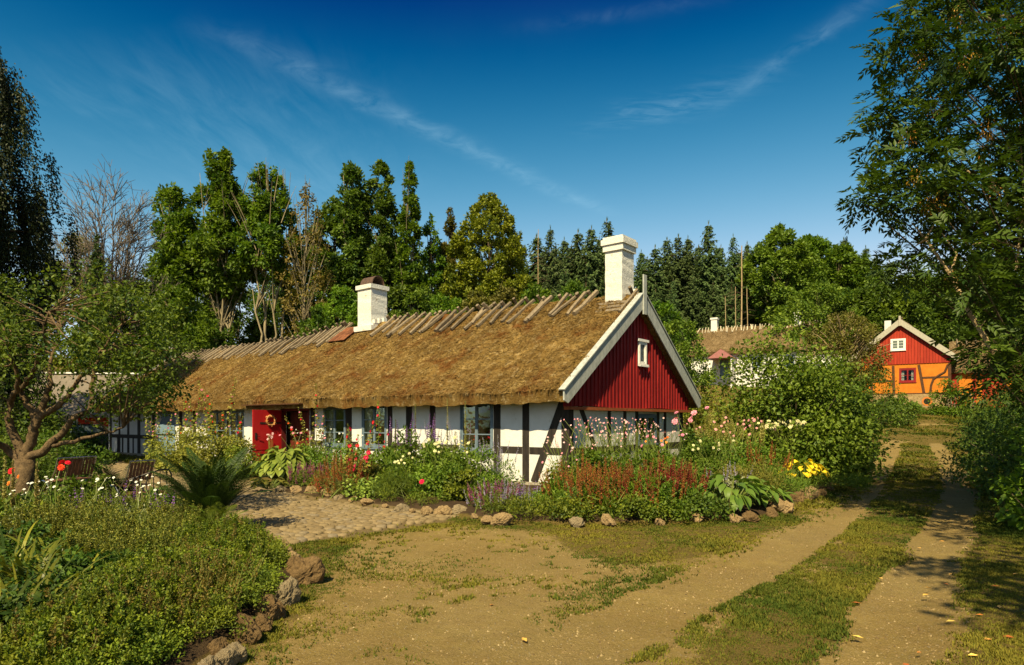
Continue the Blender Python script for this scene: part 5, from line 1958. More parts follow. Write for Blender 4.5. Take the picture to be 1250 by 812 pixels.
# --- big ash on the right, with feathered leaves
def pinnate(mb, rng, P, D, n_leaf, L, tint, mat=0, ll=0.115, lw=0.04):
    """feathered leaves: rachis from P along D with pairs of leaflets"""
    n = len(P)
    D = unit(D)
    up = unit(rng.normal(0, 0.35, (n, 3)) + np.array([0, 0, 1.0]))
    S = unit(np.cross(D, up))
    U = np.cross(S, D)
    for j in range(n_leaf):
        for sg in (-1, 1):
            f = 0.28 + 0.62 * j / max(1, n_leaf - 1)
            b = P + D * (L * f)[:, None] - np.array([0, 0, 1.0]) * (L * 0.35 * f * f)[:, None]
            d = unit(D * 0.75 + S * sg * 0.8 - np.array([0, 0, 0.25]) + rng.normal(0, 0.12, (n, 3)))
            leaf_quads(mb, b, d, U, ll * rng.uniform(0.8, 1.15, n), lw * rng.uniform(0.8, 1.2, n), np.clip(tint + rng.normal(0, 0.1, n), 0, 1), mat)
    b = P + D * (L * 0.95)[:, None] - np.array([0, 0, 1.0]) * (L * 0.33)[:, None]
    leaf_quads(mb, b, unit(D - np.array([0, 0, 0.45])), U, ll, lw, tint, mat)


def ash():
    rng = np.random.default_rng(23)
    bx, by = 9.3, 11.0
    z0 = gz(bx, by)
    t = thing('ash_tree', 'large overhanging ash with rusty seed clusters, right of the track', 'tree', (bx, by, z0))
    tr, cr, sd = MB(), MB(), MB()
    off = np.array([bx, by, z0])
    W = lambda px, py, Y: np.array(at(px, py, Y)) - off
    tr.tube([(0, 0, -0.2), (0.1, -0.05, 2.0), (0.0, -0.2, 4.2), (-0.2, -0.3, 7), (0.1, -0.2, 11)], [0.26, 0.22, 0.18, 0.12, 0.03], 8)
    tips = [(1112, 8, 9.8), (1090, 40, 9.6), (1080, 62, 9.7), (1105, 70, 10), (1070, 128, 9.8), (1088, 110, 9.9), (1100, 150, 10), (1072, 152, 9.7), (1125, 95, 10.2), (1085, 185, 9.8), (1100, 210, 9.9), (1062, 232, 9.7), (1046, 240, 9.6), (1075, 250, 9.7), (1095, 245, 9.9), (1110, 178, 10), (1118, 230, 10), (1125, 270, 10.2), (1112, 300, 10), (1098, 318, 9.8), (1120, 330, 10), (1140, 310, 10.3), (1085, 75, 9.9), (1118, 45, 9.9), (1095, 128, 9.7), (1110, 140, 9.8), (1080, 140, 9.7), (1105, 200, 9.8), (1078, 215, 9.8), (1070, 240, 9.8), (1090, 230, 9.8), (1112, 255, 9.9), (1130, 180, 10), (1140, 70, 10), (1150, 110, 10), (1145, 215, 10), (1140, 250, 10), (1160, 260, 10.2), (1135, 20, 10), (1150, 50, 10.2), (1130, 130, 10.3), (1140, 160, 10.5), (1128, 205, 10.4), (1090, 330, 9.6), (1150, 280, 10.5), (1068, 175, 10.3), (1055, 243, 10.1)]
    C = [W(*q) for q in tips]
    R = [0.34] * len(C)
    for k in range(270):
        px = rng.uniform(1118, 1330)
        py = rng.uniform(-110, 470)
        if py > 300 and px < 1165 + (py - 300) * 0.15:
            continue
        lim = 1118 + (40 if 60 < py < 100 else 0) + (25 if 255 < py < 300 else 0) + (30 if py > 330 else 0)
        if px < lim:
            continue
        if 1185 < px < 1250 and 110 < py < 200 and rng.uniform() < 0.62:
            continue
        if 1150 < px < 1190 and 160 < py < 215 and rng.uniform() < 0.8:
            continue
        C.append(W(px, py, rng.uniform(8.2, 13.0)))
        R.append(rng.uniform(0.3, 0.55))
    for k in range(110):                                 # the side of the crown over the verge, towards the camera
        C.append(np.array([rng.uniform(-3.2, 3.0), rng.uniform(-6.5, -1.5), rng.uniform(4.6, 8.5)]))
        if (C[-1] + off)[0] < 0.80 * (C[-1] + off)[1] + 0.2:
            C.pop()
            continue
        R.append(0.5)
    C, R = np.array(C), np.array(R)
    for k in range(len(C)):
        a = np.array([0, -0.2, np.clip(C[k][2] - 0.8 - 0.3 * np.hypot(C[k][0], C[k][1]), 1.2, 9)])
        m = (a + C[k]) / 2 + np.array([0, 0, -0.1 * abs(C[k][0])])
        r0 = 0.045 if k % 3 == 0 else 0.018
        if k % 2 == 0 or k < 34:
            tr.tube(bez(a, m, C[k], 7), np.linspace(r0, 0.006, 7), 4, cap=False)
    nl = (R / 0.34 * 18).astype(int)
    idx = np.repeat(np.arange(len(C)), nl)
    n = len(idx)
    d = unit(rng.normal(0, 1, (n, 3)) * np.array([1, 1, 0.7]))
    P = C[idx] + d * (rng.uniform(0.05, 0.75, n) * R[idx])[:, None]
    ct = rng.uniform(0.25, 0.65, len(C))
    pinnate(cr, rng, P, unit(d + np.array([0, 0, 0.1])), 4, rng.uniform(0.2, 0.3, n), np.clip(ct[idx] + rng.normal(0, 0.15, n), 0, 1))
    for px, py in ((1165, 20), (1190, 65), (1180, 75), (1135, 128), (1140, 132), (1205, 165), (1198, 195), (1110, 165), (1118, 215), (1160, 335), (1135, 250), (1205, 155), (1230, 190), (1225, 35), (1120, 75), (1150, 245), (1245, 35), (1215, 230)):
        c = W(px, py, 9.3 + rng.uniform(-0.4, 0.5))
        m = MB()
        leaf_cloud(m, rng, [c], [0.13], 70, 0.045, 0.012, 1.3, 0.5, 0.3, droop=1.6)
        m.build('seed_cluster', SEED, t)
    db = MB()
    for pts in ([(1215, 432), (1185, 385), (1160, 335), (1130, 292), (1113, 272)], [(1160, 335), (1168, 310), (1150, 285)], [(1130, 292), (1118, 300)], [(1130, 292), (1140, 275)], [(1250, 275), (1215, 232), (1180, 208), (1172, 196)], [(1215, 232), (1205, 200)], [(1250, 210), (1232, 180), (1218, 150)], [(1250, 305), (1215, 293), (1180, 300)], [(1250, 60), (1220, 55)], [(1240, 330), (1250, 250), (1245, 150)]):
        Yd = 9.0
        p = np.array([W(a, b, Yd + 0.2 * i) for i, (a, b) in enumerate(pts)])
        db.tube(p, np.linspace(0.042 if len(pts) == 5 and pts[0][0] == 1215 else 0.018, 0.008, len(p)), 5)
    db.build('dead_branch', BARK_DRY, t)
    tr.build('trunk', BARK, t, smooth=True)
    cr.build('crown', LF_ASH, t)


ash()


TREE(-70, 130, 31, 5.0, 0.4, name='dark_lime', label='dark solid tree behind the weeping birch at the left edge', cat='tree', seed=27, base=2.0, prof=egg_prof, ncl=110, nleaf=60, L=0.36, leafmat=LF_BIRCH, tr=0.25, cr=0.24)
T('shade_tree', 'spreading leafy tree beside the shaded verge right of the viewer', 'tree', 29, 9.8, 4.8, 3.3, round_prof, 90, 34, 0.26, LF_MID, tr=0.2, cr=0.26).location = (5.4, 0.2, 0)


# --- bushes along the track and in the garden
def bush(name, label, cat, seed, loc, rx, ry, h, ncl, nleaf, L, W_, mat, group=None, tint=0.5, crs=(0.16, 0.30), base=0.05, droop=0.25, sc=None):
    rng = np.random.default_rng(seed)
    t = thing(name, label, cat, loc, 0, group)
    C, R = [], []
    k = 0
    while len(C) < ncl:
        k += 1
        d = unit(rng.normal(size=3))
        d[2] = abs(d[2])
        r = rng.uniform(0, 1) ** 0.30
        lump = 0.84 + 0.32 * float(vnoise(math.atan2(d[1], d[0]) * 1.6 + seed, d[2] * 3.0, seed))
        c = np.array([d[0] * rx, d[1] * ry, d[2] * h * 0.92]) * r * lump
        c[2] = max(c[2], base * h + 0.05) if c[2] < base * h else c[2]
        if rng.uniform() < 0.25:
            c[2] *= rng.uniform(0.2, 0.8)
        C.append(c)
        R.append((rx + ry + h) / 3 * rng.uniform(*crs))
    cm, sm = MB(), MB()
    leaf_cloud(cm, rng, C, R, nleaf, L, W_, 0.75, tint, 0.22, axis=np.array([0, 0, h * 0.3]), droop=droop)
    for c in C[::3]:
        sm.tube(bez((c[0] * 0.12, c[1] * 0.12, 0), (c[0] * 0.5, c[1] * 0.5, c[2] * 0.6), c, 5), np.linspace(0.02, 0.005, 5) * (h / 2) ** 0.5, 4, cap=False)
    sm.build('stem', BARK, t)
    cm.build('foliage', mat, t)
    return t


def gp(px, py):
    p = ground_at(px, py)
    return p


bush('smoke_bush', 'big rounded green bush with large leaves right of the red gable', 'bush', 61, gp(971, 583), 2.02, 2.0, 4.55, 290, 110, 0.120, 0.08, LF_BRIGHT, tint=0.62)
bush('hazel_bush', 'loose green bush right behind the big rounded bush under the white longhouse', 'bush', 59, tpos(1005, 25), 1.6, 1.5, 3.9, 130, 80, 0.16, 0.11, LF_BRIGHT, tint=0.45)
bush('yellow_hedge', 'yellow-green feathery bush between the red gable and the big rounded bush', 'bush', 62, (6.9, 21.2, 0.1), 1.5, 1.5, 2.9, 80, 80, 0.10, 0.05, LF_YELLOW, tint=0.55)
bush('yellow_hedge', 'low yellow-green bush beside the back corner of the cottage', 'bush', 63, (5.95, 21.9, 0.1), 0.9, 1.0, 1.8, 50, 80, 0.10, 0.05, LF_YELLOW, tint=0.6)
bush('lilac_bush', 'dark lilac bush half hiding the left side of the ochre house', 'bush', 64, tpos(1068, 40), 2.2, 2.2, 2.9, 80, 80, 0.16, 0.10, LF_DARK)
bush('rose_bush', 'low green bush at the foot of the ochre house beside the round vent', 'bush', 65, tpos(1097, 46), 1.6, 1.2, 1.4, 50, 70, 0.15, 0.10, LF_MID)
bush('hazel_bush', 'leafy bush at the right corner of the ochre house', 'bush', 66, tpos(1160, 45), 1.2, 1.4, 2.6, 50, 70, 0.16, 0.10, LF_MID)
bush('garden_bush', 'small mixed bush at the left edge of the track below the big rounded bush', 'bush', 67, gp(1030, 566), 0.7, 0.8, 1.2, 50, 90, 0.10, 0.05, LF_OLIVE)
bush('garden_bush', 'reddish brown bush in the shade behind the yellow giant leaves', 'bush', 68, gp(1028, 575), 0.8, 0.7, 0.9, 40, 80, 0.09, 0.05, LF_BROWN, tint=0.15)
LF_WILLOW = mat_leaf('privet_leaf', (0.020, 0.046, 0.006), (0.085, 0.120, 0.012))
for k, (px, Y, rx, ry, h, lab) in enumerate(((1232, 27, 1.6, 2.0, 2.8, 'fine-leaved dark hedge bush nearest the end of the track'), (1256, 21.0, 1.9, 2.2, 2.8, 'fine-leaved dark hedge bush in the middle of the row along the track'), (1280, 15.5, 1.7, 2.2, 2.7, 'fine-leaved dark hedge bush nearest the camera beside the shaded verge'), (1228, 34, 1.8, 2.2, 2.8, 'hedge bush beside the fence of the ochre house'), (1330, 13.2, 2.4, 2.2, 3.0, 'deep shaded hedge bush under the ash'))):
    bush('hedge_bush', lab, 'bush', 70 + k, tpos(px, Y), rx, ry, h, 120, 105, 0.10, 0.045, LF_WILLOW, tint=0.4)
bush('lilac_bush', 'heart-leaved lilac spray lit by the sun at the right edge', 'bush', 78, (7.85, 9.7, 0), 0.55, 0.6, 1.7, 34, 30, 0.115, 0.085, LF_MID, tint=0.6)
bush('hedge_bush', 'dark bush behind the apple tree trunk beside the lawn', 'bush', 79, tpos(70, 17), 1.2, 1.2, 1.3, 60, 90, 0.10, 0.05, LF_DARK)
bush('hedge_bush', 'dark bush at the left edge below the apple tree', 'bush', 80, tpos(-10, 14.5), 1.6, 1.2, 1.5, 60, 90, 0.10, 0.05, LF_DARK)
bush('hedge_bush', 'tall dark shrubbery at the left edge below the weeping birch', 'bush', 81, tpos(-20, 22), 3.0, 2.0, 4.6, 120, 90, 0.16, 0.09, LF_DARK)
bush('garden_bush', 'dark bush at the end of the cottage beside the small lawn', 'bush', 82, tpos(60, 28), 2.2, 1.6, 2.0, 70, 90, 0.14, 0.08, LF_DARK)
# ------------------------------------------------------------------ the garden
LF_HERB = mat_leaf('herb_leaf', (0.028, 0.054, 0.006), (0.120, 0.140, 0.010), 0.32)
LF_HOSTA = mat_leaf('hosta_leaf', (0.050, 0.090, 0.012), (0.150, 0.185, 0.030), 0.3, 0.4)
LF_HOSTA2 = mat_leaf('green_hosta_leaf', (0.030, 0.065, 0.010), (0.090, 0.125, 0.018), 0.3, 0.4)
LF_GOLD = mat_leaf('golden_leaf', (0.38, 0.28, 0.010), (0.55, 0.43, 0.02), 0.3, 0.5)
LF_FERN = mat_leaf('fern_frond', (0.010, 0.024, 0.006), (0.036, 0.058, 0.009), 0.3)
LF_STRAP = mat_leaf('strap_leaf', (0.016, 0.034, 0.006), (0.155, 0.150, 0.015), 0.3, 0.4)
LF_SILVER = mat_leaf('silver_leaf', (0.10, 0.12, 0.06), (0.19, 0.20, 0.11), 0.2)
LF_HYSSOP = mat_leaf('hyssop_leaf', (0.040, 0.058, 0.008), (0.165, 0.155, 0.022), 0.3)
LF_RUST = mat_leaf('rust_plume', (0.10, 0.022, 0.008), (0.235, 0.072, 0.018), 0.2)
LF_CRIMSON = mat_leaf('crimson_plume', (0.085, 0.012, 0.008), (0.19, 0.032, 0.016), 0.2)
LF_PURPLE = mat_leaf('purple_spike', (0.09, 0.035, 0.14), (0.22, 0.10, 0.34), 0.2)
LF_LAV = mat_leaf('lavender_spike', (0.12, 0.10, 0.17), (0.26, 0.22, 0.32), 0.2)
LF_MULL = mat_leaf('seed_stalk', (0.12, 0.10, 0.03), (0.27, 0.22, 0.07), 0.2)
LF_WINE = mat_leaf('wine_red_leaf', (0.10, 0.012, 0.010), (0.22, 0.04, 0.02), 0.3)
PT_WHITE = mat_petal('white_petal', (0.40, 0.39, 0.33), (0.50, 0.49, 0.43))
PT_PINK = mat_petal('pink_petal', (0.42, 0.10, 0.17), (0.50, 0.22, 0.28))
PT_BLUSH = mat_petal('blush_petal', (0.42, 0.22, 0.26), (0.48, 0.36, 0.36))
PT_RED = mat_petal('red_petal', (0.38, 0.006, 0.012), (0.55, 0.015, 0.02))
PT_CRIM = mat_petal('crimson_petal', (0.28, 0.005, 0.025), (0.45, 0.02, 0.06))
PT_ORANGE = mat_petal('orange_petal', (0.55, 0.12, 0.015), (0.60, 0.20, 0.03))
PT_CREAM = mat_petal('cream_petal', (0.36, 0.34, 0.17), (0.46, 0.43, 0.25))
PT_EYE = mat_petal('flower_eye', (0.35, 0.24, 0.02), (0.45, 0.32, 0.03))
STEM = mat_leaf('green_stem', (0.05, 0.065, 0.012), (0.09, 0.11, 0.02), 0.0)


def blossom_mesh(name, r, n, mat, cup=0.35, eye=0.25, width=0.75, layers=1, seed=0):
    rng = np.random.default_rng(seed)
    mb = MB()
    for l in range(layers):
        k = n
        a = 2 * np.pi * np.arange(k) / k + 0.4 * l + rng.normal(0, 0.06, k)
        rr = r * (1 - 0.28 * l)
        c = cup + 0.35 * l
        out = np.stack([np.cos(a), np.sin(a), np.full(k, c)], 1)
        N = np.stack([-np.cos(a) * c, -np.sin(a) * c, np.ones(k)], 1)
        side = np.stack([-np.sin(a), np.cos(a), np.zeros(k)], 1)
        w = rr * width
        z = np.array([0, 0, 0.004 * l])
        b, t = z + out * 0.05 * rr, z + out * rr + np.array([0, 0, -0.15 * rr])
        m = z + out * 0.62 * rr
        V = np.stack([b, m + side * w / 2, t + side * w * 0.25, t - side * w * 0.25, m - side * w / 2], 1)
        mb.add(V, np.arange(k * 5).reshape(k, 5), 0, rng.uniform(0.2, 1, k))
    if eye:
        a = np.linspace(0, 2 * np.pi, 7)[:-1]
        V = [(math.cos(x) * r * eye, math.sin(x) * r * eye, r * (cup * eye + 0.10)) for x in a] + [(0, 0, r * (cup * eye + 0.24))]
        mb.add(V, [(i, (i + 1) % 6, 6) for i in range(6)], 1, 0.5)
    return mb.mesh(name, [mat, PT_EYE])


def spike_mesh(name, L, r, mat, dens=1.0, seed=0, taper=0.8, leaf=0.02, stem=STEM, whorl=False):
    """flower spike pointing up from the origin"""
    rng = np.random.default_rng(seed)
    mb = MB()
    mb.tube([(0, 0, -0.02), (rng.normal(0, 0.01), rng.normal(0, 0.01), L)], [0.004, 0.002], 3, 1)
    n = int(60 * dens * L / 0.3)
    s = rng.uniform(0.0, 1, n)
    if whorl:
        s = np.round(s * 7) / 7 + rng.normal(0, 0.012, n)
    a = rng.uniform(0, 6.28, n)
    rr = r * (1 - taper * s)
    o = np.stack([np.cos(a), np.sin(a), np.zeros(n)], 1)
    P = o * (rr * 0.15)[:, None] + np.array([0, 0, 1.0]) * (s * L)[:, None]
    D = unit(o + np.array([0, 0, 0.7]) + rng.normal(0, 0.25, (n, 3)))
    leaf_quads(mb, P, D, unit(rng.normal(0, 1, (n, 3))), rr * 0.9 + leaf * 0.4, rr * 0.5 + leaf * 0.3, np.clip(rng.uniform(0, 1, n), 0, 1))
    return mb.mesh(name, [mat, stem])


def facing(rng, up=0.6, cam=(-0.3, -0.9)):
    """euler for a blossom whose face looks up and somewhat towards the light"""
    v = Vector((cam[0] + rng.normal(0, 0.6), cam[1] + rng.normal(0, 0.6), up + rng.normal(0, 0.2)))
    return v.to_track_quat('Z', 'Y').to_euler()


def stems_to(t, pts, base_r, rng, w=0.008, mat=None):
    mb = MB()
    for p in pts:
        b = np.array([rng.normal(0, base_r), rng.normal(0, base_r), 0.0])
        mb.tube(bez(b, (b[0] * 0.6 + p[0] * 0.4, b[1] * 0.6 + p[1] * 0.4, p[2] * 0.6), p, 5), np.linspace(w, w * 0.5, 5), 3, cap=False)
    return mb.build('stem', mat or STEM, t)


def flowering(name, label, cat, seed, loc, r, h, nleaf, L, Wd, leafmat, meshes, nfl, spread=1.0, top=(0.75, 1.1), up=0.6, fname='blossom', group=None, fill=0.75, fsc=(0.8, 1.2), ncl=26, tint=0.5):
    """leafy clump with single flowers standing over it"""
    rng = np.random.default_rng(seed)
    t = thing(name, label, cat, loc, rng.uniform(-0.4, 0.4), group)
    C, R = [], []
    for k in range(ncl):
        a, q = rng.uniform(0, 6.28), math.sqrt(rng.uniform())
        C.append((r * q * math.cos(a), r * q * math.sin(a), h * fill * (1 - 0.5 * q * q) * rng.uniform(0.2, 0.95)))
        R.append(r * rng.uniform(0.22, 0.40))
    cm = MB()
    leaf_cloud(cm, rng, C, R, nleaf // ncl, L, Wd, 0.8, tint, 0.2, droop=0.2)
    cm.build('foliage', leafmat, t)
    pts = []
    for k in range(nfl):
        a, q = rng.uniform(0, 6.28), math.sqrt(rng.uniform()) * spread
        pts.append((r * q * math.cos(a), r * q * math.sin(a), h * rng.uniform(*top)))
    stems_to(t, pts, r * 0.4, rng)
    for k, p in enumerate(pts):
        put(fname, meshes[k % len(meshes)], t, p, facing(rng, up), rng.uniform(*fsc))
    return t


def spiked(name, label, cat, seed, loc, r, h, nleaf, L, Wd, leafmat, meshes, nsp, lean=0.25, group=None, fill=0.6, sh=(0.52, 1.1), ncl=24, tint=0.5, fname='flower_spike', stemmat=None):
    """leafy clump with upright flower spikes"""
    rng = np.random.default_rng(seed)
    t = thing(name, label, cat, loc, rng.uniform(-0.4, 0.4), group)
    if nleaf:
        C, R = [], []
        for k in range(ncl):
            a, q = rng.uniform(0, 6.28), math.sqrt(rng.uniform())
            C.append((r * q * math.cos(a), r * q * math.sin(a), h * fill * (1 - 0.4 * q * q) * rng.uniform(0.1, 0.95)))
            R.append(r * rng.uniform(0.22, 0.38))
        cm = MB()
        leaf_cloud(cm, rng, C, R, nleaf // ncl, L, Wd, 1.0, tint, 0.2, droop=-0.5)
        cm.build('foliage', leafmat, t)
    pts = []
    rots = []
    for k in range(nsp):
        a, q = rng.uniform(0, 6.28), math.sqrt(rng.uniform())
        zz = h * rng.uniform(*sh) * (1 - 0.18 * q)
        ln = lean * q
        v = Vector((math.cos(a) * ln + rng.normal(0, 0.06), math.sin(a) * ln + rng.normal(0, 0.06), 1))
        pts.append((r * q * math.cos(a), r * q * math.sin(a), zz))
        rots.append(v.to_track_quat('Z', 'Y').to_euler())
    sl = max(v.co.z for v in meshes[0].vertices)
    pts = [(p[0], p[1], max(0.03, p[2] - sl)) for p in pts]
    stems_to(t, pts, r * 0.5, rng, mat=stemmat)
    for k, p in enumerate(pts):
        put(fname, meshes[k % len(meshes)], t, p, rots[k], rng.uniform(0.75, 1.2))
    return t


def mound(name, label, seed, loc, r, h, n, L, Wd, mat, cat='plant', ncl=30, tint=0.5, upw=-0.6, ry=None, group=None):
    """low cushion of fine upright leaves"""
    rng = np.random.default_rng(seed)
    t = thing(name, label, cat, loc, 0, group)
    C, R = [], []
    for k in range(ncl):
        a, q = rng.uniform(0, 6.28), math.sqrt(rng.uniform())
        C.append((r * q * math.cos(a), (ry or r) * q * math.sin(a), h * (1 - 0.65 * q * q) * rng.uniform(0.35, 0.85)))
        R.append(r * rng.uniform(0.22, 0.36))
    cm = MB()
    leaf_cloud(cm, rng, C, R, n // ncl, L, Wd, min(1.0, h / r), tint, 0.22, droop=upw)
    cm.build('foliage', mat, t)
    stems_to(t, [tuple(c) for c in C[::2]], r * 0.4, rng, 0.006)
    return t


def hosta(name, label, seed, loc, r, h, n, L, Wd, mat, cat='plant', tint=0.55):
    rng = np.random.default_rng(seed)
    t = thing(name, label, cat, loc, 0)
    mb, sm = MB(), MB()
    K = 7
    f = np.sqrt(rng.uniform(0.02, 1, n))
    az = rng.uniform(0, 6.28, n)
    o = np.stack([np.cos(az), np.sin(az), np.zeros(n)], 1)
    b = o * (r * f * 0.72)[:, None]
    b[:, 2] = h * (1.0 - 0.60 * f ** 2) * rng.uniform(0.75, 1.0, n)
    tt = np.linspace(0, 1, K)
    l = L * rng.uniform(0.7, 1.15, n)
    pitch = 0.35 - 0.5 * f + rng.normal(0, 0.2, n)
    ang = pitch[:, None] - tt[None] * rng.uniform(0.7, 1.5, n)[:, None]
    st = l[:, None] / (K - 1)
    hx, hz = np.cumsum(np.cos(ang) * st, 1), np.cumsum(np.sin(ang) * st, 1)
    C = b[:, None] + o[:, None] * hx[..., None] + np.array([0, 0, 1.0]) * hz[..., None]
    C[..., 2] = np.maximum(C[..., 2], 0.02)
    prof = np.sin(np.pi * tt ** 0.72) ** 0.8 + 0.04
    prof[-1] = 0.02
    S = unit(np.stack([-np.sin(az), np.cos(az), rng.normal(0, 0.25, n)], 1))
    wd = Wd * rng.uniform(0.75, 1.15, n)[:, None] * prof[None]
    tn = np.clip(tint + rng.normal(0, 0.2, n), 0, 1)
    # two half blades, folded along the midrib
    for sg in (-1, 1):
        e = C + (S[:, None] * sg * (wd / 2)[..., None]) + np.array([0, 0, 1.0]) * (wd * 0.16)[..., None]
        V = np.stack([C, e], 2).reshape(-1, 3)
        i, k = np.meshgrid(np.arange(n), np.arange(K - 1), indexing='ij')
        q = (i * K + k) * 2
        mb.add(V, np.stack([q, q + 1, q + 3, q + 2], -1).reshape(-1, 4), 0, np.repeat(tn, K - 1))
    for i in range(n):
        sm.tube([(b[i, 0] * 0.2, b[i, 1] * 0.2, 0), tuple(C[i, 0])], [0.008, 0.005], 3, cap=False)
    mb.build('foliage', mat, t, smooth=True)
    sm.build('stem', STEM, t)
    return t


def straps(name, label, seed, loc, r, L, Wd, n, mat, lean=(0.25, 1.5), cat='plant', tint=0.5, K=7, group=None):
    rng = np.random.default_rng(seed)
    t = thing(name, label, cat, loc, 0, group)
    mb = MB()
    C, S = arch(rng, n, L, lean[0], lean[1], K, r)
    C[..., 2] = np.maximum(C[..., 2], 0.015)
    tt = np.linspace(0, 1, K)
    prof = np.minimum(1, 0.5 + tt * 2.5) * (1 - tt ** 3) + 0.03
    ribbons(mb, C, S, Wd * rng.uniform(0.6, 1.25, n)[:, None] * prof[None], np.clip(tint + rng.normal(0, 0.25, n), 0, 1))
    mb.build('foliage', mat, t)
    return t


def fern(name, label, seed, loc, L, nf, mat=LF_FERN, lean=(0.30, 1.35), W0=0.17):
    W0 = W0 * min(1.0, 0.35 + 0.65 * L)
    rng = np.random.default_rng(seed)
    t = thing(name, label, 'fern', loc, rng.uniform(0, 6))
    ms = []
    for v in range(3):
        mb = MB()
        K = 22
        C, S = arch(rng, 1, L, lean[0] + 0.12 * v, lean[1] + 0.15 * v, K, 0.03, np.array([0.0]))
        c = C[0]
        mb.tube(c, np.linspace(0.007, 0.002, K), 3, 0, 0.3, cap=False)
        T = unit(np.gradient(c, axis=0))
        for sg in (-1, 1):
            for j in range(3, K):
                f = j / K
                w = W0 * math.sin(math.pi * min(1, f * 0.88 + 0.14)) ** 0.8
                m = 6
                s = (np.arange(m) + 0.5) / m
                d = unit(np.array([0, sg, -0.12]) + T[j] * 0.35)
                P = c[j] + d * (s * w)[:, None]
                D = unit(np.tile(T[j], (m, 1)) * 0.9 + d * 0.5 + rng.normal(0, 0.1, (m, 3)))
                for q in (1, -1):
                    D2 = D if q > 0 else unit(-np.tile(T[j], (m, 1)) * 0.8 + d * 0.6)
                    leaf_quads(mb, P, D2, np.tile(np.cross(T[j], [0, 1, 0]) * -1, (m, 1)), 0.034 * L * (1.1 - 0.6 * s), 0.013 * L * (1.1 - 0.4 * s), np.clip(0.45 + rng.normal(0, 0.2, m), 0, 1))
        ms.append(mb.mesh('frond', mat))
    for k in range(nf):
        put('frond', ms[k % 3], t, (rng.normal(0, 0.04), rng.normal(0, 0.04), 0), (rng.normal(0, 0.12), rng.normal(0, 0.10), 6.283 * k / nf + rng.normal(0, 0.25)), rng.uniform(0.7, 1.1))
    return t


def stalk(name, label, seed, loc, h, mat, r=0.035, lean=(0, 0), group=None, n=420, leafmat=LF_HERB):
    """one tall flower stalk with a leafy foot"""
    rng = np.random.default_rng(seed)
    t = thing(name, label, 'flower stalk', loc, 0, group)
    mb = MB()
    p = bez((0, 0, 0), (lean[0] * 0.2, lean[1] * 0.2, h * 0.5), (lean[0], lean[1], h), 12)
    mb.tube(p, np.linspace(0.012, 0.004, 12), 5, 1)
    s = rng.uniform(0.32, 1, n) ** 0.9
    P = np.stack([np.interp(s, np.linspace(0, 1, 12), p[:, i]) for i in range(3)], 1)
    a = rng.uniform(0, 6.28, n)
    o = np.stack([np.cos(a), np.sin(a), np.full(n, 0.5)], 1)
    rr = r * (1.15 - 0.75 * (s - 0.3) / 0.7) * rng.uniform(0.6, 1.2, n)
    leaf_quads(mb, P, unit(o + rng.normal(0, .2, (n, 3))), unit(rng.normal(0, 1, (n, 3))), rr, rr * 0.7, rng.uniform(0, 1, n))
    mb.build('stalk', [mat, STEM], t)
    fm = MB()
    leaf_cloud(fm, rng, [(0, 0, 0.12), (0.08, 0, 0.2), (-0.08, 0.05, 0.25), (0, -0.05, 0.38)], [0.14, 0.12, 0.1, 0.08], 26, 0.12, 0.05, 0.8)
    fm.build('foliage', leafmat, t)
    return t


def hollyhock(name, label, seed, loc, stems, bl, leafmat=LF_HERB, leaf=0.11, nb=5, lowest=0.45):
    """stems: list of (dx, dy, height); single blossoms as parts"""
    rng = np.random.default_rng(seed)
    t = thing(name, label, 'hollyhock', loc, 0)
    sm, fm = MB(), MB()
    for dx, dy, h in stems:
        p = bez((dx * 0.25, dy * 0.25, 0), (dx * 0.5, dy * 0.5, h * 0.5), (dx, dy, h), 14)
        p[1:] += rng.normal(0, 0.008, (13, 3))
        sm.tube(p, np.linspace(0.013, 0.004, 14), 5)
        n = int(70 * h)
        s = rng.uniform(0.02, 1, n)
        P = np.stack([np.interp(s, np.linspace(0, 1, 14), p[:, i]) for i in range(3)], 1)
        sz = leaf * (1.15 - 0.8 * s) * rng.uniform(0.6, 1.2, n)
        a = rng.uniform(0, 6.28, n)
        o = np.stack([np.cos(a), np.sin(a), np.zeros(n)], 1)
        P = P + o * (sz * (1 - s) * 1.3)[:, None]
        leaf_quads(fm, P, unit(o + np.array([0, 0, -0.3]) + rng.normal(0, .3, (n, 3))), unit(np.array([0, -0.3, 1.0]) + rng.normal(0, .4, (n, 3))), sz, sz * 0.85, np.clip(0.5 + 0.25 * s + rng.normal(0, .2, n), 0, 1))
        for k in range(nb):
            f = lowest + (0.98 - lowest) * (k + rng.uniform(0, 0.6)) / nb
            c = [np.interp(f, np.linspace(0, 1, 14), p[:, i]) for i in range(3)]
            a = rng.uniform(-2.9, -0.3)
            e = Vector((math.cos(a), math.sin(a), 0.15))
            put('blossom', bl[rng.integers(len(bl))], t, (c[0] + 0.03 * e.x, c[1] + 0.03 * e.y, c[2]), e.to_track_quat('Z', 'Y').to_euler(), rng.uniform(0.7, 1.15) * (1.15 - 0.35 * f))
    sm.build('stem', STEM, t)
    fm.build('foliage', leafmat, t)
    return t


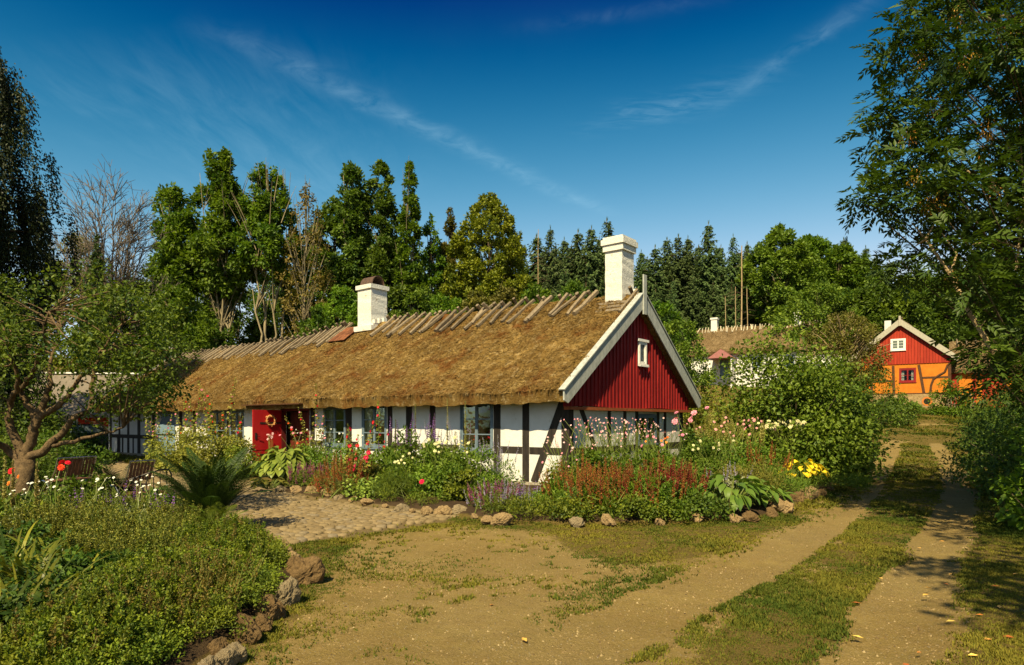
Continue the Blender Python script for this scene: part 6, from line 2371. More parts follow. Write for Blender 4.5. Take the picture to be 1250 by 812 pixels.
B_RED = [blossom_mesh('red_blossom', 0.040, 5, PT_RED, 0.45, 0.18, 0.95, 2, 1)]
B_CRIM = [blossom_mesh('crimson_blossom', 0.052, 6, PT_CRIM, 0.4, 0.16, 0.95, 2, 2)]
B_PINK = [blossom_mesh('pink_blossom', 0.038, 6, PT_PINK, 0.4, 0.18, 0.95, 2, 3)]
B_ROSE = [blossom_mesh('rose_blossom', 0.055, 7, PT_PINK, 0.55, 0.0, 0.8, 3, 4)]
B_ANEM = [blossom_mesh('anemone_blossom', 0.021, 6, PT_BLUSH, 0.25, 0.3, 0.85, 1, 5), blossom_mesh('pale_anemone_blossom', 0.018, 5, PT_PINK, 0.25, 0.3, 0.9, 1, 6)]
B_WHITE = [blossom_mesh('white_blossom', 0.021, 5, PT_WHITE, 0.2, 0.2, 0.95, 1, 7)]
B_CREAM = [blossom_mesh('cream_blossom', 0.033, 9, PT_CREAM, 0.3, 0.3, 0.6, 2, 8)]
B_CONE = [blossom_mesh('coneflower_blossom', 0.032, 10, PT_PINK, 0.0, 0.4, 0.4, 1, 9)]
B_ORANGE = [blossom_mesh('orange_blossom', 0.026, 7, PT_ORANGE, 0.4, 0.2, 0.8, 2, 10)]
B_DAHLIA = [blossom_mesh('dahlia_blossom', 0.042, 10, PT_RED, 0.25, 0.15, 0.55, 3, 11)]
SP_RUST = [spike_mesh('rust_spike', 0.36, 0.030, LF_RUST, 1.5, k) for k in range(3)]
SP_CRIM = [spike_mesh('crimson_spike', 0.34, 0.030, LF_CRIMSON, 1.6, 10 + k) for k in range(3)]
SP_PURP = [spike_mesh('purple_spike', 0.30, 0.034, LF_PURPLE, 1.3, 20 + k, whorl=True) for k in range(3)]
SP_LAV = [spike_mesh('lavender_spike', 0.26, 0.022, LF_LAV, 1.2, 30 + k) for k in range(3)]
SP_HYS = [spike_mesh('green_spike', 0.34, 0.030, LF_HYSSOP, 1.5, 40 + k, 0.5) for k in range(3)]
SP_SEED = [spike_mesh('seed_spike', 0.22, 0.024, LF_BROWN, 1.2, 50 + k, 0.6) for k in range(3)]
SP_CREAM = [spike_mesh('pale_spike', 0.42, 0.055, mat_leaf('pale_candle', (0.16, 0.15, 0.035), (0.30, 0.27, 0.08), 0.3), 2.0, 60 + k, 0.7) for k in range(3)]
SP_PLUM = [spike_mesh('plum_spike', 0.22, 0.030, mat_leaf('plum_spike_leaf', (0.11, 0.02, 0.07), (0.22, 0.05, 0.12), 0.2), 1.5, 70 + k) for k in range(3)]


def hgt(px, base, top):
    """height of something standing at (px, base) whose top is seen at top"""
    Y = ground_at(px, base)[1]
    return (base - top) / F * Y


def onbed(px, py, dz=0.06):
    p = ground_at(px, py)
    return (p[0], p[1], p[2] + dz)


# --- bed along the cottage, from the door to the corner
hosta('hosta', 'big pale green hosta in front of the open red door', 201, onbed(345, 591), 0.85, 0.85, 260, 0.27, 0.19, LF_HOSTA, tint=0.7)
hosta('hosta', 'small fading hosta with brown edges under the big pale hosta', 202, onbed(328, 600), 0.42, 0.26, 34, 0.2, 0.1, LF_OLIVE, tint=0.6)
mound('lavender_cushion', 'grey-green cushion between the big hosta and the purple sage', 203, onbed(357, 592), 0.36, 0.48, 1500, 0.06, 0.012, LF_HERB)
spiked('purple_sage', 'low plum purple sage left of the rusty sedge', 'plant', 204, onbed(378, 596), 0.48, 0.62, 1600, 0.06, 0.018, LF_HERB, SP_PLUM, 55)
mound('coral_bells', 'small wine red leaf rosette behind the edging stones', 205, onbed(393, 601), 0.26, 0.34, 420, 0.07, 0.06, LF_WINE, upw=0.2)
spiked('rusty_sedge', 'tall rust brown tuft with fine stems left of the crimson hollyhock', 'plant', 206, onbed(420, 606), 0.60, 0.95, 2200, 0.09, 0.014, LF_OLIVE, SP_RUST, 75, 0.3)
hollyhock('hollyhock', 'tall pink hollyhock at the right side of the red door', 207, onbed(386, 576), [(0.0, 0.0, 2.75), (0.25, 0.1, 1.95), (-0.9, -0.3, 1.7), (-0.55, -0.1, 2.0)], B_RED + B_PINK, nb=4, leaf=0.13, leafmat=LF_HYSSOP)
hollyhock('hollyhock', 'low crimson hollyhock in front of the windows left of the purple larkspur', 208, onbed(432, 606), [(0.1, 0.0, 1.25), (-0.15, 0.1, 1.5), (0.35, 0.0, 0.95), (0.45, 0.1, 1.6)], B_CRIM, nb=6, leaf=0.12, leafmat=LF_HYSSOP, lowest=0.35)
hollyhock('hollyhock', 'crimson hollyhock standing before the right-hand small window', 209, onbed(462, 592), [(0.0, 0.0, 2.05), (0.2, 0.1, 1.3)], B_CRIM, nb=4, leaf=0.10, lowest=0.55)
mound('nasturtium', 'lime green nasturtium trailing beside the crimson hollyhock', 210, onbed(446, 611), 0.42, 0.50, 420, 0.075, 0.075, LF_HOSTA, upw=0.3, tint=0.8)
flowering('shrub_rose', 'white shrub rose under the left small window', 'rose bush', 211, onbed(402, 581), 0.95, 1.35, 3200, 0.065, 0.04, LF_BRIGHT, B_WHITE, 30, 1.0, (0.55, 1.0))
flowering('shrub_rose', 'leafy rose bush between the door hosta and the left small window', 'rose bush', 212, onbed(372, 580), 0.75, 1.25, 2600, 0.07, 0.045, LF_MID, B_PINK, 6, 1.0, (0.7, 1.1))
mound('lavender_cushion', 'dark green round lavender cushion above the pair of edging stones', 213, onbed(483, 613), 0.52, 0.62, 3600, 0.085, 0.010, LF_HERB, tint=0.35)
flowering('red_pelargonium', 'small plant with one scarlet flower on the edge of the bed', 'flower', 214, onbed(514, 619), 0.30, 0.34, 900, 0.05, 0.012, LF_HERB, [blossom_mesh('scarlet_blossom', 0.055, 8, PT_RED, 0.4, 0.1, 0.8, 3, 12)], 1, 0.2, (1.2, 1.25))
spiked('larkspur', 'purple larkspur in front of the two dark posts', 'flower', 215, onbed(506, 598), 0.85, 1.95, 4200, 0.10, 0.05, LF_MID, SP_PURP, 26, 0.1, fill=0.6, sh=(0.7, 1.0))
spiked('larkspur', 'bluish larkspur clump left of the big window', 'flower', 216, onbed(545, 600), 0.65, 1.85, 3600, 0.10, 0.05, LF_BRIGHT, SP_LAV, 22, 0.1, fill=0.65, sh=(0.7, 1.0))
flowering('hydrangea', 'white flowering shrub below the big window', 'bush', 217, onbed(552, 608), 0.70, 1.15, 3600, 0.085, 0.06, LF_BRIGHT, B_CREAM, 22, 0.9, (0.75, 1.05))
flowering('daisy_bush', 'leafy bush with a few white daisies right above the lavender cushion', 'flower', 218, onbed(500, 606), 0.55, 1.05, 2600, 0.075, 0.045, LF_MID, B_CREAM, 9, 0.9, (0.6, 1.0))
bush('mixed_shrub', 'green bushy perennial right of the hydrangea under the big window', 'plant', 219, onbed(585, 612), 0.72, 0.6, 0.98, 50, 80, 0.075, 0.03, LF_BRIGHT)
spiked('russian_sage', 'airy grey-lilac sage in front of the white wall right of the big window', 'flower', 220, onbed(603, 608), 0.55, 1.25, 900, 0.06, 0.012, LF_SILVER, SP_LAV, 40, 0.3, stemmat=LF_SILVER)
for k, (px, top, lab) in enumerate(((546, 490, 'tall brown mullein stalk left of the big window'), (568, 492, 'tall brown mullein stalk crossing the big window'), (507, 497, 'green mullein stalk between the two dark posts'), (483, 515, 'shorter green mullein stalk left of the two dark posts'), (556, 530, 'short brown mullein stalk below the left mullein'))):
    stalk('mullein_stalk', lab, 230 + k, onbed(px, 598), hgt(px, 598, top), LF_MULL if k in (0, 1, 4) else LF_HYSSOP, 0.04)
spiked('lavender', 'purple lavender drift at the foot of the white wall', 'lavender', 240, onbed(608, 624), 0.58, 0.55, 2200, 0.055, 0.012, LF_HERB, SP_LAV + SP_PLUM, 80, 0.4)
spiked('lavender', 'mauve lavender tuft left of the slanting brace foot', 'lavender', 241, onbed(638, 622), 0.45, 0.42, 1500, 0.055, 0.012, LF_HERB, SP_LAV + SP_PURP, 55, 0.4)
mound('catmint', 'loose green catmint in front of the slanting brace foot', 242, onbed(668, 625), 0.50, 0.30, 2600, 0.06, 0.018, LF_BRIGHT, tint=0.6)
mound('catmint', 'low green catmint at the bed edge left of the rusty plumes', 243, onbed(640, 631), 0.60, 0.34, 2400, 0.05, 0.02, LF_HERB)

# --- the corner: rusty plumes, anemones, roses
spiked('persicaria', 'large tuft of rust red plumes in front of the corner post', 'plant', 250, onbed(714, 626), 0.72, 0.98, 3400, 0.085, 0.030, LF_MID, SP_RUST, 95, 0.25, fill=0.55)
spiked('persicaria', 'orange-rust plumes right beside the large tuft', 'plant', 251, onbed(752, 629), 0.58, 0.80, 2800, 0.085, 0.030, LF_MID, SP_RUST + SP_CRIM[:1], 70, 0.25, fill=0.55)
spiked('persicaria', 'dark crimson plumes below the right half of the gable', 'plant', 252, onbed(796, 629), 0.66, 0.98, 3200, 0.085, 0.030, LF_MID, SP_CRIM + SP_RUST[:1], 95, 0.25, fill=0.55)
spiked('persicaria', 'dark crimson plumes right of the crimson tuft nearest the roses', 'plant', 253, onbed(829, 628), 0.50, 0.92, 2400, 0.085, 0.030, LF_DARK, SP_CRIM, 60, 0.25, fill=0.55)
flowering('anemone', 'tall blush pink anemones before the short gable brace', 'flower', 254, onbed(722, 603), 0.78, 1.50, 3200, 0.095, 0.06, LF_MID, B_ANEM, 70, 1.1, (0.62, 1.08), fill=0.6)
flowering('anemone', 'blush pink anemones in the middle of the gable wall', 'flower', 255, onbed(762, 598), 0.72, 1.50, 3000, 0.095, 0.06, LF_MID, B_ANEM, 75, 1.1, (0.70, 1.08), fill=0.6)
flowering('anemone', 'pale anemones under the gable wall window', 'flower', 256, onbed(800, 594), 0.70, 1.50, 2800, 0.095, 0.06, LF_MID, B_ANEM, 50, 1.1, (0.70, 1.08), fill=0.6)
flowering('anemone', 'thin white anemones leaning over the slanting brace', 'flower', 257, onbed(688, 606), 0.45, 1.20, 700, 0.07, 0.04, LF_HYSSOP, B_ANEM, 34, 1.3, (0.45, 1.05), fill=0.6)
flowering('garden_rose', 'rose bush with big pink roses at the right gable corner', 'rose bush', 258, onbed(838, 588), 0.68, 1.65, 3600, 0.085, 0.055, LF_DARK, B_ROSE, 7, 1.0, (0.92, 1.14), fill=0.85, fsc=(1.0, 1.5))
flowering('garden_rose', 'orange and coral roses behind the crimson plumes', 'rose bush', 259, onbed(806, 602), 0.50, 1.12, 1500, 0.08, 0.05, LF_MID, B_ORANGE + B_PINK, 10, 1.0, (0.85, 1.1))

# --- bed right of the gable
def rb(k, kind, **kw):
    pass


spiked('bugbane', 'tall pale green flower candles right of the pink roses', 'flower', 270, onbed(868, 588), 0.55, 1.75, 2600, 0.09, 0.045, LF_BRIGHT, SP_CREAM + SP_HYS[:1], 40, 0.12, fill=0.65)
spiked('bugbane', 'yellow-green flower candles in front of the yellow hedge', 'flower', 271, onbed(905, 588), 0.62, 1.85, 2800, 0.09, 0.045, LF_YELLOW, SP_CREAM + SP_HYS[:1], 44, 0.12, fill=0.65)
spiked('bugbane', 'pale flower candles before the left flank of the big rounded bush', 'flower', 272, onbed(932, 586), 0.5, 1.75, 2200, 0.09, 0.045, LF_BRIGHT, SP_CREAM + SP_HYS[:1], 34, 0.12, fill=0.65)
flowering('coneflower', 'pink coneflowers between the flower candles', 'flower', 273, onbed(884, 600), 0.66, 1.42, 2600, 0.08, 0.04, LF_MID, B_CONE, 16, 1.0, (0.85, 1.1))
flowering('coneflower', 'deep pink coneflowers left of the white phlox', 'flower', 274, onbed(915, 598), 0.6, 1.45, 2400, 0.08, 0.04, LF_BRIGHT, B_CONE, 12, 1.0, (0.9, 1.12))
flowering('phlox', 'white phlox heads before the big rounded bush', 'flower', 275, onbed(955, 590), 0.62, 1.45, 2600, 0.085, 0.03, LF_MID, [blossom_mesh('phlox_blossom', 0.045, 9, PT_CREAM, 0.5, 0.0, 0.8, 3, 13)], 42, 1.0, (0.92, 1.06))
flowering('yarrow', 'cream yarrow among the leaves right of the crimson plumes', 'flower', 276, onbed(866, 606), 0.52, 1.15, 2400, 0.075, 0.025, LF_BRIGHT, B_CREAM, 14, 1.0, (0.7, 1.0))
mound('catmint', 'yellow-green feathery mound in the middle of the right-hand bed', 277, onbed(912, 611), 0.75, 0.85, 4200, 0.075, 0.016, LF_HYSSOP, tint=0.6)
mound('fennel', 'fresh green feathery mound left of the yellow giant leaves', 278, onbed(950, 606), 0.62, 0.55, 3600, 0.085, 0.014, LF_BRIGHT, tint=0.45)
spiked('astilbe', 'reddish brown seed heads over the feathery mounds', 'plant', 279, onbed(930, 601), 0.62, 1.15, 1500, 0.07, 0.03, LF_OLIVE, SP_RUST, 36, 0.3)
hosta('hosta', 'wide green hosta at the foot of the right-hand bed', 280, onbed(890, 626), 0.72, 0.62, 90, 0.30, 0.15, LF_HOSTA2, tint=0.5)
hosta('hosta', 'smaller grey-green hosta right of the wide green one', 281, onbed(928, 622), 0.50, 0.50, 60, 0.24, 0.12, LF_HOSTA2, tint=0.6)
hosta('giant_leaf_plant', 'bright yellow plant with giant leaves left of the track', 282, onbed(980, 594), 0.80, 0.60, 120, 0.15, 0.13, LF_GOLD, tint=0.6)
spiked('astilbe', 'dark red astilbe spikes behind the yellow giant leaves', 'plant', 283, onbed(1010, 582), 0.75, 1.0, 1500, 0.09, 0.04, LF_DARK, SP_CRIM, 44, 0.15)
spiked('astilbe', 'dark red spikes in the shade left of the yellow giant leaves', 'plant', 284, onbed(975, 584), 0.45, 1.15, 900, 0.09, 0.04, LF_DARK, SP_CRIM, 18, 0.15)
spiked('lamb_ear', 'silvery spikes between the wide hosta and the feathery mound', 'plant', 285, onbed(893, 613), 0.45, 0.75, 700, 0.08, 0.03, LF_SILVER, SP_LAV, 24, 0.2, stemmat=LF_SILVER)
mound('cranesbill', 'dark leafy cranesbill below the crimson plumes', 286, onbed(846, 632), 0.52, 0.42, 1500, 0.06, 0.045, LF_DARK, upw=0.1)
mound('cranesbill', 'green cranesbill at the bed edge below the rust red plumes', 287, onbed(700, 633), 0.50, 0.36, 1600, 0.05, 0.035, LF_HERB, upw=0.1)
mound('cranesbill', 'green cranesbill between the stones below the orange-rust plumes', 288, onbed(770, 635), 0.50, 0.36, 1600, 0.05, 0.035, LF_HERB, upw=0.1)
mound('cranesbill', 'green cranesbill at the bed edge below the dark crimson tuft', 289, onbed(815, 634), 0.45, 0.36, 1500, 0.05, 0.035, LF_MID, upw=0.1)
mound('ground_ivy', 'grassy fringe right of the yellow giant leaves beside the track', 290, onbed(1008, 597), 0.85, 0.35, 2600, 0.07, 0.02, LF_HERB)
for k, (px, py, r, h, m, lab) in enumerate(((570, 598, 0.8, 1.0, LF_MID, 'leafy growth at the wall under the right half of the big window'), (470, 594, 0.8, 1.0, LF_MID, 'leafy growth under the right small window'), (430, 586, 0.8, 1.05, LF_BRIGHT, 'leafy growth at the wall between the two small windows'), (740, 606, 0.9, 0.9, LF_MID, 'leafy growth behind the orange-rust plumes'), (780, 606, 0.9, 0.95, LF_MID, 'leafy growth under the anemones in the middle of the gable'), (850, 602, 0.8, 1.1, LF_DARK, 'dark leafy growth between the crimson plumes and the candles'), (890, 590, 1.0, 1.1, LF_MID, 'leafy growth between the first two groups of candles'), (530, 611, 0.55, 0.75, LF_BRIGHT, 'bright leafy growth right of the lavender cushion'), (945, 592, 0.9, 1.0, LF_MID, 'leafy growth under the white phlox'), (455, 602, 0.55, 0.75, LF_HYSSOP, 'yellowish leafy growth behind the lavender cushion'), (570, 615, 0.5, 0.6, LF_HERB, 'green leafy growth below the white flowering shrub'), (695, 618, 0.5, 0.5, LF_HERB, 'green leafy growth left of the large rust tuft'))):
    bush('leafy_perennial', lab, 'plant', 300 + k, onbed(px, py), r, r * 0.8, h, 34, 70, 0.085, 0.045, m)

# --- plants by the far half of the cottage
hollyhock('hollyhock', 'tall pink-flowered hollyhock group between the blue door and the left windows', 320, onbed(232, 571), [(0, 0, 2.3), (0.3, 0.1, 2.6), (-0.5, 0.0, 1.9), (0.7, 0.1, 2.2), (-0.3, 0.2, 2.4)], B_PINK + B_RED, leafmat=LF_HYSSOP, leaf=0.15)
hollyhock('hollyhock', 'leaning pink hollyhocks in front of the blue door', 321, onbed(192, 566), [(0, 0, 2.0), (-0.6, 0.1, 2.3), (-0.3, 0.1, 1.7), (0.5, 0.1, 1.8)], B_PINK, leafmat=LF_HYSSOP, leaf=0.15)
hollyhock('hollyhock', 'red hollyhocks left of the open red door', 322, onbed(272, 577), [(0, 0, 1.9), (0.35, 0.1, 2.9), (-0.5, 0.0, 2.5), (0.6, 0.1, 1.7), (-0.8, 0.1, 2.8)], B_RED + B_PINK, leafmat=LF_HYSSOP, leaf=0.15)
bush('rose_bush', 'big leafy rose bush left of the open red door', 'rose bush', 323, onbed(262, 580), 1.25, 0.9, 1.55, 70, 80, 0.085, 0.055, LF_HYSSOP, tint=0.6)
bush('rose_bush', 'leafy rose bush below the left windows', 'rose bush', 324, onbed(222, 573), 1.1, 0.8, 1.35, 60, 80, 0.085, 0.055, LF_HYSSOP, tint=0.6)
mound('lavender_cushion', 'bright green cushion on the cobbles in front of the blue door', 325, onbed(204, 570), 0.75, 0.70, 2600, 0.09, 0.014, LF_BRIGHT)
spiked('lavender', 'few lavender spikes at the right of the bright green cushion', 'lavender', 326, onbed(220, 574), 0.45, 0.70, 700, 0.06, 0.014, LF_HERB, SP_LAV, 20, 0.3)
bush('rose_bush', 'low leafy bush at the foot of the rose bush near the door', 'bush', 327, onbed(285, 583), 0.7, 0.6, 0.9, 40, 70, 0.075, 0.045, LF_HERB)

# --- bed in the foreground
herb = [(272, 708, .48, .32), (296, 690, .38, .30), (240, 692, .52, .33), (232, 738, .46, .32), (190, 738, .48, .36), (178, 778, .42, .32), (150, 775, .46, .34), (112, 800, .46, .32), (140, 812, .38, .30), (70, 830, .42, .30), (110, 830, .40, .28), (280, 670, .40, .24), (205, 765, .32, .28)]
SP_SPRIG = [spike_mesh('herb_sprig', 0.13, 0.026, LF_HERB, 2.2, 80 + k, 0.5) for k in range(4)]
SP_DRY = [spike_mesh('dry_sprig', 0.15, 0.020, LF_BROWN, 1.5, 86 + k, 0.5) for k in range(2)]
where = ['beside the spotted boulder', 'behind the tall boulder at the bed corner', 'below the single upright hosta leaf', 'left of the brown boulders', 'in the middle of the foreground bed', 'left of the mossy dark boulder', 'between the lily leaves and the boulders', 'in front of the lily leaves', 'nearest the bottom boulders', 'lowest at the left of the foreground bed', 'lowest in the middle of the foreground bed', 'in front of the big fern', 'against the lowest boulder']
for k, (px, py, r, h) in enumerate(herb):
    t = mound('lemon_balm', f'fresh green lemon balm {where[k]}', 340 + k, onbed(px, py, 0.08), r, h, 13000, 0.024, 0.015, LF_HERB, ncl=60, tint=0.70 + 0.18 * math.sin(k * 1.7), upw=-0.15)
    rq = np.random.default_rng(900 + k)
    for j in range(60):
        a_, q_ = rq.uniform(0, 6.28), math.sqrt(rq.uniform()) * 1.05
        put('sprig', (SP_DRY[j % 2] if j % 5 == 0 else SP_SPRIG[j % 4]), t, (r * q_ * math.cos(a_), r * q_ * math.sin(a_), h * (1 - 0.65 * q_ * q_) * rq.uniform(0.75, 1.0)), (rq.normal(0, .3), rq.normal(0, .3), rq.uniform(0, 6)), rq.uniform(0.7, 1.3))
spiked('herb_seed_heads', 'brownish seed heads standing in the lemon balm left of the mossy boulder', 'plant', 360, onbed(225, 770, 0.08), 0.40, 0.46, 500, 0.03, 0.015, LF_BROWN, SP_SEED, 60, 0.4)
spiked('herb_seed_heads', 'brownish seed heads in the lemon balm below the lily leaves', 'plant', 361, onbed(140, 790, 0.08), 0.32, 0.42, 300, 0.03, 0.015, LF_BROWN, SP_SEED, 36, 0.4)
for k, (px, py, r, lab) in enumerate(((312, 722, .26, 'small herb tuft spilling between the spotted and the corner boulder'), (284, 757, .24, 'small herb tuft spilling over the dark mossy boulder'), (325, 700, .24, 'small herb tuft behind the tall corner boulder'), (255, 785, .24, 'small herb tuft above the lowest boulders'), (308, 684, .22, 'small herb tuft beside the upper of the two brown boulders'), (296, 738, .26, 'small herb tuft behind the rough brown boulders'))):
    mound('creeping_thyme', lab, 395 + 10 * k, onbed(px, py, 0.08), r, 0.24, 2600, 0.024, 0.014, LF_HERB, ncl=30, tint=0.5, upw=-0.1)
for k, (px, py, lab) in enumerate(((262, 745, 'brown seed heads in the lemon balm above the mossy boulder'), (185, 790, 'brown seed heads in the lemon balm at the bottom of the bed'), (205, 752, 'brown seed heads in the very middle of the lemon balm'))):
    spiked('herb_seed_heads', lab, 'plant', 362 + k, onbed(px, py, 0.08), 0.34, 0.44, 300, 0.025, 0.012, LF_BROWN, SP_SEED, 48, 0.4)
hy = [(150, 690, .42, .50), (115, 672, .45, .50), (190, 682, .40, .46), (85, 665, .40, .48), (55, 672, .42, .50), (172, 706, .30, .42), (128, 700, .30, .45), (215, 660, .34, .40)]
wh = ['in the middle of the foreground bed behind the lemon balm', 'below the purple salvia', 'left of the upright hosta leaf', 'below the white campions', 'at the left behind the lily leaves', 'at the dark hollow above the lemon balm', 'right of the lily leaves', 'at the foot of the big fern']
for k, (px, py, r, h) in enumerate(hy):
    spiked('hyssop', f'yellow-green hyssop spires {wh[k]}', 'herb', 370 + k, onbed(px, py, 0.08), r, h * 1.15, 2200, 0.035, 0.010, LF_HYSSOP, SP_HYS, 70, 0.35, fill=0.75, tint=0.32)
for k, (px, py, r, h, lab) in enumerate(((25, 690, .40, .50, 'dark broad-leaved plant at the left edge behind the lilies'), (100, 722, .34, .36, 'dark broad-leaved plant in the hollow right of the lilies'), (62, 740, .34, .36, 'dark broad-leaved plant between the lily clumps'), (145, 725, .30, .30, 'dark leafy plant in the hollow above the lemon balm'), (10, 800, .32, .36, 'dark round-leaved plant in the lower left corner'))):
    bush('dark_perennial', lab, 'plant', 385 + k, onbed(px, py), r, r, h, 40, 60, 0.055, 0.04, LF_DARK, tint=0.2)
lily = [(30, 770, .62), (85, 745, .60), (10, 720, .70), (60, 700, .62), (0, 800, .6), (110, 780, .5), (35, 735, .66)]
wl_ = ['at the lower left corner', 'left of the lemon balm', 'tallest at the left edge', 'below the hyssop at the left', 'lowest at the left edge', 'farthest right among the strap-leaved clumps', 'in the middle of the strap-leaved clumps']
for k, (px, py, L) in enumerate(lily):
    rng = np.random.default_rng(390 + k)
    t = straps('day_lily', f'strap-leaved lily clump {wl_[k]}', 390 + k, onbed(px, py, 0.05), 0.26, L * 1.05, 0.030, 46, LF_STRAP, (0.35, 2.1), tint=0.4)
    bm = MB()
    leaf_cloud(bm, rng, [(0, 0, 0.12), (0.15, 0, 0.14), (-0.15, 0.05, 0.14), (0, 0.15, 0.2)], [0.22] * 4, 90, 0.06, 0.03, 0.8, 0.3)
    bm.build('undergrowth', LF_DARK, t)
fern('fern', 'big dark fern with arching fronds at the corner of the foreground bed', 400, onbed(255, 650, 0.05), 1.30, 70, LF_FERN, (0.12, 1.05), 0.15)
fern('fern', 'fresh green fern in front of the big dark fern', 401, onbed(262, 662, 0.05), 0.62, 26, LF_HERB)
fern('fern', 'dark fern behind the purple salvia beside the metal chair', 402, onbed(150, 618, 0.0), 0.95, 30, LF_FERN, (0.2, 1.3))
fern('fern', 'low dark fern under the apple tree beside the red flowers', 403, onbed(115, 622, 0.0), 0.80, 26, LF_FERN)
hosta('hosta', 'single upright bright hosta leaf pair at the foot of the big fern', 404, onbed(214, 672, 0.05), 0.10, 0.16, 4, 0.26, 0.13, LF_HOSTA, tint=0.95)
sal = [(138, 640), (165, 642), (105, 640), (190, 640), (205, 650)]
for k, (px, py) in enumerate(sal):
    spiked('purple_salvia', f'purple salvia spires, {ORD[k]} from the apple trunk behind the hyssop' if k != 2 else 'purple salvia spires nearest the red flowers', 'flower', 410 + k, onbed(px, py, 0.06), 0.30, 0.62, 700, 0.045, 0.022, LF_HERB, SP_PURP, 6, 0.2, fill=0.7)
cam_ = [(30, 655), (62, 652), (100, 655), (165, 655), (185, 645), (140, 650)]
for k, (px, py) in enumerate(cam_):
    flowering('rose_campion', 'silver-stemmed white campion ' + ['at the left behind the lilies', 'below the mullein stalks', 'right of the red flowers', 'below the metal chair', 'left of the big fern', 'among the purple salvia'][k], 'flower', 420 + k, onbed(px, py, 0.06), 0.32, 0.68, 420, 0.05, 0.018, LF_SILVER, B_WHITE, 9, 1.0, (0.7, 1.1), fill=0.5, up=1.5)
flowering('dahlia', 'dahlia with two big red flowers under the apple tree', 'flower', 430, onbed(88, 632, 0.06), 0.40, 0.80, 1500, 0.08, 0.045, LF_DARK, B_DAHLIA, 3, 0.5, (0.95, 1.08), fsc=(1.1, 1.5))
flowering('dahlia', 'orange-red dahlia at the left edge behind the mullein stalks', 'flower', 431, onbed(6, 645, 0.06), 0.34, 0.72, 900, 0.08, 0.045, LF_DARK, B_ORANGE + B_DAHLIA, 6, 0.9, (0.8, 1.1), fsc=(1.0, 1.5))
for k, (px, top, lab) in enumerate(((6, 562, 'tall yellowish mullein stalk leftmost under the apple tree'), (16, 566, 'mullein stalk close beside the leftmost one'), (45, 568, 'mullein stalk right of the apple trunk'))):
    stalk('mullein_stalk', lab, 440 + k, onbed(px, 655, 0.05), hgt(px, 655, top), LF_MULL, 0.045)
bush('dark_perennial', 'dark leafy plant between the dahlia and the salvia', 'plant', 445, onbed(112, 632, 0.02), 0.6, 0.5, 0.62, 40, 80, 0.07, 0.045, LF_DARK)
bush('dark_perennial', 'dark leafy plant at the foot of the apple trunk', 'plant', 446, onbed(50, 636, 0.02), 0.6, 0.5, 0.55, 40, 80, 0.07, 0.045, LF_DARK)
bush('dark_perennial', 'dark leafy plant left of the big fern', 'plant', 447, onbed(195, 634, 0.02), 0.5, 0.4, 0.45, 34, 80, 0.06, 0.04, LF_DARK)


# ------------------------------------------------------------------ edging stones
STONE_A = mat_rough('field_stone', (0.13, 0.085, 0.038), (0.34, 0.235, 0.11), 7, 0.85, 0.7, 0.02, spots=(9, 0.62, (0.10, 0.075, 0.03)))
STONE_B = mat_rough('lichen_stone', (0.14, 0.10, 0.05), (0.34, 0.27, 0.16), 14, 0.9, 0.8, 0.02, spots=(12, 0.55, (0.06, 0.05, 0.035)))
STONE_C = mat_rough('brown_mossy_stone', (0.065, 0.040, 0.017), (0.20, 0.125, 0.05), 8, 0.9, 0.8, 0.02, spots=(6, 0.6, (0.05, 0.05, 0.012)))


def stone_mesh(seed):
    rng = np.random.default_rng(seed)
    nu, nv = 44, 26
    th = np.linspace(0, 2 * np.pi, nu, endpoint=False)
    ph = np.linspace(-np.pi / 2, np.pi / 2, nv)
    T_, P_ = np.meshgrid(th, ph)
    d = np.stack([np.cos(P_) * np.cos(T_), np.cos(P_) * np.sin(T_), np.sin(P_)], -1)
    r = np.ones_like(T_)
    for _ in range(13):                                  # flat facets worn into the ball
        n = unit(rng.normal(size=3))
        h = rng.uniform(0.52, 0.88)
        c = d @ n
        r = np.where(c > 0.05, np.minimum(r, h / np.maximum(c, 0.05)), r)
    nz = (vnoise(d[..., 0] * 3.5 + seed, d[..., 1] * 3.5 + d[..., 2] * 2.7, seed) - 0.5) * 0.26 + (vnoise(d[..., 0] * 9 + d[..., 2] * 5, d[..., 1] * 9 - d[..., 2] * 7, seed + 3) - 0.5) * 0.13 + (vnoise(d[..., 0] * 19 - d[..., 2] * 13, d[..., 1] * 21 + d[..., 2] * 9, seed + 6) - 0.5) * 0.06
    V = (d * (r + nz)[..., None]).reshape(-1, 3)
    i, j = np.meshgrid(np.arange(nv - 1), np.arange(nu), indexing='ij')
    j2 = (j + 1) % nu
    f = np.stack([i * nu + j, i * nu + j2, (i + 1) * nu + j2, (i + 1) * nu + j], -1).reshape(-1, 4)
    mb = MB()
    mb.add(V, f)
    return mb


ST = {}
for q, m in (('a', STONE_A), ('b', STONE_B), ('c', STONE_C)):
    ST[q] = [stone_mesh(500 + k + 10 * ord(q)).mesh('edge_stone', m, False) for k in range(4)]
rngS = np.random.default_rng(8)


def stone(px, py, w, kind, label, group, hfac=0.7, k=None):
    """stone whose foot is seen at (px, py), w pixels wide"""
    x, y, z = ground_at(px, py)
    r = w / F * y / 2
    o = put('edge_stone', ST[kind][rngS.integers(4) if k is None else k], None, (x, y + r * 0.6, z + r * hfac * 0.30), (rngS.normal(0, .2), rngS.normal(0, .2), rngS.uniform(0, 6)), (r * 1.0, r * rngS.uniform(0.85, 1.15), r * hfac * 1.1))
    tag(o, label, 'stone', group)
    return o


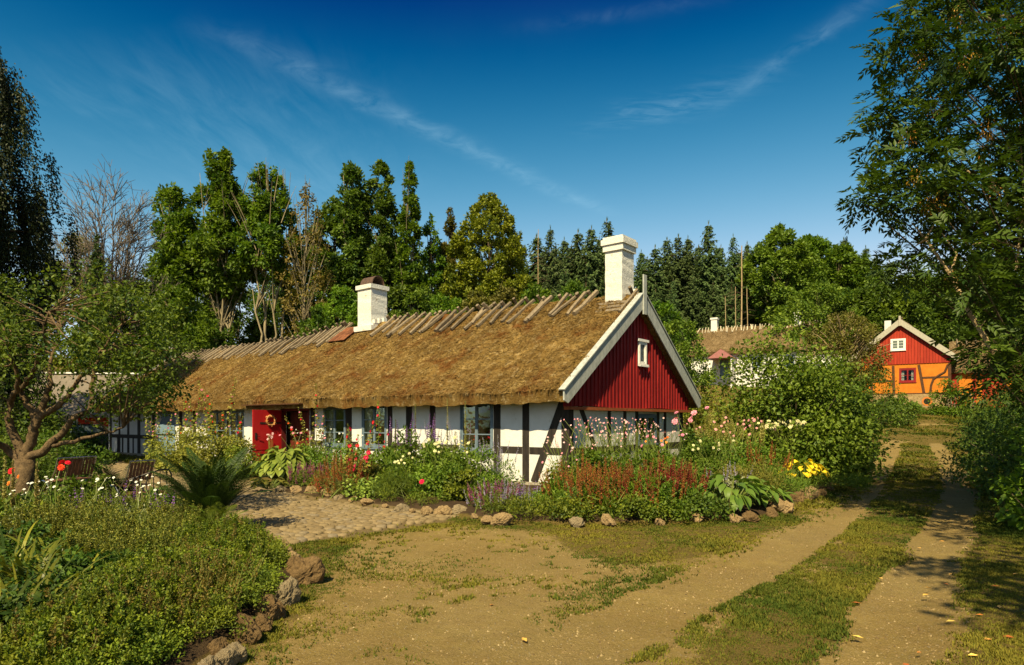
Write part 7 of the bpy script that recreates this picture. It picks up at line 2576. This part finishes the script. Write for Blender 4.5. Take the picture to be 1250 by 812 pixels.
for px, py, w, kd, lab, hf in ((367, 712, 42, 'c', 'tall brown boulder at the outer corner of the foreground bed', 1.15), (345, 737, 40, 'b', 'pale boulder spotted with dark lichen on the foreground bed edge', 1.0), (326, 756, 44, 'c', 'brown boulder between the spotted one and the dark mossy one', 0.8), (312, 668, 26, 'a', 'brown boulder below the big fern, upper of two', 0.9), (338, 678, 36, 'a', 'rounded brown boulder below the big fern, lower of two', 0.9), (352, 690, 26, 'a', 'small brown boulder behind the tall corner boulder', 0.8), (296, 784, 46, 'c', 'dark mossy boulder with a rough face in the foreground', 1.0), (318, 772, 30, 'c', 'shaded boulder behind the dark mossy boulder', 0.9), (268, 816, 36, 'b', 'grey-pink boulder at the bottom of the picture', 0.8), (284, 806, 30, 'b', 'light boulder half hidden under the lemon balm', 0.9), (246, 830, 40, 'b', 'low boulder nearest the viewer', 0.8), (262, 800, 34, 'c', 'brown rough boulder left of the light half hidden one', 0.9), (334, 750, 28, 'c', 'small dark boulder wedged under the spotted boulder', 0.7), (358, 702, 30, 'c', 'dark boulder wedged behind the tall corner boulder', 1.0), (305, 660, 26, 'c', 'small brown boulder right of the big fern', 0.8), (252, 660, 30, 'c', 'dark flat boulder at the foot of the big fern', 0.6), (230, 664, 34, 'a', 'boulder beside the single upright hosta leaf', 0.6)):
    stone(px, py, w, kd, lab, 'boulders edging the foreground bed', hf)
hs_ = [(341, 601, 17), (359, 603, 20), (378, 605, 24), (399, 608, 24), (412, 611, 14), (430, 613, 14), (446, 617, 18), (469, 620, 10), (488, 626, 22), (503, 627, 12), (519, 629, 19), (540, 629, 25), (562, 629, 22), (579, 633, 12), (594, 639, 18), (613, 640, 24), (703, 641, 20), (744, 640, 22), (806, 640, 16), (852, 636, 22)]
for k, (px, py, w) in enumerate(hs_):
    stone(px, py, w, 'a' if k % 4 else 'b', f'{ORD[k]} rounded stone from the door along the edge of the cottage bed', 'stones edging the cottage bed', 0.75)
for k, (px, py, w) in enumerate(((900, 637, 18), (918, 636, 20), (944, 631, 20), (962, 626, 32), (958, 612, 22), (975, 614, 24), (990, 609, 26), (1003, 606, 18), (1016, 600, 12), (1030, 578, 16), (938, 620, 16))):
    stone(px, py, w, 'c' if k % 3 else 'a', f'{ORD[k]} brown stone from the wide hosta towards the track along the right-hand bed', 'stones edging the right-hand bed', 0.8)
# ------------------------------------------------------------------ garden furniture and small things
CHROME = mat_plain('bright_metal_tube', (0.55, 0.55, 0.52), 0.25, 0.9)
WEAVE = mat_rough('brown_chair_slats', (0.14, 0.06, 0.03), (0.25, 0.12, 0.06), 10, 0.7)


def garden_chair(label, loc, rz, sc=1.0):
    t = thing('garden_chair', label, 'chair', loc, rz, 'metal garden chairs under the apple tree')
    for s in (-1, 1):
        mb = MB()
        mb.tube([(s * 0.24, 0.20, 0.0), (s * 0.24, -0.02, 0.40), (s * 0.24, -0.20, 0.62), (s * 0.24, -0.30, 0.88)], 0.012, 6)
        mb.build('back_frame', CHROME, t)
        mb = MB()
        mb.tube([(s * 0.24, -0.26, 0.0), (s * 0.24, 0.10, 0.41), (s * 0.24, 0.24, 0.43)], 0.012, 6)
        mb.build('leg', CHROME, t)
    mb = MB()
    mb.tube([(-0.24, -0.30, 0.88), (0.24, -0.30, 0.88)], 0.012, 6)
    mb.build('top_rail', CHROME, t)
    mb = MB()
    for k in range(7):
        mb.box(-0.225, 0.225, -0.18 + 0.062 * k, -0.18 + 0.062 * k + 0.052, 0.425, 0.44)
    mb.build('seat', WEAVE, t)
    mb = MB()
    a, b = np.array((0, -0.20, 0.52)), np.array((0, -0.295, 0.85))
    for k in range(7):
        x = -0.20 + 0.066 * k
        mb.beam((x, a[1], a[2]), (x, b[1], b[2]), 0.05, 0.012, (0, 1, 0))
    mb.build('backrest', WEAVE, t)
    return t


c0 = garden_chair('metal garden chair with brown back, left of the pair by the apple trunk', at(76, 0, 13.0)[:2] + (0,), 1.1)
dup(c0, at(92, 0, 13.3)[:2] + (0,), 1.1, 'metal garden chair with brown back, right of the pair by the apple trunk', 'metal garden chairs under the apple tree')
dup(c0, at(161, 0, 12.0)[:2] + (0,), 1.15, 'single metal garden chair with brown back beside the iron bench', 'metal garden chairs under the apple tree')

bx_, by_ = at(184, 0, 11.0)[:2]
bn = thing('iron_bench', 'dark iron bench with curved back rail left of the big fern', 'bench', (bx_, by_, 0), 0.35)
mb = MB()
mb.tube([(-0.32, 0, 0.62), (-0.1, 0, 0.70), (0.15, 0, 0.78), (0.27, 0, 0.78), (0.31, 0, 0.70), (0.31, 0, 0.42)], 0.016, 6)
mb.build('back_rail', IRON, bn)
for k in range(6):
    mb = MB()
    x = -0.26 + 0.10 * k
    mb.tube([(x, 0, 0.42), (x, 0, 0.66 + 0.025 * k)], 0.008, 5)
    mb.build('spindle', IRON, bn)
mb = MB()
for k in range(5):
    mb.box(-0.34, 0.34, -0.38 + 0.075 * k, -0.38 + 0.075 * k + 0.06, 0.41, 0.43)
mb.build('seat', BROWN, bn)
for x in (-0.32, 0.32):
    for y in (-0.36, 0.0):
        mb = MB()
        mb.tube([(x, y, 0), (x, y, 0.41)], 0.014, 5)
        mb.build('leg', IRON, bn)

# wooden trellis post beside the apple trunk
# wreath on the open door
wp = np.array(cottage.matrix_basis @ Vector(de(0.42, -0.05, 1.62)))
wr = thing('door_wreath', 'small wreath of dried flowers on the open red door', 'wreath', tuple(wp), cottage.rotation_euler[2] + math.pi / 2)
mb = MB()
a = np.linspace(0, 2 * np.pi, 25)
R_ = np.stack([0.16 * np.cos(a), -0.01 + 0 * a, 0.16 * np.sin(a)], -1)
mb.tube(R_, 0.025, 6)
mb.build('ring', mat_rough('dried_twigs', (0.30, 0.17, 0.06), (0.45, 0.28, 0.12), 20), wr)
mb = MB()
rngW = np.random.default_rng(2)
leaf_cloud(mb, rngW, R_[:-1], np.full(24, 0.035), 7, 0.05, 0.03, 1.0)
mb.build('dried_petal', mat_petal('dried_orange_petal', (0.45, 0.16, 0.06), (0.55, 0.32, 0.12)), wr)
fl_ = np.array(cottage.matrix_basis @ Vector(de(0.55, -0.06, 0.78)))
flowering('white_bellflower', 'white flower spray standing before the open red door', 'flower', 450, (fl_[0] + 0.15, fl_[1] - 0.1, 0.02), 0.12, 1.0, 60, 0.06, 0.03, LF_HERB, [blossom_mesh('bell_blossom', 0.05, 5, PT_BLUSH, 0.3, 0.1, 0.6, 1, 14)], 9, 1.0, (0.85, 1.15))

# pots with red flowers inside the big window
for k, u in enumerate((UX(591), UX(577))):
    x, y, _ = cot(u, 0.17, 0)
    t = thing('flower_pot', ['white flower pot with red geranium on the right of the big window sill', 'white flower pot with red geranium on the left of the big window sill'][k], 'flower pot', (x, y, 0.84), 0, 'pots on the window sill')
    mb = MB()
    mb.tube([(0, 0, 0.0), (0, 0, 0.12), (0, 0, 0.121), (0, 0, 0.14)], [0.05, 0.072, 0.080, 0.080], 14)
    mb.build('pot', WHITEWOOD, t, smooth=False)
    rng = np.random.default_rng(k)
    mb = MB()
    leaf_cloud(mb, rng, [(0, 0, 0.22), (0.05, 0, 0.26), (-0.05, 0, 0.25)], [0.09, 0.07, 0.07], 40, 0.05, 0.045, 0.9)
    mb.build('foliage', LF_HERB, t)
    for q in range(5):
        put('blossom', B_RED[0], t, (rng.normal(0, 0.05), rng.normal(-0.02, 0.03), rng.uniform(0.26, 0.36)), facing(rng), 0.9)

# dark car parked behind the apple tree
cx_, cy_ = at(92, 0, 33)[:2]
car = thing('parked_car', 'dark car parked behind the apple tree beside the red boarding', 'car', (cx_, cy_, 0), 0.35)
CARP = mat_plain('dark_car_paint', (0.012, 0.018, 0.020), 0.25, 0.2, 0.5)
prof_ = [(-2.1, 0.32), (-2.15, 0.75), (-1.95, 0.92), (-1.1, 0.98), (-0.45, 1.42), (0.9, 1.46), (1.75, 1.02), (2.05, 0.92), (2.12, 0.35)]
mb = MB()
mb.prism([(x, -0.82, z) for x, z in prof_], (0, 0, 0), (0, 1.64, 0))
mb.build('body', CARP, car)
for nm, pts in (('windscreen', [(-1.06, 1.02), (-0.5, 1.38)]), ('rear_window', [(1.0, 1.41), (1.68, 1.06)])):
    mb = MB()
    (x0, z0), (x1, z1) = pts
    n_ = np.array([-(z1 - z0), (x1 - x0)])
    n_ = n_ / np.hypot(*n_) * 0.012
    mb.add([(x0 + n_[0], -0.68, z0 + n_[1]), (x0 + n_[0], 0.68, z0 + n_[1]), (x1 + n_[0], 0.62, z1 + n_[1]), (x1 + n_[0], -0.62, z1 + n_[1])], [(0, 1, 2, 3)])
    mb.build(nm, mat_plain('car_glass', (0.10, 0.13, 0.14), 0.08, 0.0, 0.8), car)
for sy in (-0.826, 0.826):
    mb = MB()
    mb.add([(-0.92, sy, 1.0), (-0.42, sy, 1.36), (0.85, sy, 1.39), (1.45, sy, 1.03)], [(0, 1, 2, 3)])
    mb.build('side_window', MATS['car_glass'], car)
    for wx in (-1.35, 1.35):
        mb = MB()
        mb.tube([(wx, sy * 0.80, 0.31), (wx, sy * 1.01, 0.31)], 0.31, 18)
        w_ = mb.build('wheel', mat_plain('tyre', (0.015, 0.015, 0.015), 0.9), car)
        mb = MB()
        mb.tube([(wx, sy * 1.0, 0.31), (wx, sy * 1.02, 0.31)], 0.19, 14)
        mb.build('rim', CHROME, w_)
for sy in (-0.6, 0.6):
    mb = MB()
    mb.box(-2.165, -2.12, sy - 0.15, sy + 0.15, 0.62, 0.75)
    mb.build('headlight', mat_plain('headlight_glass', (0.6, 0.6, 0.58), 0.2), car)

# fallen leaves on the track
rngL = np.random.default_rng(33)
LFALL = mat_leaf('fallen_leaf_colour', (0.30, 0.10, 0.02), (0.48, 0.30, 0.07), 0.15)
mb = MB()
leaf_quads(mb, np.array([[-0.04, 0, 0.004]]), np.array([[1.0, 0, 0]]), np.array([[0, 0, 1.0]]), 0.085, 0.045, 0.5)
lm_ = mb.mesh('fallen_leaf', LFALL)
lm2 = lm_.copy()
lm2.attributes['tint'].data[0].value = 0.05
lm3 = lm_.copy()
lm3.attributes['tint'].data[0].value = 1.0
for px, py in ((1122, 668), (1180, 693), (1160, 700), (1155, 712), (1130, 725), (1196, 750), (1230, 776), (1206, 780), (1188, 798), (1160, 758), (1122, 796), (1106, 810), (1075, 705), (1133, 716), (1047, 776), (1220, 740), (1165, 680), (1150, 660), (600, 737), (640, 780), (1240, 700), (1215, 715), (1045, 735)):
    x, y, z = ground_at(px, py)
    o = put('fallen_leaf', [lm_, lm2, lm3][rngL.integers(3)], None, (x, y, z - 0.014), (rngL.normal(0, .10), rngL.normal(0, .10), rngL.uniform(0, 6.3)), rngL.uniform(0.6, 1.1))
    tag(o, 'small dry orange-brown leaf lying on the track or the yard', 'leaf', 'fallen leaves on the ground')
